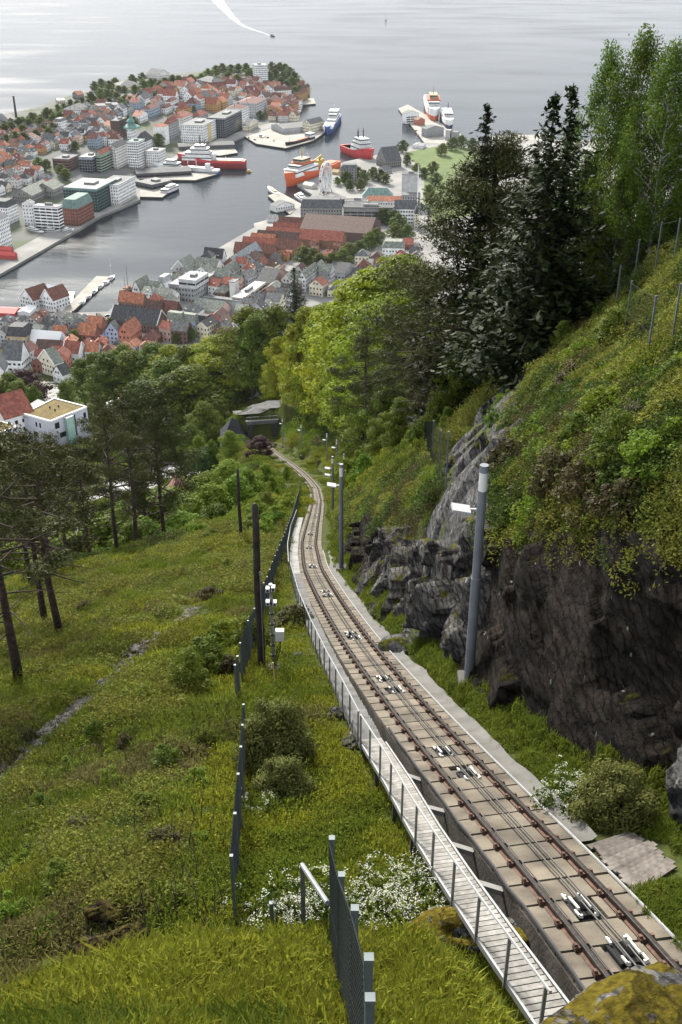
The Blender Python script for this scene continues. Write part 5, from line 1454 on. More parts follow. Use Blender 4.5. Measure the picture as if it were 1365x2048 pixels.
# ------------------------------------------------------------------ buildings
PAL = {'white': (.74, .735, .71), 'offwhite': (.60, .58, .54), 'cream': (.64, .58, .44), 'yellow': (.52, .41, .20), 'grey': (.28, .28, .275), 'lightgrey': (.42, .42, .41), 'darkgrey': (.10, .10, .105), 'stone': (.21, .20, .185),
       'brick': (.22, .085, .060), 'brownbrick': (.15, .085, .065), 'pink': (.50, .33, .27), 'salmon': (.46, .17, .10), 'ochre': (.42, .24, .085), 'blue': (.26, .32, .37), 'lilac': (.34, .36, .45), 'green': (.22, .27, .21),
       'glass': (.10, .20, .19), 'glassgrey': (.24, .26, .28), 'brown': (.10, .062, .050), 'wood': (.20, .10, .055), 'beige': (.42, .33, .21)}
RPAL = {'red': (.27, .085, .055), 'orange': (.38, .145, .080), 'darkred': (.16, .062, .050), 'dark': (.06, .062, .066), 'grey': (.16, .16, .155), 'slate': (.11, .115, .12), 'lightgrey': (.33, .33, .325), 'brown': (.095, .052, .040), 'copper': (.17, .26, .23), 'white': (.62, .62, .61), 'brownred': (.16, .068, .045), 'glassroof': (.26, .29, .31), 'greygreen': (.20, .215, .18)}
def wallm(c): return mat('wall_' + c, PAL[c], .85, var=.13, scale=.25, rnd=.07)
def roofm(c): return mat('roof_' + c, RPAL[c], .8, var=.32, scale=.55, detail=7, rnd=.14)
glass_m = mat('window_glass', (.022, .026, .032), .25, var=.25, scale=.8)
frame_m = mat('window_frame', (.55, .54, .52), .7, var=.05)
FOOT = []      # occupied circles

class Frame:
    """box of a building from photo pixels: near corner B, left end A, right end C, base and eave rows"""
    def __init__(s, A, B, C, yB, yT, th=14., z=2.5):
        t = math.radians(th); s.u = np.array([math.sin(t), math.cos(t), 0]); s.w = np.array([-math.cos(t), math.sin(t), 0])
        s.b = at(B, yB, z); dep = project(s.b)[2]
        def ln(px, d):
            k = (px - 682.5) / FPX
            return (k * dep - s.b[0]) / (d[0] - k * d[1] * CP)
        s.lw = max(3., ln(A, s.w)); s.lu = ln(C, s.u)
        s.lu = (s.lu if 4 < s.lu < 120 else 14.) if abs(th) > 9 else 15.
        upc = s.b[1] * SP + (s.b[2] - CZ) * CP; vt = (1024 - yT) / FPX
        s.h = max(3., (vt * dep - upc) / (CP + SP * vt))
    def P(s, a, c, h): return s.b + s.u * a + s.w * c + np.array([0, 0, h])
def frame_dims(b, lw, lu, h, th):
    f = Frame.__new__(Frame); t = math.radians(th)
    f.u = np.array([math.sin(t), math.cos(t), 0]); f.w = np.array([-math.cos(t), math.sin(t), 0])
    f.b = np.asarray(b, float); f.lw, f.lu, f.h = lw, lu, h
    return f

def roof_solid(f, kind, rh, ov=.35):
    m = MB(); a0, a1, c0, c1 = -ov, f.lu + ov, -ov, f.lw + ov; h = f.h; P = f.P
    if kind == 'gable_u':
        cm = (c0 + c1) / 2
        V = [P(a0, c0, h), P(a0, c1, h), P(a0, cm, h + rh), P(a1, c0, h), P(a1, c1, h), P(a1, cm, h + rh)]
        m.add(V, [(0, 1, 2), (5, 4, 3), (0, 2, 5, 3), (1, 4, 5, 2), (0, 3, 4, 1)])
    elif kind == 'gable_w':
        am = (a0 + a1) / 2
        V = [P(a0, c0, h), P(a1, c0, h), P(am, c0, h + rh), P(a0, c1, h), P(a1, c1, h), P(am, c1, h + rh)]
        m.add(V, [(2, 1, 0), (3, 4, 5), (0, 3, 5, 2), (1, 2, 5, 4), (0, 1, 4, 3)])
    elif kind == 'hip':
        d = min(f.lu, f.lw) * .48
        if f.lu > f.lw: r0, r1 = (a0 + d, (c0 + c1) / 2), (a1 - d, (c0 + c1) / 2)
        else: r0, r1 = ((a0 + a1) / 2, c0 + d), ((a0 + a1) / 2, c1 - d)
        V = [P(a0, c0, h), P(a1, c0, h), P(a1, c1, h), P(a0, c1, h), P(*r0, h + rh), P(*r1, h + rh)]
        F = [(0, 3, 4), (2, 1, 5), (0, 4, 5, 1), (2, 5, 4, 3), (0, 1, 2, 3)] if f.lu > f.lw else [(0, 4, 1), (2, 5, 3), (0, 3, 5, 4), (1, 4, 5, 2), (0, 1, 2, 3)]
        m.add(V, F)
    elif kind == 'mansard':
        i = min(f.lu, f.lw) * .16
        V = [P(a0, c0, h), P(a1, c0, h), P(a1, c1, h), P(a0, c1, h), P(a0 + i, c0 + i, h + rh), P(a1 - i, c0 + i, h + rh), P(a1 - i, c1 - i, h + rh), P(a0 + i, c1 - i, h + rh)]
        m.add(V, [(0, 1, 2, 3), (4, 7, 6, 5), (0, 4, 5, 1), (1, 5, 6, 2), (2, 6, 7, 3), (3, 7, 4, 0)])
    else:
        V = [P(a0, c0, h), P(a1, c0, h), P(a1, c1, h), P(a0, c1, h), P(a0, c0, h + .5), P(a1, c0, h + .5), P(a1, c1, h + .5), P(a0, c1, h + .5)]
        m.add(V, [(0, 1, 2, 3), (4, 7, 6, 5), (0, 4, 5, 1), (1, 5, 6, 2), (2, 6, 7, 3), (3, 7, 4, 0)])
    return m

def windows(f, style, gable=None, rh=0):
    m = MB(); k = .07
    if style == 'none': return m
    fh = 3.3 if style != 'fine' else 2.9
    nf = max(1, int((f.h - .6) / fh))
    def face(L, pt):
        if style == 'band':
            for j in range(nf):
                z0 = .9 + j * fh
                n = max(1, int(L / 7))
                for i in range(n):
                    x0 = L * i / n + .35; x1 = L * (i + 1) / n - .35
                    m.quad(pt(x0, z0), pt(x1, z0), pt(x1, z0 + 1.7), pt(x0, z0 + 1.7))
            return
        if style == 'curtain':
            n = max(2, int(L / 3.4))
            for i in range(n):
                x0 = L * i / n + .25; x1 = L * (i + 1) / n - .25
                for j in range(nf):
                    z0 = .5 + j * fh; m.quad(pt(x0, z0), pt(x1, z0), pt(x1, z0 + 2.75), pt(x0, z0 + 2.75))
            return
        n = max(1, int(L / 2.9)); ww = .62 if style != 'wide' else .95
        for j in range(nf):
            z0 = 1.0 + j * (f.h - .6) / nf
            for i in range(n):
                x = L * (i + .5) / n
                m.quad(pt(x - ww, z0), pt(x + ww, z0), pt(x + ww, z0 + 1.65), pt(x - ww, z0 + 1.65))
    face(f.lw, lambda x, z: f.P(-k, x, z))
    face(f.lu, lambda x, z: f.P(x, -k, z))
    if gable and rh > 4:
        if gable == 'gable_u':
            for q in (.38, .62): m.quad(f.P(-.42, f.lw * q - .6, f.h + .5), f.P(-.42, f.lw * q + .6, f.h + .5), f.P(-.42, f.lw * q + .6, f.h + 2.1), f.P(-.42, f.lw * q - .6, f.h + 2.1))
    return m

def building(label, f, wall, roof, rc, rh=0., win='grid', name='building', cat='building', group=None, chim=0, dorm=0, gable_edge=None):
    c = f.P(f.lu / 2, f.lw / 2, 0)
    t = thing(name, label, cat, tuple(c), group)
    a = f.P(0, 0, 0); w = MB()
    base = [f.P(0, 0, 0)[:2], f.P(f.lu, 0, 0)[:2], f.P(f.lu, f.lw, 0)[:2], f.P(0, f.lw, 0)[:2]]
    w.prism(base, f.b[2] - 2.0, f.b[2] + f.h)
    if roof in ('gable_u', 'gable_w'):      # gable triangles belong to the walls
        g = roof_solid(f, roof, rh * .985, -.02); w.add(np.vstack(g.v), g.f)
    w.build('wall', wallm(wall), t)
    r = roof_solid(f, roof, rh)
    if roof in ('gable_u', 'gable_w'):      # open the gable ends: keep slopes as thin plates
        V = np.vstack(r.v); r2 = MB()
        sl = [(0, 2, 5, 3), (1, 4, 5, 2)] if roof == 'gable_u' else [(0, 3, 5, 2), (1, 2, 5, 4)]
        for q in sl:
            Q = V[list(q)]; n = np.cross(Q[1] - Q[0], Q[2] - Q[0]); n /= np.linalg.norm(n); n = n if n[2] > 0 else -n
            r2.add(np.vstack([Q + n * .05, Q + n * .32]), [(0, 1, 2, 3), (7, 6, 5, 4), (0, 4, 5, 1), (1, 5, 6, 2), (2, 6, 7, 3), (3, 7, 4, 0)])
        r = r2
    ro = r.build('roof', roofm(rc), t)
    if roof == 'flat':
        pr = MB()
        for (a0, a1, c0, c1) in ((-.35, f.lu + .35, -.35, .1), (-.35, .1, .1, f.lw + .35)):
            pr.prism([f.P(a0, c0, 0)[:2], f.P(a1, c0, 0)[:2], f.P(a1, c1, 0)[:2], f.P(a0, c1, 0)[:2]], f.b[2] + f.h + .51, f.b[2] + f.h + 1.0)
        pr.build('parapet', wallm(wall), t)
        if f.lu * f.lw > 260:
            b0 = random.uniform(.25, .5); MB().prism([f.P(f.lu * b0, f.lw * .3, 0)[:2], f.P(f.lu * (b0 + .25), f.lw * .3, 0)[:2], f.P(f.lu * (b0 + .25), f.lw * .6, 0)[:2], f.P(f.lu * b0, f.lw * .6, 0)[:2]], f.b[2] + f.h + .5, f.b[2] + f.h + 2.8).build('plant_room', wallm('grey'), ro)
    wn = windows(f, win, roof, rh)
    if wn.n: stuff(wn.build('window', glass_m, t))
    for k in range(chim):
        q = (k + .5) / chim + random.uniform(-.15, .15)
        p = f.P(f.lu * (q if roof != 'gable_w' else .5), f.lw * (.5 if roof != 'gable_w' else q), f.h + rh * .55)
        MB().box(p + np.array([0, 0, rh * .3 + .5]), (.9, .9, rh * .6 + 1.6)).build('chimney', mat('chimney_brick', (.20, .09, .065), .9, var=.3, rnd=.2), ro)
    for k in range(dorm):
        q = (k + .5) / dorm
        if roof == 'gable_w' or (roof in ('hip', 'mansard') and f.lw >= f.lu): b_ = f.P(f.lu * .20, f.lw * q, f.h + rh * .30); ax = np.array([f.w, f.u, [0, 0, 1]])
        else: b_ = f.P(f.lu * q, f.lw * .20, f.h + rh * .30); ax = np.array([f.u, f.w, [0, 0, 1]])
        d = MB().box(b_, (1.6, 2.0, 1.7), ax).build('dormer', wallm(wall), ro)
    if gable_edge:
        V = np.vstack(roof_solid(f, roof, rh).v); e = MB()
        tri = ((0, 2), (2, 1)) if roof == 'gable_u' else ((0, 2), (2, 1))
        for p, q in tri: e.tube([V[p] + [0, 0, .3], V[q] + [0, 0, .3]], .45, 4)
        if roof == 'gable_w':
            for p, q in ((3, 5), (5, 4)): e.tube([V[p] + [0, 0, .3], V[q] + [0, 0, .3]], .45, 4)
        e.build('gable_edge', wallm('white'), ro)
    r_ = math.hypot(f.lu, f.lw) / 2
    n = max(1, int(max(f.lu, f.lw) / 10))
    for k in range(n):
        q = (k + .5) / n; p = f.P(f.lu * q, f.lw / 2, 0) if f.lu > f.lw else f.P(f.lu / 2, f.lw * q, 0)
        FOOT.append((p[0], p[1], min(f.lu, f.lw) * .5 + 2))
    return t

def Z(px, py):
    """ground under a photo pixel on the headland"""
    z = 2.5
    for _ in range(6):
        p = at(px, py, z); z = float(zn(p[0], p[1]))
    return z
def NB(label, A, B, C, yB, yT, wall, roof, rc, rh=0., win='grid', th=14., **k):
    return building(label, Frame(A, B, C, yB, yT, th, Z(B, yB)), wall, roof, rc, rh, win, **k)
def SB(label, A, B, C, yB, yT, wall, roof, rc, rh=0., win='grid', th=20., **k):
    return building(label, Frame(A, B, C, yB, yT, th, k.pop('z', 2.5)), wall, roof, rc, rh, win, **k)
# headland side
t = NB('white office block with square windows and a yellow stripe on the inner basin', 364, 408, 437, 290, 252, 'white', 'flat', 'slate')
f = Frame(364, 408, 437, 290, 252, 14, Z(408, 290)); MB().add([f.P(f.lu * .32, -.12, 1), f.P(f.lu * .56, -.12, 1), f.P(f.lu * .56, -.12, f.h - 1), f.P(f.lu * .32, -.12, f.h - 1), f.P(f.lu * .32, .3, 1), f.P(f.lu * .56, .3, 1), f.P(f.lu * .56, .3, f.h - 1), f.P(f.lu * .32, .3, f.h - 1)], [(0, 1, 2, 3), (7, 6, 5, 4), (0, 4, 5, 1), (2, 6, 7, 3), (0, 3, 7, 4), (1, 5, 6, 2)]).build('yellow_panel', wallm('yellow'), t)
NB('large grey and white office with glazed harbour front', 416, 451, 485, 277, 238, 'glassgrey', 'flat', 'slate', win='curtain')
NB('white apartment block with dark red roof behind the glazed office', 453, 487, 499, 252, 218, 'white', 'hip', 'darkred', 5, th=14, chim=3)
NB('long grey-green block with dark red roof near the headland basin', 473, 514, 535, 237, 207, 'lightgrey', 'hip', 'darkred', 5, chim=3)
NB('low white gabled customs house with slate roof by the basin', 486, 500, 517, 264, 252, 'cream', 'gable_w', 'dark', 7, gable_edge=1)
NB('white high-rise hotel slab on the headland tip', 507, 513, 537, 168, 131, 'white', 'flat', 'lightgrey', th=72, win='wide')
NB('long red-brick school with slate roof near the headland park', 395, 424, 452, 184, 165, 'brick', 'hip', 'slate', 7, th=50, dorm=5)
NB('wide white building with dark roof below the headland park', 546, 550, 584, 197, 182, 'white', 'gable_u', 'brown', 5, th=72)
NB('long pale pink school block on the ridge', 191, 199, 243, 230, 213, 'pink', 'flat', 'slate', th=66, win='wide')
NB('yellow institute with slate roof among the ridge trees', 230, 240, 281, 184, 172, 'cream', 'hip', 'slate', 7, th=66)
NB('grey villa with steep roofs on the ridge skyline', 294, 318, 340, 160, 150, 'offwhite', 'gable_w', 'slate', 8, th=40, dorm=2)
NB('ochre block with pinkish hip roof below the ridge', 258, 268, 279, 212, 197, 'ochre', 'hip', 'brownred', 4)
NB('blue-grey apartment house with dark red roof under the ridge', 284, 303, 322, 237, 219, 'blue', 'hip', 'darkred', 5, chim=2)
NB('white house with orange gable roof behind the church spire', 266, 282, 297, 247, 233, 'white', 'gable_w', 'orange', 6, chim=1)
for k, (A, B, C, yb, yt, lab) in enumerate([(300, 313, 327, 212, 200, 'upper'), (323, 333, 346, 229, 217, 'lower'), (332, 343, 357, 218, 204, 'right upper'), (349, 360, 374, 225, 212, 'right lower')]):
    NB(f'square white house with dark red hip roof, {lab} of the four', A, B, C, yb, yt, 'white', 'hip', 'darkred', 4.5, chim=1, group='four square white houses')
NB('cream apartment house with bright orange roof left of the spire', 210, 222, 236, 269, 252, 'cream', 'gable_w', 'orange', 5, chim=1)
NB('dark brown flat-roofed apartments directly left of the spire', 224, 240, 258, 279, 243, 'brown', 'flat', 'slate')
NB('building wrapped in white sheeting under an orange roof', 309, 332, 340, 291, 254, 'white', 'hip', 'orange', 4, win='none')
NB('grey stone block with red mansard behind the wrapped building', 330, 343, 360, 281, 248, 'grey', 'hip', 'red', 7, dorm=4, chim=2)
NB('large grey block with broad red roof left of the white offices', 338, 368, 388, 264, 237, 'offwhite', 'hip', 'red', 7, dorm=4, chim=2)
NB('grey block with orange hip roof between red roofs and glazed office', 383, 402, 418, 257, 233, 'grey', 'hip', 'red', 6, chim=2)
NB('white ten-storey slab beside the church', 259, 280, 294, 339, 285, 'white', 'flat', 'copper', win='wide')
NB('white six-storey office right of the ten-storey slab', 294, 320, 334, 336, 304, 'white', 'flat', 'lightgrey')
NB('white gabled office with dark roof left of the ten-storey slab', 216, 236, 259, 338, 297, 'offwhite', 'gable_u', 'dark', 5)
NB('green-grey office with red roof', 195, 205, 228, 347, 309, 'green', 'gable_u', 'red', 4, win='band')
NB('white-framed glass office with roof terrace', 161, 187, 205, 347, 316, 'glassgrey', 'flat', 'lightgrey', win='curtain')
NB('long dark brown modern flats by the leafy courtyard', 108, 140, 162, 344, 320, 'brownbrick', 'flat', 'slate', win='band')
NB('big white stone harbour office with terraced top floor', 196, 239, 274, 412, 372, 'white', 'flat', 'slate')
f0 = Frame(205, 240, 268, 400, 362, 14, Z(239, 412)); 
NB('green glass office on the harbour front', 131, 198, 237, 425, 380, 'glass', 'flat', 'lightgrey', win='curtain')
NB('dark red brick warehouse with green copper mansard on the water', 127, 159, 190, 453, 418, 'brick', 'mansard', 'copper', 9, dorm=6)
NB('white harbour block with long horizontal bands', 73, 121, 130, 461, 415, 'white', 'flat', 'lightgrey', win='band')
NB('narrow white stair block beside the banded harbour block', 50, 68, 76, 452, 408, 'white', 'gable_u', 'lightgrey', 3)
NB('ornate white corner building at the left edge', -14, 20, 39, 449, 416, 'white', 'mansard', 'dark', 6, dorm=3)
NB('white corner block with dark ground floor cut by the picture edge', -40, 0, 26, 506, 445, 'white', 'gable_u', 'slate', 6)
NB('long grey stone block with slate roof, front one', 27, 66, 108, 408, 392, 'stone', 'gable_u', 'greygreen', 7, dorm=5)
NB('long grey stone block with slate roof, behind the brick warehouse', 70, 110, 130, 398, 380, 'stone', 'gable_u', 'greygreen', 7, dorm=5)
NB('white mansard corner block at the left parkside', 111, 125, 136, 268, 244, 'white', 'mansard', 'grey', 4)
NB('cream hall with black hip roof left of the school', 133, 148, 164, 251, 238, 'cream', 'hip', 'dark', 5)
NB('row of tall town houses with dark roofs below the fort', 131, 164, 178, 239, 218, 'offwhite', 'gable_u', 'dark', 5, dorm=4)
NB('long white terrace with brown gables by the lawn', 40, 76, 84, 290, 278, 'white', 'gable_u', 'brownred', 6, dorm=3)
NB('grey shed with dark roof under the factory chimney', -4, 20, 34, 250, 240, 'grey', 'gable_u', 'dark', 4, th=60, win='none')
NB('stone house with orange roof at the fort', 146, 156, 169, 199, 190, 'stone', 'gable_u', 'orange', 5, th=50)
NB('low white house on the fort wall', 112, 116, 131, 207, 201, 'cream', 'gable_u', 'white', 2, th=66)
NB('small white pavilion by the fort trees', 180, 186, 192, 199, 190, 'white', 'hip', 'white', 2)
for k, (A, B, C, yb, yt, w, rc, lab) in enumerate([(592, 600, 616, 207, 190, 'ochre', 'brownred', 'nearest the pier'), (600, 606, 620, 196, 180, 'ochre', 'brown', 'at the point'), (590, 597, 610, 186, 172, 'wood', 'brownred', 'furthest back'), (578, 588, 598, 228, 212, 'ochre', 'brownred', 'beside the white wharf houses')]):
    NB(f'ochre timber wharf house standing over the water, {lab}', A, B, C, yb, yt, w, 'gable_u', rc, 5, group='ochre wharf houses')
NB('long grey warehouse roof on the broad pier', 543, 566, 625, 268, 258, 'lightgrey', 'gable_u', 'grey', 4, th=62, win='none', dorm=3)
NB('white gabled wharf building at the pier end', 606, 622, 648, 267, 249, 'cream', 'gable_u', 'grey', 6, th=35)
NB('dark flat-roofed terminal with white clerestory', 272, 305, 345, 380, 371, 'darkgrey', 'flat', 'grey', win='band', th=40)
NB('long low black quay shed with small roof lights', 270, 274, 384, 356, 348, 'darkgrey', 'gable_u', 'dark', 2.2, th=76, win='band')
NB('black shed on the inner pier', 355, 358, 470, 300, 294, 'darkgrey', 'gable_u', 'dark', 2, th=78, win='none')
def chimney_stack():
    z = Z(33, 234); b = at(33, 234, z); h = 40
    t = thing('factory_chimney', 'tall thin dark factory chimney at the left edge by the fjord', 'chimney', tuple(b))
    MB().tube([b, b + [0, 0, 30]], [1.9, 1.4], 12).build('shaft', mat('chimney_dark', (.05, .04, .038), .9), t)
    MB().tube([b + [0, 0, 29.4], b + [0, 0, 30.6]], [1.75, 1.75], 12).build('rim', mat('chimney_dark', (.05, .04, .038)), t)
chimney_stack()
def church_tower():
    z = Z(268, 283); f = Frame(256, 264, 275, 283, 258, 14, z)
    t = thing('church', 'white church with green copper spire and dark nave roof', 'church', tuple(f.b))
    w = MB().prism([f.P(0, 0, 0)[:2], f.P(f.lu, 0, 0)[:2], f.P(f.lu, f.lw, 0)[:2], f.P(0, f.lw, 0)[:2]], z - 2, z + f.h).build('tower', wallm('white'), t)
    c = f.P(f.lu / 2, f.lw / 2, f.h); r = max(f.lu, f.lw) * .62
    cop = mat('copper_green', (.13, .27, .23), .7, var=.25, scale=.5)
    zs = [0, .6, 2, 4.2, 5, 5.2, 8, 8.3, 10.5, 12, 16, 24]; rr = [1.1, 1.15, 1.05, .62, .5, .42, .42, .55, .38, .2, .12, .02]
    s_ = MB().tube([c + [0, 0, q * 1.05] for q in zs], [q * r for q in rr], 8).build('spire', cop, t)
    MB().tube([c + [0, 0, 25], c + [0, 0, 28]], .2, 5).build('finial', mat('gilt', (.5, .36, .1), .4, metal=.8), s_)
    stuff(windows(f, 'grid').build('window', glass_m, t))
    g = Frame(270, 292, 309, 300, 284, 14, Z(292, 300))
    MB().prism([g.P(0, 0, 0)[:2], g.P(g.lu, 0, 0)[:2], g.P(g.lu, g.lw, 0)[:2], g.P(0, g.lw, 0)[:2]], g.b[2] - 2, g.b[2] + g.h).build('nave', wallm('white'), t)
    roof_solid(g, 'hip', 11).build('nave_roof', roofm('dark'), t)
    stuff(windows(g, 'grid').build('window', glass_m, t))
    FOOT.append((c[0], c[1], 14)); q = g.P(g.lu / 2, g.lw / 2, 0); FOOT.append((q[0], q[1], 18))
church_tower()
# near side of the harbour
SB('long brick market hall with dark roof and stepped white gables', 222, 315, 337, 670, 652, 'brownbrick', 'gable_w', 'dark', 10, gable_edge=1, dorm=7)
SB('brick house with bright orange tiled roof on the quay', 239, 288, 298, 629, 609, 'brownbrick', 'gable_w', 'orange', 8, gable_edge=None)
SB('wide brown-roofed block behind the market hall, left half', 290, 318, 336, 646, 630, 'brownbrick', 'gable_w', 'brown', 9, dorm=5)
SB('wide brown-roofed block behind the market hall, right half', 318, 352, 366, 644, 629, 'brown', 'gable_w', 'darkred', 9, dorm=5)
SB('grey office with white penthouse in the old town', 340, 390, 430, 606, 575, 'grey', 'flat', 'lightgrey')
SB('white glazed penthouse floor on the grey office', 358, 392, 418, 574, 563, 'lightgrey', 'flat', 'white', win='band', z=22)
SB('white gabled quay house with grey roof, front one of the pair', 266, 282, 304, 600, 583, 'offwhite', 'gable_u', 'greygreen', 9)
SB('white gabled quay house with grey roof, rear one of the pair', 296, 318, 332, 603, 586, 'white', 'gable_w', 'greygreen', 8, dorm=3)
SB('large white curved-roof house among grey slate roofs', 318, 332, 346, 588, 566, 'white', 'mansard', 'lightgrey', 5, win='none')
SB('long slate-roofed quay block with white gable', 345, 375, 398, 560, 543, 'lightgrey', 'gable_u', 'greygreen', 9, gable_edge=1, dorm=3)
SB('slate-roofed block behind the penthouse office', 388, 432, 450, 556, 541, 'offwhite', 'gable_w', 'greygreen', 8, dorm=5)
SB('black-roofed quay house with white dormers', 408, 446, 454, 532, 519, 'white', 'gable_w', 'dark', 9, dorm=2)
SB('pale gabled house with steep grey roof beside the skylit brick block', 440, 456, 480, 572, 553, 'offwhite', 'gable_u', 'greygreen', 8)
SB('brick block with long glazed roof', 445, 478, 528, 548, 534, 'brick', 'gable_u', 'glassroof', 8, dorm=4)
SB('cream corner house with grey roof facing the square', 337, 366, 373, 670, 642, 'cream', 'mansard', 'greygreen', 6, dorm=3)
SB('blue-grey corner house next to the cream one', 366, 393, 399, 670, 645, 'blue', 'mansard', 'greygreen', 6, dorm=2)
SB('white house with black roof next to the blue-grey one', 393, 418, 425, 666, 645, 'white', 'mansard', 'dark', 5, dorm=2)
SB('peach house with arched gables under a grey roof', 385, 442, 462, 640, 626, 'pink', 'gable_w', 'greygreen', 7, dorm=3)
SB('yellow modernist block with white flat roof', 466, 488, 533, 622, 598, 'cream', 'flat', 'white', win='band')
SB('long pale rendered block left of the yellow one', 412, 484, 490, 625, 604, 'lightgrey', 'flat', 'slate', win='none')
SB('white stair tower rising from the dark roofs', 461, 471, 479, 606, 565, 'offwhite', 'flat', 'grey', win='none')
SB('pink-walled house with long black mansard roof', 512, 546, 578, 588, 568, 'pink', 'gable_w', 'dark', 8, dorm=6)
SB('small house with red gable roof beside the spruce', 545, 560, 572, 592, 580, 'pink', 'gable_u', 'red', 5)
SB('pink turreted house near the leafy lane', 538, 548, 562, 546, 526, 'pink', 'hip', 'slate', 7)
SB('white art-nouveau terrace with gables behind the spruce', 598, 612, 638, 584, 558, 'white', 'gable_u', 'greygreen', 6, dorm=4)
SB('dark-roofed low block below the leafy lane', 655, 690, 712, 560, 548, 'lightgrey', 'gable_w', 'dark', 6)
SB('brown-tiled house with red chimney by the lane', 672, 690, 700, 542, 531, 'salmon', 'gable_w', 'brownred', 5, chim=1)
SB('cream rendered house with hipped grey roof above the beeches', 710, 738, 744, 530, 513, 'cream', 'hip', 'slate', 5, th=8)
SB('pale house with brown roof above the beeches', 738, 766, 774, 532, 518, 'offwhite', 'hip', 'brown', 5, th=8)
SB('white and brick mansion with grey mansard near the big pine', 765, 808, 818, 516, 497, 'white', 'mansard', 'greygreen', 6, th=6, dorm=4)
SB('red-tiled house peeping out left of the big pine', 806, 826, 838, 500, 490, 'brick', 'gable_w', 'red', 5, th=6)
# old timber wharf rows: long gabled houses end-on to the quay
for k, (A, B, C, yb, yt, rc, w, lab) in enumerate([
        (468, 548, 556, 519, 509, 'brownred', 'wood', 'nearest the skylit block'), (484, 566, 574, 508, 498, 'red', 'salmon', 'second up the quay'), (500, 548, 556, 497, 488, 'orange', 'ochre', 'short orange-roofed one'),
        (512, 596, 606, 497, 486, 'brown', 'wood', 'fourth up the quay with brown roof'), (552, 600, 610, 512, 502, 'brownred', 'ochre', 'set back behind the others'), (530, 684, 693, 501, 484, 'red', 'wood', 'long red roof with a row of dormers'),
        (545, 600, 608, 476, 466, 'red', 'salmon', 'sixth up the quay'), (556, 624, 632, 466, 456, 'brownred', 'wood', 'next before the brown museum roof'), (600, 740, 762, 488, 468, 'brown', 'brown', 'very long dark brown one')]):
    SB(f'old timber wharf house, {lab}', A, B, C, yb, yt, w, 'gable_w', rc, 8 if k != 8 else 10, th=14, win='none', dorm=8 if k == 5 else 0, group='old timber wharf houses', gable_edge=None)
SB('brick museum block with terracotta parapet behind the brown roofs', 716, 756, 780, 480, 462, 'brownbrick', 'flat', 'brownred', th=8, win='band')
SB('grey stone hotel with mansard and regular windows', 602, 684, 694, 447, 417, 'stone', 'mansard', 'slate', 9, th=3, dorm=7)
SB('long grey office with dark window bands', 687, 786, 794, 448, 417, 'stone', 'flat', 'dark', th=3, win='band')
SB('white and grey gabled office at the end of the banded one', 789, 832, 842, 449, 419, 'white', 'gable_w', 'slate', 8, th=3, win='wide')
SB('long cream block with orange roof behind the banded office', 735, 822, 830, 419, 403, 'offwhite', 'gable_w', 'orange', 4, th=3)
SB('white rooftop terrace block behind the hotel', 690, 735, 742, 420, 404, 'offwhite', 'flat', 'dark', th=3)
SB('dark curved-roof concert hall block behind the hotel', 620, 690, 700, 410, 400, 'darkgrey', 'flat', 'slate', th=3, win='none')
SB('green copper-roofed courtyard building by the fortress trees', 725, 786, 800, 404, 393, 'lightgrey', 'hip', 'copper', 8, th=3)
SB('tall pale tower block beside the fortress lawn', 803, 836, 842, 408, 350, 'lightgrey', 'flat', 'darkgrey' if 'darkgrey' in RPAL else 'dark', th=3, win='none')
SB('low grey annex at the foot of the tall pale tower', 804, 840, 846, 420, 392, 'grey', 'flat', 'slate', th=3)
SB('square medieval stone tower by the fortress quay', 682, 714, 722, 364, 337, 'stone', 'mansard', 'slate', 4, th=3, win='fine')
SB('great stone hall with steep grey roof', 753, 772, 803, 337, 325, 'stone', 'gable_u', 'slate', 17, th=62)
SB('low grey guardhouse below the great stone hall', 757, 770, 784, 348, 341, 'lightgrey', 'gable_u', 'slate', 4, th=50)
SB('twin gate tower, left of the castle gate', 829, 836, 842, 458, 428, 'cream', 'hip', 'dark', 9, th=3, win='fine')
SB('twin gate tower, right of the castle gate beside the pine', 854, 861, 868, 458, 430, 'cream', 'hip', 'dark', 9, th=3, win='fine')
SB('long blue-grey shed on the pale pier', 552, 590, 607, 416, 409, 'white', 'gable_u', 'slate', 4, th=-32)
SB('white kiosk with grey roof on the low jetty', 534, 552, 566, 445, 438, 'white', 'gable_w', 'grey', 3, th=8, win='none')
# sheds on the outer pier
SB('white cruise terminal with dark roof at the outer pier', 813, 838, 842, 244, 226, 'white', 'gable_u', 'slate', 4, th=-24, win='band')
SB('rusty orange gantry shed on the outer pier', 836, 850, 856, 250, 240, 'salmon', 'gable_u', 'brownred', 4, th=-24, win='none')
SB('long dark grey shed on the outer pier', 852, 888, 892, 272, 256, 'grey', 'gable_u', 'slate', 4, th=-24, win='none')
SB('white silos at the root of the outer pier', 891, 900, 904, 281, 262, 'lightgrey', 'flat', 'lightgrey', win='none')
SB('grey silos next to the white ones', 903, 914, 919, 282, 266, 'grey', 'flat', 'grey', win='none')
SB('white pavilion with red awning by the outer pier', 825, 845, 852, 298, 292, 'white', 'hip', 'lightgrey', 3, win='none')
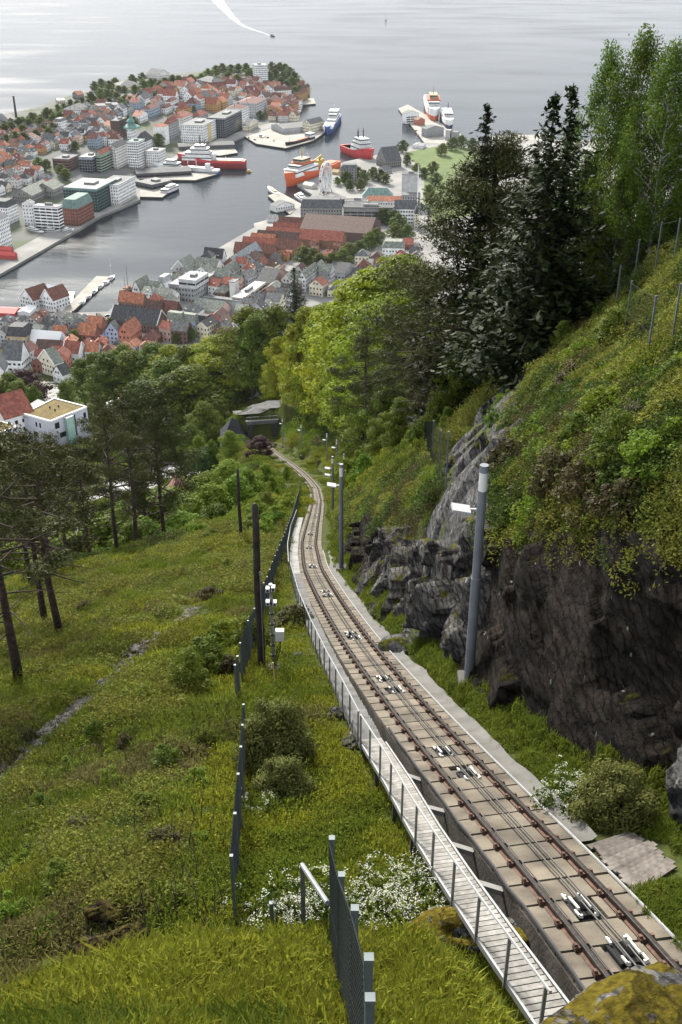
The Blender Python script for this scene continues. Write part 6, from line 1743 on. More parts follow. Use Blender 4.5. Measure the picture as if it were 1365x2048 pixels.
# bottom left by the church
SB('beige stone house with black mansard roof', 17, 56, 67, 700, 674, 'beige', 'mansard', 'dark', 7, th=8, dorm=3, z=6)
SB('white church wing with slate roof and arched windows', 8, 46, 60, 745, 722, 'white', 'gable_w', 'slate', 12, th=8, win='wide', z=12)
SB('white church gable with tall dark roof cut by the picture edge', -40, 14, 40, 772, 744, 'white', 'gable_u', 'slate', 16, th=-6, win='wide', z=14)
SB('cream Gothic house with grey roof beside the purple tree', 80, 112, 131, 752, 730, 'cream', 'gable_u', 'greygreen', 9, th=40, z=12, gable_edge=1)
SB('white house with black roof half hidden by trees', 108, 128, 146, 768, 752, 'white', 'gable_u', 'dark', 6, th=40, z=14)
SB('white house with long red roof next to the cream Gothic one', 128, 160, 174, 724, 708, 'white', 'gable_w', 'red', 7, th=12, z=8, gable_edge=1)
SB('orange-tiled house stepping down beside the blue tarpaulin', 158, 192, 204, 690, 672, 'brick', 'gable_w', 'orange', 8, th=14, z=5)
SB('red-brick house with roof terrace above the blue tarpaulin', 176, 204, 216, 676, 655, 'brick', 'gable_w', 'orange', 7, th=14, z=4)
SB('lilac house with grey roof beside the salmon one', 214, 238, 246, 690, 664, 'lilac', 'gable_u', 'grey', 7, th=18, z=4)
SB('tall salmon house with white-framed windows', 239, 262, 285, 692, 668, 'salmon', 'gable_u', 'orange', 7, th=18, z=4, chim=2)
SB('low shop row with dark red roof by the market hall', 285, 312, 326, 690, 680, 'brick', 'hip', 'darkred', 6, th=18, z=4)
SB('orange-tiled house behind the white marquee', 108, 134, 142, 690, 675, 'lightgrey', 'gable_w', 'orange', 8, th=12, z=4)
SB('brown-roofed low house under the white marquee', 72, 118, 132, 716, 703, 'brick', 'gable_w', 'brown', 6, th=8, z=7)
SB('red-roofed house left of the cream Gothic one', 72, 98, 104, 730, 715, 'white', 'gable_w', 'red', 5, th=10, z=9)

# ------------------------------------------------------------------ rows of smaller houses filling the old quarters
def fill(px, pitch, th, hr, walls, roofs, desc, cat, zfun, seed, size=(9, 13), big=False, jit=.15, kinds=('gable_u', 'gable_w', 'hip'), rmin=.9):
    r = random.Random(seed); P = wpoly(px, 8); t = math.radians(th)
    U = np.array([math.sin(t), math.cos(t)]); Wd = np.array([-math.cos(t), math.sin(t)])
    c = P.mean(0); s = (P - c) @ U; q = (P - c) @ Wd
    row = 0; n = 0
    for a in np.arange(s.min(), s.max(), pitch[0]):
        row_n = 0; had = False
        for b_ in np.arange(q.max(), q.min(), -pitch[1]):
            p = c + U * (a + r.uniform(-jit, jit) * pitch[0]) + Wd * (b_ + r.uniform(-jit, jit) * pitch[1])
            if not inpoly(P, np.array([p[0]]), np.array([p[1]]))[0]: continue
            lu = r.uniform(*size); lw = r.uniform(*size) * r.uniform(.75, 1.0)
            if any((p[0] - x) ** 2 + (p[1] - y) ** 2 < (rr + min(lu, lw) * .45 * rmin) ** 2 for x, y, rr in FOOT): continue
            if not had: row += 1; had = True
            row_n += 1; n += 1
            z = zfun(p[0], p[1]); w = r.choice(walls); rc = r.choice(roofs); k = r.choice(kinds)
            f = frame_dims((p[0] - U[0] * lu / 2 - Wd[0] * lw / 2, p[1] - U[1] * lu / 2 - Wd[1] * lw / 2, z), lw, lu, r.uniform(*hr), th + r.uniform(-9, 9))
            lab = f'{w} {k2[k]} house, {rname.get(rc, rc)} roof, {ORD[row_n - 1]} in the {ORD[row - 1]} row of {desc}'
            building(lab, f, w, k, rc, min(lu, lw) * r.uniform(.36, .52), 'grid', 'house', cat, desc, chim=1 if r.random() < .5 else 0, dorm=r.choice([0, 0, 1, 2]))
    return n
zN = lambda x, y: float(zn(x, y))
zS = lambda x, y: max(2.5, float(gz(x, y, False)) if y < 960 else 2.5)
W1 = ['white', 'white', 'white', 'offwhite', 'cream', 'lightgrey', 'ochre', 'blue']
R1 = ['red', 'orange', 'darkred', 'dark', 'dark', 'slate', 'brownred', 'darkred', 'slate']
N_ = []
k2 = {'gable_u': 'gabled', 'gable_w': 'broad', 'hip': 'hipped'}; rname = {'darkred': 'dark-red', 'brownred': 'red-brown', 'greygreen': 'pale-slate', 'dark': 'black'}
N_.append(fill([(-20, 262), (60, 282), (132, 268), (178, 285), (162, 312), (112, 318), (60, 350), (128, 372), (60, 392), (-30, 405)], (20, 17), 14, (5.5, 9), W1, R1, 'the old quarter', 'house', zN, 1, (10, 15)))
N_.append(fill([(130, 246), (196, 232), (250, 232), (265, 250), (215, 285), (255, 300), (170, 312), (150, 280)], (22, 19), 14, (8, 13), W1, R1, 'the spire quarter', 'house', zN, 2, (13, 18)))
N_.append(fill([(250, 236), (300, 205), (352, 190), (400, 190), (420, 205), (460, 200), (452, 222), (380, 236), (330, 250), (285, 255)], (26, 24), 14, (9, 15), W1, ['red', 'orange', 'darkred', 'red', 'brownred', 'dark'], 'the ridge quarter', 'house', zN, 3, (17, 26)))
N_.append(fill([(352, 190), (392, 186), (455, 183), (500, 172), (545, 176), (600, 188), (602, 215), (590, 240), (545, 240), (536, 210), (470, 205)], (22, 20), 14, (6, 11), W1, ['red', 'darkred', 'brownred', 'darkred', 'orange', 'brown'], 'the tip quarter', 'house', zN, 4, (13, 20)))
N_.append(fill([(0, 636), (130, 634), (214, 640), (222, 655), (210, 668), (160, 670), (110, 668), (60, 668), (0, 670)], (14, 12), 12, (6, 10), ['lightgrey', 'white', 'wood', 'offwhite', 'grey'], ['slate', 'dark', 'slate', 'greygreen', 'brownred', 'grey'], 'fish-market lanes', 'house', zS, 5, (9, 13)))
N_.append(fill([(0, 705), (70, 700), (130, 690), (225, 690), (330, 690), (330, 705), (220, 720), (150, 735), (60, 760)], (14, 12), 10, (6, 10), ['white', 'brick', 'offwhite', 'salmon'], ['red', 'orange', 'dark', 'brownred', 'darkred'], 'woodside lanes', 'house', zS, 6, (9, 13)))
N_.append(fill([(262, 596), (300, 575), (345, 552), (425, 508), (470, 516), (540, 530), (600, 545), (650, 540), (672, 555), (600, 600), (520, 640), (430, 672), (330, 680), (300, 640), (280, 610)], (15, 14), 20, (8, 13), ['offwhite', 'lightgrey', 'white', 'pink', 'cream', 'brownbrick'], ['greygreen', 'slate', 'dark', 'grey', 'greygreen', 'brown', 'red'], 'old-town blocks', 'house', zS, 7, (11, 16), rmin=.7))
N_.append(fill([(628, 545), (720, 535), (830, 505), (836, 530), (720, 575), (640, 585)], (15, 14), 12, (6, 10), ['white', 'pink', 'lightgrey', 'cream'], ['slate', 'red', 'brownred', 'dark'], 'beech-side lanes', 'house', zS, 8, (10, 14)))
N_.append(fill([(472, 512), (506, 492), (545, 462), (640, 470), (690, 482), (660, 512), (600, 520), (540, 520)], (9, 22), 14, (6, 8), ['wood', 'ochre', 'salmon', 'brown'], ['brownred', 'red', 'orange', 'brown', 'brownred'], 'wharf lanes', 'house', zS, 9, (7, 9), kinds=('gable_w',), rmin=.5))
print('HOUSES', N_, sum(N_), 'FOOT', len(FOOT))
# ------------------------------------------------------------------ ships
def paint(n, c, r=.5): return mat('paint_' + n, c, r, var=.10, scale=.15)
P_ = {'orange': paint('orange', (.62, .11, .025)), 'white': paint('white', (.74, .74, .72)), 'red': paint('red', (.50, .035, .035)), 'darkred': paint('darkred', (.25, .03, .03)), 'blue': paint('blue', (.03, .085, .30)), 'navy': paint('navy', (.025, .04, .11)),
      'black': paint('black', (.02, .02, .022)), 'yellow': paint('yellow', (.55, .36, .06)), 'grey': paint('grey', (.25, .25, .25)), 'deck': paint('deck', (.24, .15, .10), .9), 'glass': glass_m, 'tan': paint('tan', (.45, .36, .22)), 'green': paint('green', (.06, .14, .10))}
def ship(label, bow, stern, beam, hh, low, up, blocks, masts=(), name='ship', cat='ship', split=.5, sheer=.55, group=None, z=0.0, flare=1.0):
    """hull from bow/stern waterline pixels; blocks: (f0, f1, width share, z0, z1, paint[, windows])"""
    B = at(*bow, z); S_ = at(*stern, z); ax = B - S_; L = np.linalg.norm(ax); ax /= L; sd = np.array([ax[1], -ax[0], 0])
    t = thing(name, label, cat, tuple((B + S_) / 2), group)
    n = 15; fs = np.linspace(0, 1, n)
    bw = beam / 2 * np.clip(np.minimum(.80 + fs * 1.2, 1), 0, 1) * np.sqrt(np.clip(1 - np.clip((fs - .60) / .40, 0, 1) ** 2.2, 0, 1))
    top = hh * (1 + sheer * sstep(.5, 1, fs))
    def strake(z0f, z1f, w0, w1, m, nm, cap):
        V = []
        for i, f in enumerate(fs):
            rake = .045 * L * sstep(.85, 1, f)
            for zf, wf in ((z0f, w0), (z1f, w1)):
                zz = top[i] * zf
                c = S_ + ax * (f * L + rake * (zf if zf > 0 else 0)) + np.array([0, 0, zz])
                w = max(bw[i] * (wf + (flare - 1) * zf * sstep(.6, 1, f)), .05)
                V += [c - sd * w, c + sd * w]
        F = []
        for i in range(n - 1):
            a = i * 4; b_ = a + 4
            F += [(a, a + 2, b_ + 2, b_), (a + 1, b_ + 1, b_ + 3, a + 3), (a, b_, b_ + 1, a + 1)]
            if cap: F += [(a + 2, a + 3, b_ + 3, b_ + 2)]
        F += [(0, 1, 3, 2), (4 * n - 4, 4 * n - 2, 4 * n - 1, 4 * n - 3)]
        return MB().add(V, F).build(nm, m, t)
    strake(-.25, split, .80, .97, P_[low], 'hull', True)
    strake(split, 1.0, .975, 1.0, P_[up], 'bulwark', True)
    A3 = np.array([ax, sd, [0, 0, 1]])
    for bk in blocks:
        f0, f1, wf, z0, z1, m = bk[:6]
        c = S_ + ax * ((f0 + f1) / 2 * L) + np.array([0, 0, (z0 + z1) / 2])
        o = MB().box(c, ((f1 - f0) * L, beam * wf, z1 - z0), A3).build('deckhouse' if m != 'deck' else 'hold', P_[m], t)
        if len(bk) > 6:
            MB().box(c + np.array([0, 0, (z1 - z0) * .12]), ((f1 - f0) * L + .16, beam * wf + .16, min(1.3, (z1 - z0) * .3)), A3).build('window_band', glass_m, o)
    for (f, y, z0, z1, r, m) in masts:
        c = S_ + ax * (f * L) + sd * (y * beam)
        MB().tube([c + [0, 0, z0], c + [0, 0, z1]], [r, r * .5], 6).build('mast', P_[m], t)
        MB().box(c + np.array([0, 0, z0 + (z1 - z0) * .6]), (.3, beam * .3, .3), A3).build('yard', P_[m], t)
    return t, (S_, ax, sd, L, A3)
t, (S_, ax, sd, L, A3) = ship('orange-hulled offshore ship with white bow and yellow mast by the ferris wheel', (574, 374), (672, 338), 20, 11, 'orange', 'orange',
     [(.50, .93, .97, 10.5, 19, 'white', 1), (.56, .86, .80, 19, 23, 'white', 1), (.58, .80, .98, 23, 24.6, 'orange'), (.62, .78, .7, 24.6, 29, 'tan', 1), (.05, .45, .7, 9, 12, 'orange'), (.30, .42, .35, 12, 20, 'yellow')],
     [(.70, 0, 29, 42, .7, 'yellow'), (.64, .2, 29, 36, .5, 'yellow'), (.64, -.2, 29, 36, .5, 'white')], sheer=.6, flare=1.25)
b_ = S_ + ax * (.36 * L); MB().tube([b_ + [0, 0, 18], b_ + sd * -6 + ax * 4 + [0, 0, 26], b_ + sd * -2 + ax * 16 + [0, 0, 21]], [1.6, 1.4, .6], 6).build('crane', P_['yellow'], t)
ship('red-hulled white-decked supply ship with black masts beyond the square stone tower', (742, 323), (690, 303), 20, 10, 'red', 'red',
     [(.45, .82, .9, 10, 17, 'white', 1), (.50, .80, .8, 17, 22, 'white', 1), (.54, .78, .7, 22, 27, 'white', 1), (.05, .42, .8, 8, 10, 'grey')], [(.62, .2, 27, 39, .9, 'black'), (.62, -.2, 27, 39, .9, 'black'), (.50, 0, 20, 34, .7, 'black')], sheer=.7, flare=1.3)
ship('white ship with dark red hull and long low red stern at the inner quay', (362, 333), (492, 336), 19, 10, 'darkred', 'red',
     [(.50, .95, .92, 10, 15, 'white', 1), (.52, .90, .86, 15, 20, 'white', 1), (.55, .82, .74, 20, 25, 'white', 1), (.60, .76, .6, 25, 29, 'white', 1), (.04, .46, .82, 9, 10.8, 'tan'), (.46, .52, .5, 10, 18, 'white')],
     [(.68, 0, 29, 41, 1.0, 'black'), (.62, .15, 29, 36, .7, 'black'), (.30, 0, 10, 15, .4, 'white')], sheer=.75, split=.7)
ship('blue and white fishing vessel moored in front of the red-sterned ship', (314, 341), (438, 349), 14, 6, 'blue', 'white',
     [(.62, .86, .8, 6, 12, 'white', 1), (.68, .82, .66, 12, 15.5, 'white', 1), (.10, .5, .7, 5, 8, 'white'), (.14, .2, .4, 8, 13, 'white')], [(.74, 0, 15, 24, .5, 'white'), (.35, 0, 8, 18, .5, 'white'), (.5, .2, 8, 16, .4, 'white')], sheer=.6, split=.55)
ship('white high-speed catamaran at the ferry terminal', (356, 378), (327, 390), 10, 3.2, 'navy', 'white', [(.05, .88, .92, 3, 6.2, 'white', 1), (.30, .75, .6, 6.2, 8.4, 'white', 1)], [(.45, 0, 8, 12, .2, 'white')], sheer=.2)
ship('blue-hulled white ship lying outside the broad pier', (655, 270), (676, 238), 16, 8, 'blue', 'blue', [(.70, .97, .95, 8, 12, 'white'), (.18, .62, .85, 8, 13, 'white', 1), (.22, .50, .8, 13, 19, 'white', 1), (.26, .44, .9, 19, 22, 'white', 1)], [(.34, 0, 22, 32, .6, 'white')], sheer=.6, flare=1.2)
ship('black-hulled coaster with orange hatches at the broad pier', (573, 294), (626, 279), 11, 5, 'black', 'black', [(.02, .2, .9, 5, 11, 'white', 1), (.26, .86, .7, 5, 6.3, 'orange')], [(.10, 0, 11, 17, .4, 'white'), (.55, 0, 6, 18, .35, 'white'), (.88, 0, 6, 14, .3, 'white')], sheer=.4)
ship('tall white and orange ship seen bow-on at the outer pier', (869, 246), (858, 205), 22, 13, 'orange', 'white', [(.50, .9, .92, 13, 22, 'white', 1), (.55, .86, .8, 22, 28, 'white', 1), (.58, .82, 1.0, 28, 30, 'orange'), (.62, .78, .6, 30, 36, 'tan', 1)], [(.7, 0, 36, 48, .9, 'tan')], sheer=.7, flare=1.3)
ship('white ship with navy bow beside the tall orange one', (899, 262), (888, 228), 17, 10, 'navy', 'white', [(.45, .88, .9, 10, 16, 'white', 1), (.5, .82, .8, 16, 22, 'white', 1)], [(.66, 0, 22, 34, .8, 'black'), (.5, .1, 16, 24, .5, 'white')], sheer=.7, flare=1.3)
ship('small red tugboat in the inner basin', (531, 277), (514, 278), 6, 2.6, 'red', 'red', [(.3, .65, .6, 2.6, 6, 'white', 1)], [(.45, 0, 6, 10, .15, 'white')], 'tugboat', 'boat')
ship('tiny yellow water taxi crossing the harbour', (494, 345), (503, 344), 3.2, 1.4, 'yellow', 'yellow', [(.3, .75, .8, 1.4, 3, 'yellow', 1)], (), 'water_taxi', 'boat')
ship('white motor yacht behind the pale pier', (612, 408), (594, 393), 8, 3, 'white', 'white', [(.2, .75, .8, 3, 5.5, 'white', 1), (.3, .6, .6, 5.5, 7.5, 'white', 1)], [(.45, 0, 7.5, 11, .15, 'white')], 'motor_yacht', 'boat')
ship('white sailing ship with two tall bare masts at the pale pier', (538, 380), (556, 392), 7, 3, 'white', 'white', [(.2, .8, .6, 3, 4.4, 'tan')], [(.35, 0, 4, 27, .3, 'tan'), (.68, 0, 4, 28, .3, 'tan')], 'sailing_ship', 'boat')
ship('dark wooden sailing boat moored on the old quay', (246, 590), (262, 578), 6, 3, 'black', 'deck', [(.2, .7, .6, 3, 4.6, 'deck')], [(.3, 0, 4, 24, .25, 'black'), (.62, 0, 4, 16, .2, 'black')], 'sailing_boat', 'boat')
for (bx, by, sx, sy, lab, ms) in [(171, 605, 156, 613, 'nearest the wharf houses', 0), (183, 593, 170, 601, 'second from the wharf houses', 0), (195, 582, 185, 590, 'dark-topped third one', 0), (207, 572, 196, 579, 'fourth along', 0), (218, 565, 207, 571, 'fifth along', 0), (229, 555, 219, 562, 'outermost with a tall mast', 1)]:
    ship(f'small white boat tied to the long timber pier, {lab}', (bx, by), (sx, sy), 3.4, 1.5, 'navy' if 'third' in lab else 'white', 'white', [(.15, .6, .72, 1.5, 2.6, 'white', 1), (.2, .45, .55, 2.6, 3.3, 'navy' if 'third' in lab else 'white')], [(.5, 0, 2.5, 20, .12, 'white')] if ms else (), 'motor_boat', 'boat', group='boats at the timber pier')
for (bx, by, sx, sy, lab) in [(88, 470, 52, 462, 'left'), (121, 466, 88, 467, 'middle'), (149, 464, 125, 470, 'right')]:
    ship(f'white yacht under the banded harbour block, {lab} of three', (bx, by), (sx, sy), 6, 2.4, 'white', 'white', [(.15, .7, .8, 2.4, 4.6, 'white', 1), (.25, .55, .6, 4.6, 6.2, 'white', 1)], [(.4, 0, 6, 9, .12, 'white')], 'yacht', 'boat', group='three white yachts')
ship('speeding boat drawing a white wake across the fjord', (550, 73), (541, 71), 4, 2, 'navy', 'white', [(.2, .7, .7, 2, 4.2, 'navy', 1)], (), 'speedboat', 'boat')
t, (S_, ax, sd, L, A3) = ship('lone white sail far out on the fjord', (774, 40), (769, 40), 4, 1.4, 'white', 'white', (), (), 'sailboat', 'boat')
c_ = S_ + ax * L * .5; MB().add([c_ + [0, 0, 2], c_ + ax * 4.5 + [0, 0, 2.2], c_ + [0, 0, 19], c_ + sd * .1 + [0, 0, 2], c_ + ax * 4.5 + sd * .1 + [0, 0, 2.2], c_ + sd * .1 + [0, 0, 19]], [(0, 1, 2), (5, 4, 3), (0, 3, 4, 1), (1, 4, 5, 2), (2, 5, 3, 0)]).build('sail', P_['white'], t)
MB().tube([c_ + [0, 0, 1], c_ + [0, 0, 20]], .12, 5).build('mast', P_['white'], t)
def wake():
    P = np.array([at(*p, .06) for p in [(541, 71.5), (525, 65), (505, 59), (482, 49), (466, 36), (452, 20), (438, 4), (430, -10)]]); w = [4, 8, 11, 14, 20, 30, 44, 52]
    V = []
    d = np.gradient(P[:, :2], axis=0); d /= np.linalg.norm(d, axis=1)[:, None]
    for k in range(len(P)):
        for s in np.linspace(-1, 1, 7): V.append([P[k, 0] - d[k, 1] * s * w[k] * .5, P[k, 1] + d[k, 0] * s * w[k] * .5, .08 + .25 * (1 - s * s)])
    m, t_, b, o = nodes('foam'); N, L_ = t_.nodes, t_.links
    b.inputs['Base Color'].default_value = (.75, .77, .78, 1); b.inputs['Roughness'].default_value = .9
    n = N.new('ShaderNodeTexNoise'); n.inputs['Scale'].default_value = .12; n.inputs['Detail'].default_value = 6
    tc = N.new('ShaderNodeTexCoord'); L_.new(tc.outputs['Object'], n.inputs['Vector'])
    r = N.new('ShaderNodeMapRange'); r.inputs[1].default_value = .38; r.inputs[2].default_value = .62; L_.new(n.outputs['Fac'], r.inputs[0]); L_.new(r.outputs[0], b.inputs['Alpha'])
    V = np.array(V); stuff(link('wake_foam', np_mesh('wake_foam', V, grid_mesh(V, len(P), 7), m)), 'white foam wake trailing behind the speeding boat', 'wake')
wake()

# ------------------------------------------------------------------ ferris wheel
def ferris():
    b = at(652, 386, 2.5); top = 324; dep = project(b)[2]; upc = b[1] * SP + (b[2] - CZ) * CP; vt = (1024 - top) / FPX
    h = (vt * dep - upc) / (CP + SP * vt); R = h / 2 - 1.2; c = b + [0, 0, h / 2 + .6]
    th = math.radians(-12); d = np.array([math.sin(th) * -1, math.cos(th), 0]); d = np.array([.36, .93, 0]); n = np.array([d[1], -d[0], 0])
    t = thing('ferris_wheel', 'tall white ferris wheel on the fortress quay', 'ferris wheel', tuple(b))
    wm = P_['white']
    ring = lambda q, r: [c + n * q + r * (math.cos(a) * d + math.sin(a) * np.array([0, 0, 1.])) for a in np.linspace(0, 2 * math.pi, 37)]
    for q in (-1.2, 1.2): MB().tube(ring(q, R), .65, 5, False).build('rim', wm, t)
    for q in (-1.0, 1.0): MB().tube(ring(q, R * .86), .35, 4, False).build('inner_ring', wm, t)
    sp = MB()
    for k in range(24):
        a = 2 * math.pi * k / 24; v = math.cos(a) * d + math.sin(a) * np.array([0, 0, 1.])
        MB().tube([c - n * .8, c - n * 1.2 + v * R], .16, 4, False).tube([c + n * .8, c + n * 1.2 + v * R], .16, 4, False).build('spoke', wm, t)
        g = c + v * (R + .2); gm = MB().tube([g + [0, 0, .3], g + [0, 0, -.4], g + [0, 0, -2.2], g + [0, 0, -2.8]], [.7, 1.15, 1.15, .8], 8).build('gondola', P_['white'] if k % 4 else P_['darkred'], t)
    MB().tube([c - n * 2.2, c + n * 2.2], 1.1, 10).build('hub', wm, t)
    for q in (-1, 1):
        for e in (-1, 1): MB().tube([c + n * 2 * q, b + n * 4 * q + d * 10 * e], [.5, .6], 6).build('leg', wm, t)
ferris()
m_ = at(623, 330, 2.5)
def flag_mast(px, pyb, pyt, label, r=.35, flag=None):
    b = at(px, pyb, 2.5); dep = project(b)[2]; upc = b[1] * SP + (b[2] - CZ) * CP; vt = (1024 - pyt) / FPX; h = (vt * dep - upc) / (CP + SP * vt)
    t = thing('mast', label, 'mast', tuple(b)); MB().tube([b, b + [0, 0, h]], [r, r * .6], 6).build('pole', P_['white'], t)
    if flag: MB().box(b + np.array([-2.0, 0, h - 1.5]), (4, .1, 2.6)).build('flag', P_[flag], t)
    else: MB().tube([b + [0, 0, h], b + [0, 0, h + .8]], [r * 1.6, r * .6], 6).build('cap', P_['grey'], t)
flag_mast(834, 440, 330, 'tall slim white mast beside the pale tower block', .8)
flag_mast(643, 345, 306, 'thin pale mast rising behind the ferris wheel', .6)
flag_mast(592, 470, 451, 'white flagpole with flag over the red wharf roofs', .3, 'white')

# ------------------------------------------------------------------ white wharf houses on their stilts, tents
def wharf_house(label, A, B, C, yb, yt, rh, th):
    building(label, Frame(A, B, C, yb, yt, th, 2.5), 'white', 'gable_u', 'brownred', rh, 'grid', 'wharf_house', 'building', 'white wharf houses', gable_edge=1)
wharf_house('white gabled wharf house with brown roof, left one on the market pier', 42, 68, 106, 620, 603, 9, 34)
wharf_house('white gabled wharf house with brown roof, right one by the timber pier', 84, 108, 142, 621, 603, 9, 34)
pier([(36, 622), (60, 590), (150, 583), (141, 624)], 'low wharf platform under the white gabled houses', 1.9, P_['white'])
def marquee(label, A, B, C, yb, yt, rh, th, m, z=2.5):
    f = Frame(A, B, C, yb, yt, th, z); t = thing('marquee', label, 'tent', tuple(f.P(f.lu / 2, f.lw / 2, 0)))
    MB().prism([f.P(0, 0, 0)[:2], f.P(f.lu, 0, 0)[:2], f.P(f.lu, f.lw, 0)[:2], f.P(0, f.lw, 0)[:2]], f.b[2], f.b[2] + f.h - .05).build('side_wall', m, t)
    roof_solid(f, 'gable_w' if f.lw > f.lu else 'gable_u', rh, .5).build('canopy', m, t); q = f.P(f.lu / 2, f.lw / 2, 0); FOOT.append((q[0], q[1], 16))
wt = mat('tent_white', (.84, .84, .83), .7, var=.04); rt = mat('tent_red', (.55, .08, .07), .7, var=.15); bt = mat('tarp_blue', (.06, .20, .55), .6, var=.1)
marquee('huge white marquee roof among the lanes', 62, 120, 134, 700, 686, 7, 12, wt, 6)
marquee('white peaked tent behind the wharf houses', 92, 112, 124, 596, 588, 6, 34, wt, 2.5)
marquee('red market tents in a strip at the left edge', -10, 30, 33, 634, 629, 2, 8, rt)
marquee('white market tent by the red strip', 36, 60, 64, 632, 628, 2, 8, wt)
marquee('red-roofed market halls on the far quay, at the left edge', -20, 30, 36, 520, 512, 3, 14, rt)
marquee('pinkish second market roof behind the first', -20, 22, 28, 508, 501, 3, 14, rt)
marquee('bright blue tarpaulin roof among orange tiles', 206, 222, 230, 680, 674, 1.5, 18, bt, 6)
marquee('cream tour-boat pavilion beside the orange ship', 606, 624, 634, 378, 372, 3, 40, mat('tent_cream', (.66, .62, .52), .7), 2.5)
marquee('yellow fair stall behind the ferris wheel', 664, 676, 682, 350, 345, 3, 30, mat('tent_yellow', (.55, .40, .20), .7), 2.5)

# ------------------------------------------------------------------ town trees
def town_tree(px, pyt, h, kind, label, group, zf, wide=1.):
    z = 5.
    for _ in range(5):
        p = at(px, pyt, z + h); z = zf(p[0], p[1])
    put_plant(kind, (p[0], p[1], z), h * 1.2, label, 'tree', group, wide)
zf2 = lambda x, y: 2.5
ORD += ['thirty-' + q for q in ORD[:9]] + ['fortieth'] + ['forty-' + q for q in ORD[:9]] + ['fiftieth']
def town_grove(rows, desc, where, group, zf, kind='round', h=13):
    for i, r in enumerate(sorted(rows)):
        town_tree(r[0], r[1], (r[2] if len(r) > 2 else h), (r[3] if len(r) > 3 else kind), f'{desc}, {ORD[i]} from the left {where}', group, zf, 1.15)
town_grove([(418, 140), (432, 134), (446, 130), (462, 132), (478, 130), (494, 129), (545, 127), (558, 128), (570, 131), (581, 137), (590, 147), (596, 160), (600, 174), (583, 156), (568, 146), (552, 140), (590, 176), (574, 164), (455, 146), (476, 152), (500, 140), (405, 150), (385, 152), (562, 156), (540, 146)], 'dense park tree', 'on the headland tip', 'headland park trees', zN, h=17)
town_grove([(188, 166), (204, 160), (218, 164), (228, 158), (200, 180), (216, 182), (234, 186), (250, 192), (180, 186), (265, 152), (283, 148), (270, 172), (288, 164), (302, 160), (318, 164), (332, 158), (346, 152), (360, 154), (300, 178), (318, 182), (284, 182), (262, 196), (240, 200), (215, 198), (330, 176)], 'leafy ridge tree', 'along the headland ridge', 'ridge trees', zN, h=15)
town_grove([(8, 250), (24, 246), (42, 252), (60, 240), (78, 236), (92, 218), (104, 230), (86, 252), (70, 262), (50, 268), (28, 266), (10, 272), (106, 248), (98, 258), (64, 228), (118, 226), (38, 238)], 'green tree', 'in the park by the factory chimney', 'park trees by the chimney', zN, h=14)
town_grove([(x, float(np.interp(x, [0, 60, 130, 190, 230, 280, 340, 420], [240, 230, 203, 188, 170, 160, 153, 146])) + d) for x, d in zip(range(-4, 420, 12), [0, 5, 2, 8, 3, 6, 1, 9, 4, 7, 2, 5] * 3)], 'shore tree', 'along the seaward shore', 'shore trees', zN, h=10)
town_grove([(78, 318), (90, 322), (122, 332), (132, 340), (148, 285), (316, 270, 15), (300, 208), (256, 232, 10), (270, 236, 10), (376, 218, 9), (388, 212, 9), (475, 240, 13), (522, 224, 12), (540, 222, 12), (548, 226, 12), (150, 230, 10), (410, 172, 12), (395, 170, 12)], 'street tree', 'among the headland roofs', 'street trees on the headland', zN, h=12)
town_grove([(606, 498), (622, 502), (640, 512), (665, 512), (684, 505), (700, 492), (718, 486), (738, 470), (752, 462), (770, 420), (786, 424), (800, 432), (640, 535, 8), (660, 530, 9), (812, 455), (790, 450)], 'leafy tree', 'between wharf roofs and mansions', 'trees in the old wharf gardens', zf2, h=15)
town_grove([(690, 346), (702, 340), (716, 338), (730, 344), (746, 338), (760, 342), (676, 356, 9, 'roundlime'), (700, 362, 11), (722, 360, 12), (772, 350, 11), (806, 284, 14), (816, 312, 12), (832, 330, 12), (850, 338, 12), (866, 326, 13), (884, 290, 14), (905, 278, 15), (925, 274, 15), (945, 280, 14), (858, 372, 12), (862, 388, 12), (872, 350, 13), (990, 300, 13), (1020, 310, 13)], 'fortress tree', 'around the fortress lawns', 'fortress park trees', zf2, h=13)
town_grove([(338, 652, 9), (358, 656, 10), (382, 660, 9), (352, 668, 7), (218, 640, 8), (148, 665, 10), (222, 648, 6)], 'round street tree', 'in front of the market square', 'street trees at the square', lambda x, y: 4., h=9)
lawn_m = mat('lawn_green', (.085, .13, .025), .95, c2=(.12, .16, .04), scale=.05)
struct(MB().prism(wpoly([(812, 305), (890, 290), (960, 300), (1000, 420), (868, 446), (846, 400), (850, 350)], 2.5), 2.0, 2.72).build('lawn', lawn_m), 'fortress lawns behind the pale tower')
struct(MB().prism(wpoly([(84, 232), (100, 222), (128, 216), (130, 228), (100, 238)], 20), 19, 20.4).build('lawn', lawn_m), 'sunny lawn under the old fort wall')

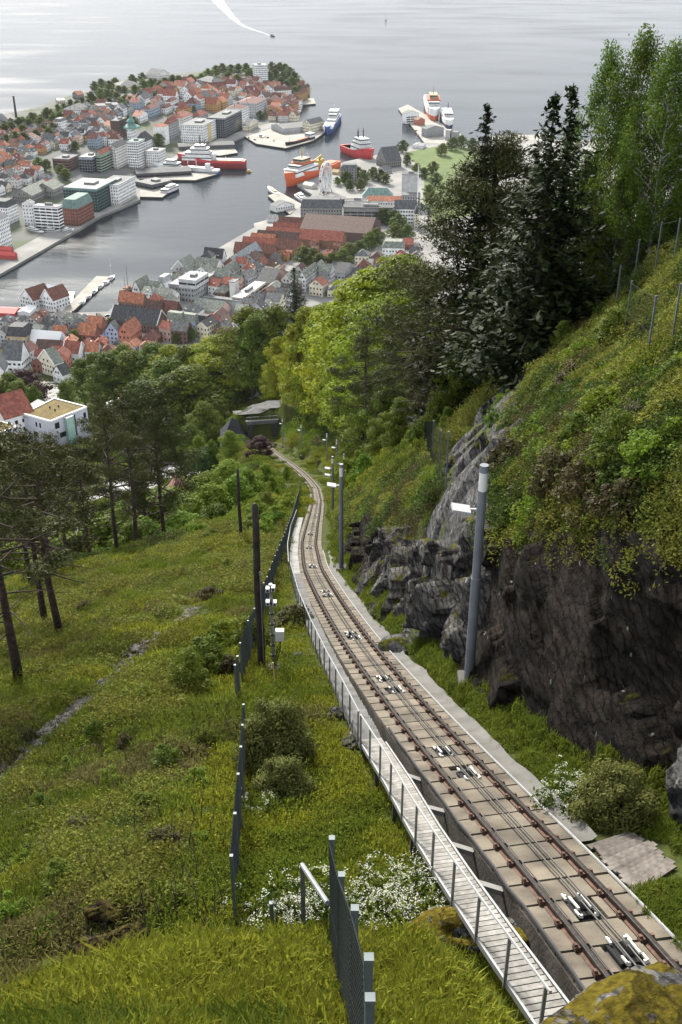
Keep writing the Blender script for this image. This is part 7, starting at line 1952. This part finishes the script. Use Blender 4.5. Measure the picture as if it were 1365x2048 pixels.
# a few cars on the quays
def car(p, ang, col, label):
    p = np.asarray(p, float); c, s = math.cos(ang), math.sin(ang); A3 = np.array([[c, s, 0], [-s, c, 0], [0, 0, 1]])
    t = thing('parked_car', label, 'car', tuple(p), 'cars on the quays')
    MB().box(p + [0, 0, .62], (4.4, 1.8, .75), A3).build('body', P_[col], t); MB().box(p + [0, 0, 1.25], (2.4, 1.6, .55), A3).build('cabin', glass_m, t)
    for a in (-1.4, 1.4):
        for b_ in (-.8, .8):
            q = p + A3[0] * a + A3[1] * b_ + [0, 0, .32]; MB().tube([q - A3[1] * .12, q + A3[1] * .12], .32, 8).build('wheel', P_['black'], t)
for k, (px, py, col, lab) in enumerate([(215, 632, 'black', 'black car on the quay before the market square'), (498, 276, 'black', 'black car parked on the broad pier, leftmost'), (510, 280, 'grey', 'grey car parked on the broad pier'), (536, 276, 'black', 'second black car on the broad pier'), (548, 282, 'white', 'white van-like car on the broad pier'),
        (12, 490, 'white', 'white car below the corner block'), (832, 262, 'red', 'red car on the outer pier'), (836, 270, 'white', 'white car on the outer pier'), (345, 296, 'yellow', 'yellow car by the inner quay')]):
    car(at(px, py, 2.55 if px < 900 else 2.5), .6 + k, col, lab)
# ------------------------------------------------------------------ houses on the hillside below the pines
def px_poly(px, z): return np.array([at(x, y, z) for x, y in px])
moss_roof = mat('sedum_roof', (.11, .075, .022), .95, c2=(.20, .15, .05), scale=.35, mix=(.3, .7), detail=8, bump=.03)
villa_wall = mat('villa_pale_board', (.45, .46, .50), .8, var=.06, scale=.4)
white_trim = mat('white_trim', (.74, .73, .68), .6, var=.05)
def villa():
    zr = at_y(101, 842, 398)[2]
    R = px_poly([(47, 827), (101, 842), (174, 813), (109, 796)], zr)      # left, near, right, far
    g = min(float(gz(p[0], p[1])) for p in R) - 1
    t = thing('moss_roof_villa', 'pale modern villa with flat moss roof and green glass bay', 'house', tuple(np.r_[R.mean(0)[:2], g]))
    MB().prism(R[:, :2], g, zr - .6).build('wall', villa_wall, t)
    c = R.mean(0)
    MB().prism((c + (R - c) * .95)[:, :2], zr - .59, zr - .25).build('roof', moss_roof, t)
    for a, b_ in zip(R, np.roll(R, -1, 0)):
        d = b_ - a; L = np.linalg.norm(d); d /= L; n = np.array([-d[1], d[0], 0]); n = n if n @ (c - a) > 0 else -n
        MB().prism([(a - n * .15)[:2], (b_ - n * .15)[:2], (b_ + n * .45)[:2], (a + n * .45)[:2]], zr - .62, zr + .1).build('parapet', white_trim, t)
    def win(a, b_, f0, f1, z0, z1, m=glass_m, nm='window'):
        d = b_ - a; n = np.cross(d, [0, 0, 1.]); n /= np.linalg.norm(n); n = n if n @ (a - c) > 0 else -n
        p0, p1 = a + d * f0 + n * .06, a + d * f1 + n * .06
        w = MB().add([[*p0[:2], zr + z0], [*p1[:2], zr + z0], [*p1[:2], zr + z1], [*p0[:2], zr + z1], *[[*(q - n * .3)[:2], zr + z] for q, z in ((p0, z0), (p1, z0), (p1, z1), (p0, z1))]], [(0, 1, 2, 3), (7, 6, 5, 4), (0, 4, 5, 1), (1, 5, 6, 2), (2, 6, 7, 3), (3, 7, 4, 0)])
        return w.build(nm, m, t)
    Lf, Nr, Rt, Fr = R
    win(Lf, Nr, .42, .48, -4.4, -2.4); win(Lf, Nr, .56, .62, -4.4, -2.4); win(Lf, Nr, .30, .46, -9, -7); win(Lf, Nr, .72, .95, -9, -6.6)
    win(Nr, Rt, .10, .22, -4.4, -1.8); win(Nr, Rt, .88, .95, -4.6, -2.2); win(Nr, Rt, .2, .4, -9, -6.8); win(Nr, Rt, .58, .66, -11, -1.4, mat('dark_panel', (.05, .045, .05), .6), 'dark_panel')
    d = Rt - Nr; n = np.cross(d, [0, 0, 1.]); n /= np.linalg.norm(n); n = n if n @ (Nr - c) > 0 else -n
    q = [Nr + d * .36, Nr + d * .56, Nr + d * .56 + n * 1.6, Nr + d * .36 + n * 1.6]
    MB().prism([k[:2] for k in q], g, zr - 1.0).build('glass_bay', mat('green_glass', (.30, .46, .38), .3, var=.1, scale=.3), t)
    MB().prism([k[:2] for k in q], zr - .99, zr - .7).build('bay_roof', white_trim, t)
    for fx, fy in ((.35, .55), (.5, .7), (.6, .5)):
        p = Lf + (Nr - Lf) * fx + (Fr - Lf) * fy; MB().tube([p + [0, 0, -.3], p + [0, 0, .6]], .35, 8).build('roof_vent', mat('vent_dark', (.04, .04, .04), .7), t)
    S2 = px_poly([(28, 829), (56, 836), (92, 806), (76, 800)], zr - 1.5)
    MB().prism(S2[:, :2], g, zr - 1.6).build('wing', villa_wall, t); MB().prism((S2.mean(0) + (S2 - S2.mean(0)) * 1.03)[:, :2], zr - 1.59, zr - 1.2).build('wing_roof', mat('wing_roof_grey', (.32, .32, .33), .8), t)
villa()
def slab_house(label, px, Y0, h, wall, roofmat, name='house'):
    zr = at_y(*px[1], Y0)[2]; R = px_poly(px, zr); c = R.mean(0); g = zr - h
    t = thing(name, label, 'house', tuple(np.r_[c[:2], g]))
    MB().prism(R[:, :2], g, zr - .5).build('wall', wall, t); MB().prism((c + (R - c) * .95)[:, :2], zr - .49, zr - .2).build('roof', roofmat, t)
    for a, b_ in zip(R, np.roll(R, -1, 0)):
        d = b_ - a; d /= np.linalg.norm(d); n = np.array([-d[1], d[0], 0]); n = n if n @ (c - a) > 0 else -n
        MB().prism([(a - n * .1)[:2], (b_ - n * .1)[:2], (b_ + n * .4)[:2], (a + n * .4)[:2]], zr - .52, zr + .1).build('parapet', white_trim, t)
slab_house('second moss-roofed flat house mostly hidden by trees', [(212, 806), (250, 818), (296, 800), (262, 786)], 400, 8, villa_wall, moss_roof)
slab_house('corner of a moss roof at the left picture edge', [(-40, 852), (-8, 868), (36, 852), (2, 842)], 372, 8, villa_wall, moss_roof)
def gable_house(label, px, Y0, h, rh, wall, rc, name='house', along=0, win=True):
    """near-left, near-right and far-right eave corners in pixels"""
    z = at_y(*px[1], Y0)[2]; A, B, C = [at(x, y, z) for x, y in px]
    f = frame_dims(np.r_[B[:2], z - h], np.linalg.norm(A - B), np.linalg.norm(C - B), h, 0)
    f.w = (A - B) / np.linalg.norm(A - B); f.u = (C - B) / np.linalg.norm(C - B); f.u = f.u - f.w * (f.u @ f.w); f.u /= np.linalg.norm(f.u)
    return building(label, f, wall, ['gable_u', 'gable_w'][along], rc, rh, 'grid' if win else 'none', name, 'house', gable_edge=None)
gable_house('white house with large red roof at the left edge above the villa', [(-30, 812), (10, 840), (33, 815)], 400, 8, 7, 'white', 'red')
gable_house('white house with grey roof in the yard below the pines', [(252, 985), (283, 994), (300, 978)], 300, 7, 4, 'white', 'grey')
gable_house('brown timber cabin roof above the pale shrubs', [(332, 1000), (362, 1000), (408, 982)], 262, 4, 4, 'wood', 'brownred', 'cabin')
gable_house('white house between the pine trunks at the left edge', [(150, 1062), (176, 1070), (190, 1056)], 190, 7, 4, 'white', 'slate')
def ground_patch(name, px, m, label, res=1.5, lift=.12, Y=None):
    P = np.array([hit(*p)[:2] for p in px]); mn, mx = P.min(0), P.max(0)
    xs = np.arange(mn[0] - res, mx[0] + res, res); ys = np.arange(mn[1] - res, mx[1] + res, res); X, Y_ = np.meshgrid(xs, ys, indexing='ij')
    V = np.stack([X, Y_, gz(X, Y_) + lift], -1).reshape(-1, 3); F = grid_mesh(V, len(xs), len(ys)); k = inpoly(P, X, Y_).reshape(-1)[F].any(1)
    if k.sum(): struct(link(name, np_mesh(name, V, F[k][:, ::-1], m)), label)
ground_patch('yard', [(250, 930), (300, 890), (350, 870), (398, 905), (402, 950), (330, 975), (240, 985), (180, 1000)], mat('yard_gravel', (.26, .255, .25), .95, c2=(.38, .375, .37), scale=.15, detail=8), 'pale gravel yard with parked van')
ground_patch('plaza', [(62, 775), (85, 763), (125, 766), (138, 785), (130, 800), (72, 800)], mat('plaza_paving', (.30, .29, .275), .95, var=.12, scale=.2), 'round grey paved turning place above the villa')
def van():
    p = hit(268, 946); a = math.radians(52); c, s = math.cos(a), math.sin(a); A3 = np.array([[c, s, 0], [-s, c, 0], [0, 0, 1]])
    t = thing('parked_van', 'white van parked in the gravel yard', 'van', tuple(p))
    MB().box(p + [0, 0, 1.25], (5.2, 2.0, 1.5), A3).build('body', P_['white'], t)
    MB().box(p - A3[0] * 3.0 + np.array([0, 0, .95]), (1.2, 1.9, .9), A3).build('bonnet', P_['white'], t)
    MB().box(p - A3[0] * .3 + np.array([0, 0, 1.6]), (4.4, 2.04, .5), A3).build('window', glass_m, t)
    for q in (-2.0, 1.8):
        for b_ in (-.95, .95):
            w = p + A3[0] * q + A3[1] * b_ + [0, 0, .4]; MB().tube([w - A3[1] * .12, w + A3[1] * .12], .38, 10).build('wheel', P_['black'], t)
van()

# ------------------------------------------------------------------ things close by
def plank_deck():
    a, b_, c, d = [hit(*p) for p in ((1172, 1700), (1272, 1668), (1364, 1730), (1262, 1800))]
    t = thing('plank_deck', 'weathered loose planks overgrown with weeds right of the rails', 'planks', tuple((a + c) / 2))
    n = 15
    for k in range(n):
        f = (k + .5) / n; p = a + (d - a) * f; q = b_ + (c - b_) * f
        e0, e1 = random.uniform(0, .12), random.uniform(0, .16); p, q = p + (q - p) * e0, q - (q - p) * e1
        x = (q - p); L = np.linalg.norm(x); x /= L; y = np.cross([0, 0, 1.], x); y /= np.linalg.norm(y)
        mid = (p + q) / 2; mid[2] = max(mid[2], float(gz(mid[0], mid[1]))) + .06 + random.uniform(0, .03)
        MB().box(mid, (L, np.linalg.norm(d - a) / n * .8, .035), np.array([x, y, np.cross(x, y)])).build('plank', mat('greyed_timber', (.10, .083, .070), .95, c2=(.235, .21, .185), scale=4, mix=(.35, .7), rnd=.25), t)
plank_deck()
def stump(px, py, s, label, seed):
    p = hit(px, py); t = thing('mossy_stump', label, 'stump', tuple(p))
    o = link('root_ball', boulder_mesh('root_ball', rock_mat('moss_root', (.016, .011, .007), (.060, .038, .022), moss=(.085, .070, .014), mossamt=.42, scale=2.5), (s, s * .75, s * .8), seed, 5, .6), t, tuple(p + [0, 0, s * .25]))
    r = np.random.default_rng(int(seed * 7))
    for k in range(9):
        a = r.uniform(0, 6.28); q = p + [math.cos(a) * s * .7, math.sin(a) * s * .5, s * .2]; e = q + [math.cos(a) * s * .7, math.sin(a) * s * .6 - .1, r.uniform(-.3, .35) * s]
        MB().tube([q, (q + e) / 2 + r.normal(0, .05, 3), e], [.03, .02, .006], 5).build('root', bark_dark, t)
stump(252, 1850, .55, 'upper mossy root stump on the lower left slope', 3.3)
stump(225, 1930, .62, 'lower mossy root stump above the near grass', 6.1)
def log(px, py, L, r, ang, label, m=None):
    p = hit(px, py) ; d = np.array([math.cos(ang), math.sin(ang), 0]); e = p + d * L; e[2] = float(gz(e[0], e[1])) + r; p[2] += r
    tag(MB().tube([p, (p + e) / 2 + [0, 0, .02], e], [r, r * .9, r * .7], 8).build('log', m or mat('dead_wood', (.26, .20, .14), .9, c2=(.42, .36, .28), scale=4)), label, 'log', 'fallen logs')
log(308, 1196, 2.4, .07, .35, 'pale fallen log on the moss below the crest'); log(240, 1272, 1.6, .05, .5, 'short grey branch lying above the scree'); log(280, 1240, .9, .05, .9, 'small log piece above the scree')
log(2, 1290, 1.6, .14, 1.0, 'cut log beside the nearest pine trunk'); log(8, 1318, 1.3, .13, .2, 'second cut log by the nearest pine trunk'); log(55, 1262, 1.5, .08, 1.7, 'upright dead branch between the pines')
def stems():
    r = np.random.default_rng(31); mb = MB()
    for k in range(150):
        px, py = (r.uniform(0, 470), r.uniform(1440, 1900))
        p = hit(px, py); h = r.uniform(.5, 1.3); l = r.normal(0, .18, 2) * h
        mb.tube([p, p + [l[0] * .4, l[1] * .4, h * .6], p + [l[0], l[1], h]], [.011, .008, .003], 4, False)
        for _ in range(2):
            f = r.uniform(.4, .85); q = p + np.array([l[0] * f, l[1] * f, h * f]); mb.tube([q, q + [r.normal(0, .14), r.normal(0, .14), r.uniform(.1, .3)]], [.006, .002], 3, False)
    stuff(mb.build('bare_stems', mat('twig_brown', (.075, .058, .042), .9, var=.3)), 'thin bare saplings and dead stems on the left slope', 'stems')
stems()

# ------------------------------------------------------------------ damp air over the fjord
def haze():
    m, t, b, o = nodes('damp_air')
    t.nodes.remove(b)
    v = t.nodes.new('ShaderNodeVolumePrincipled')
    v.inputs['Color'].default_value = (.86, .90, .95, 1)
    v.inputs['Density'].default_value = .000015
    t.links.new(v.outputs[0], o.inputs['Volume'])
    mb = MB().box((0, 10000, 153), (31000, 25000, 318))
    stuff(mb.build('haze', m), 'thin damp haze over harbour and fjord', 'haze')
haze()
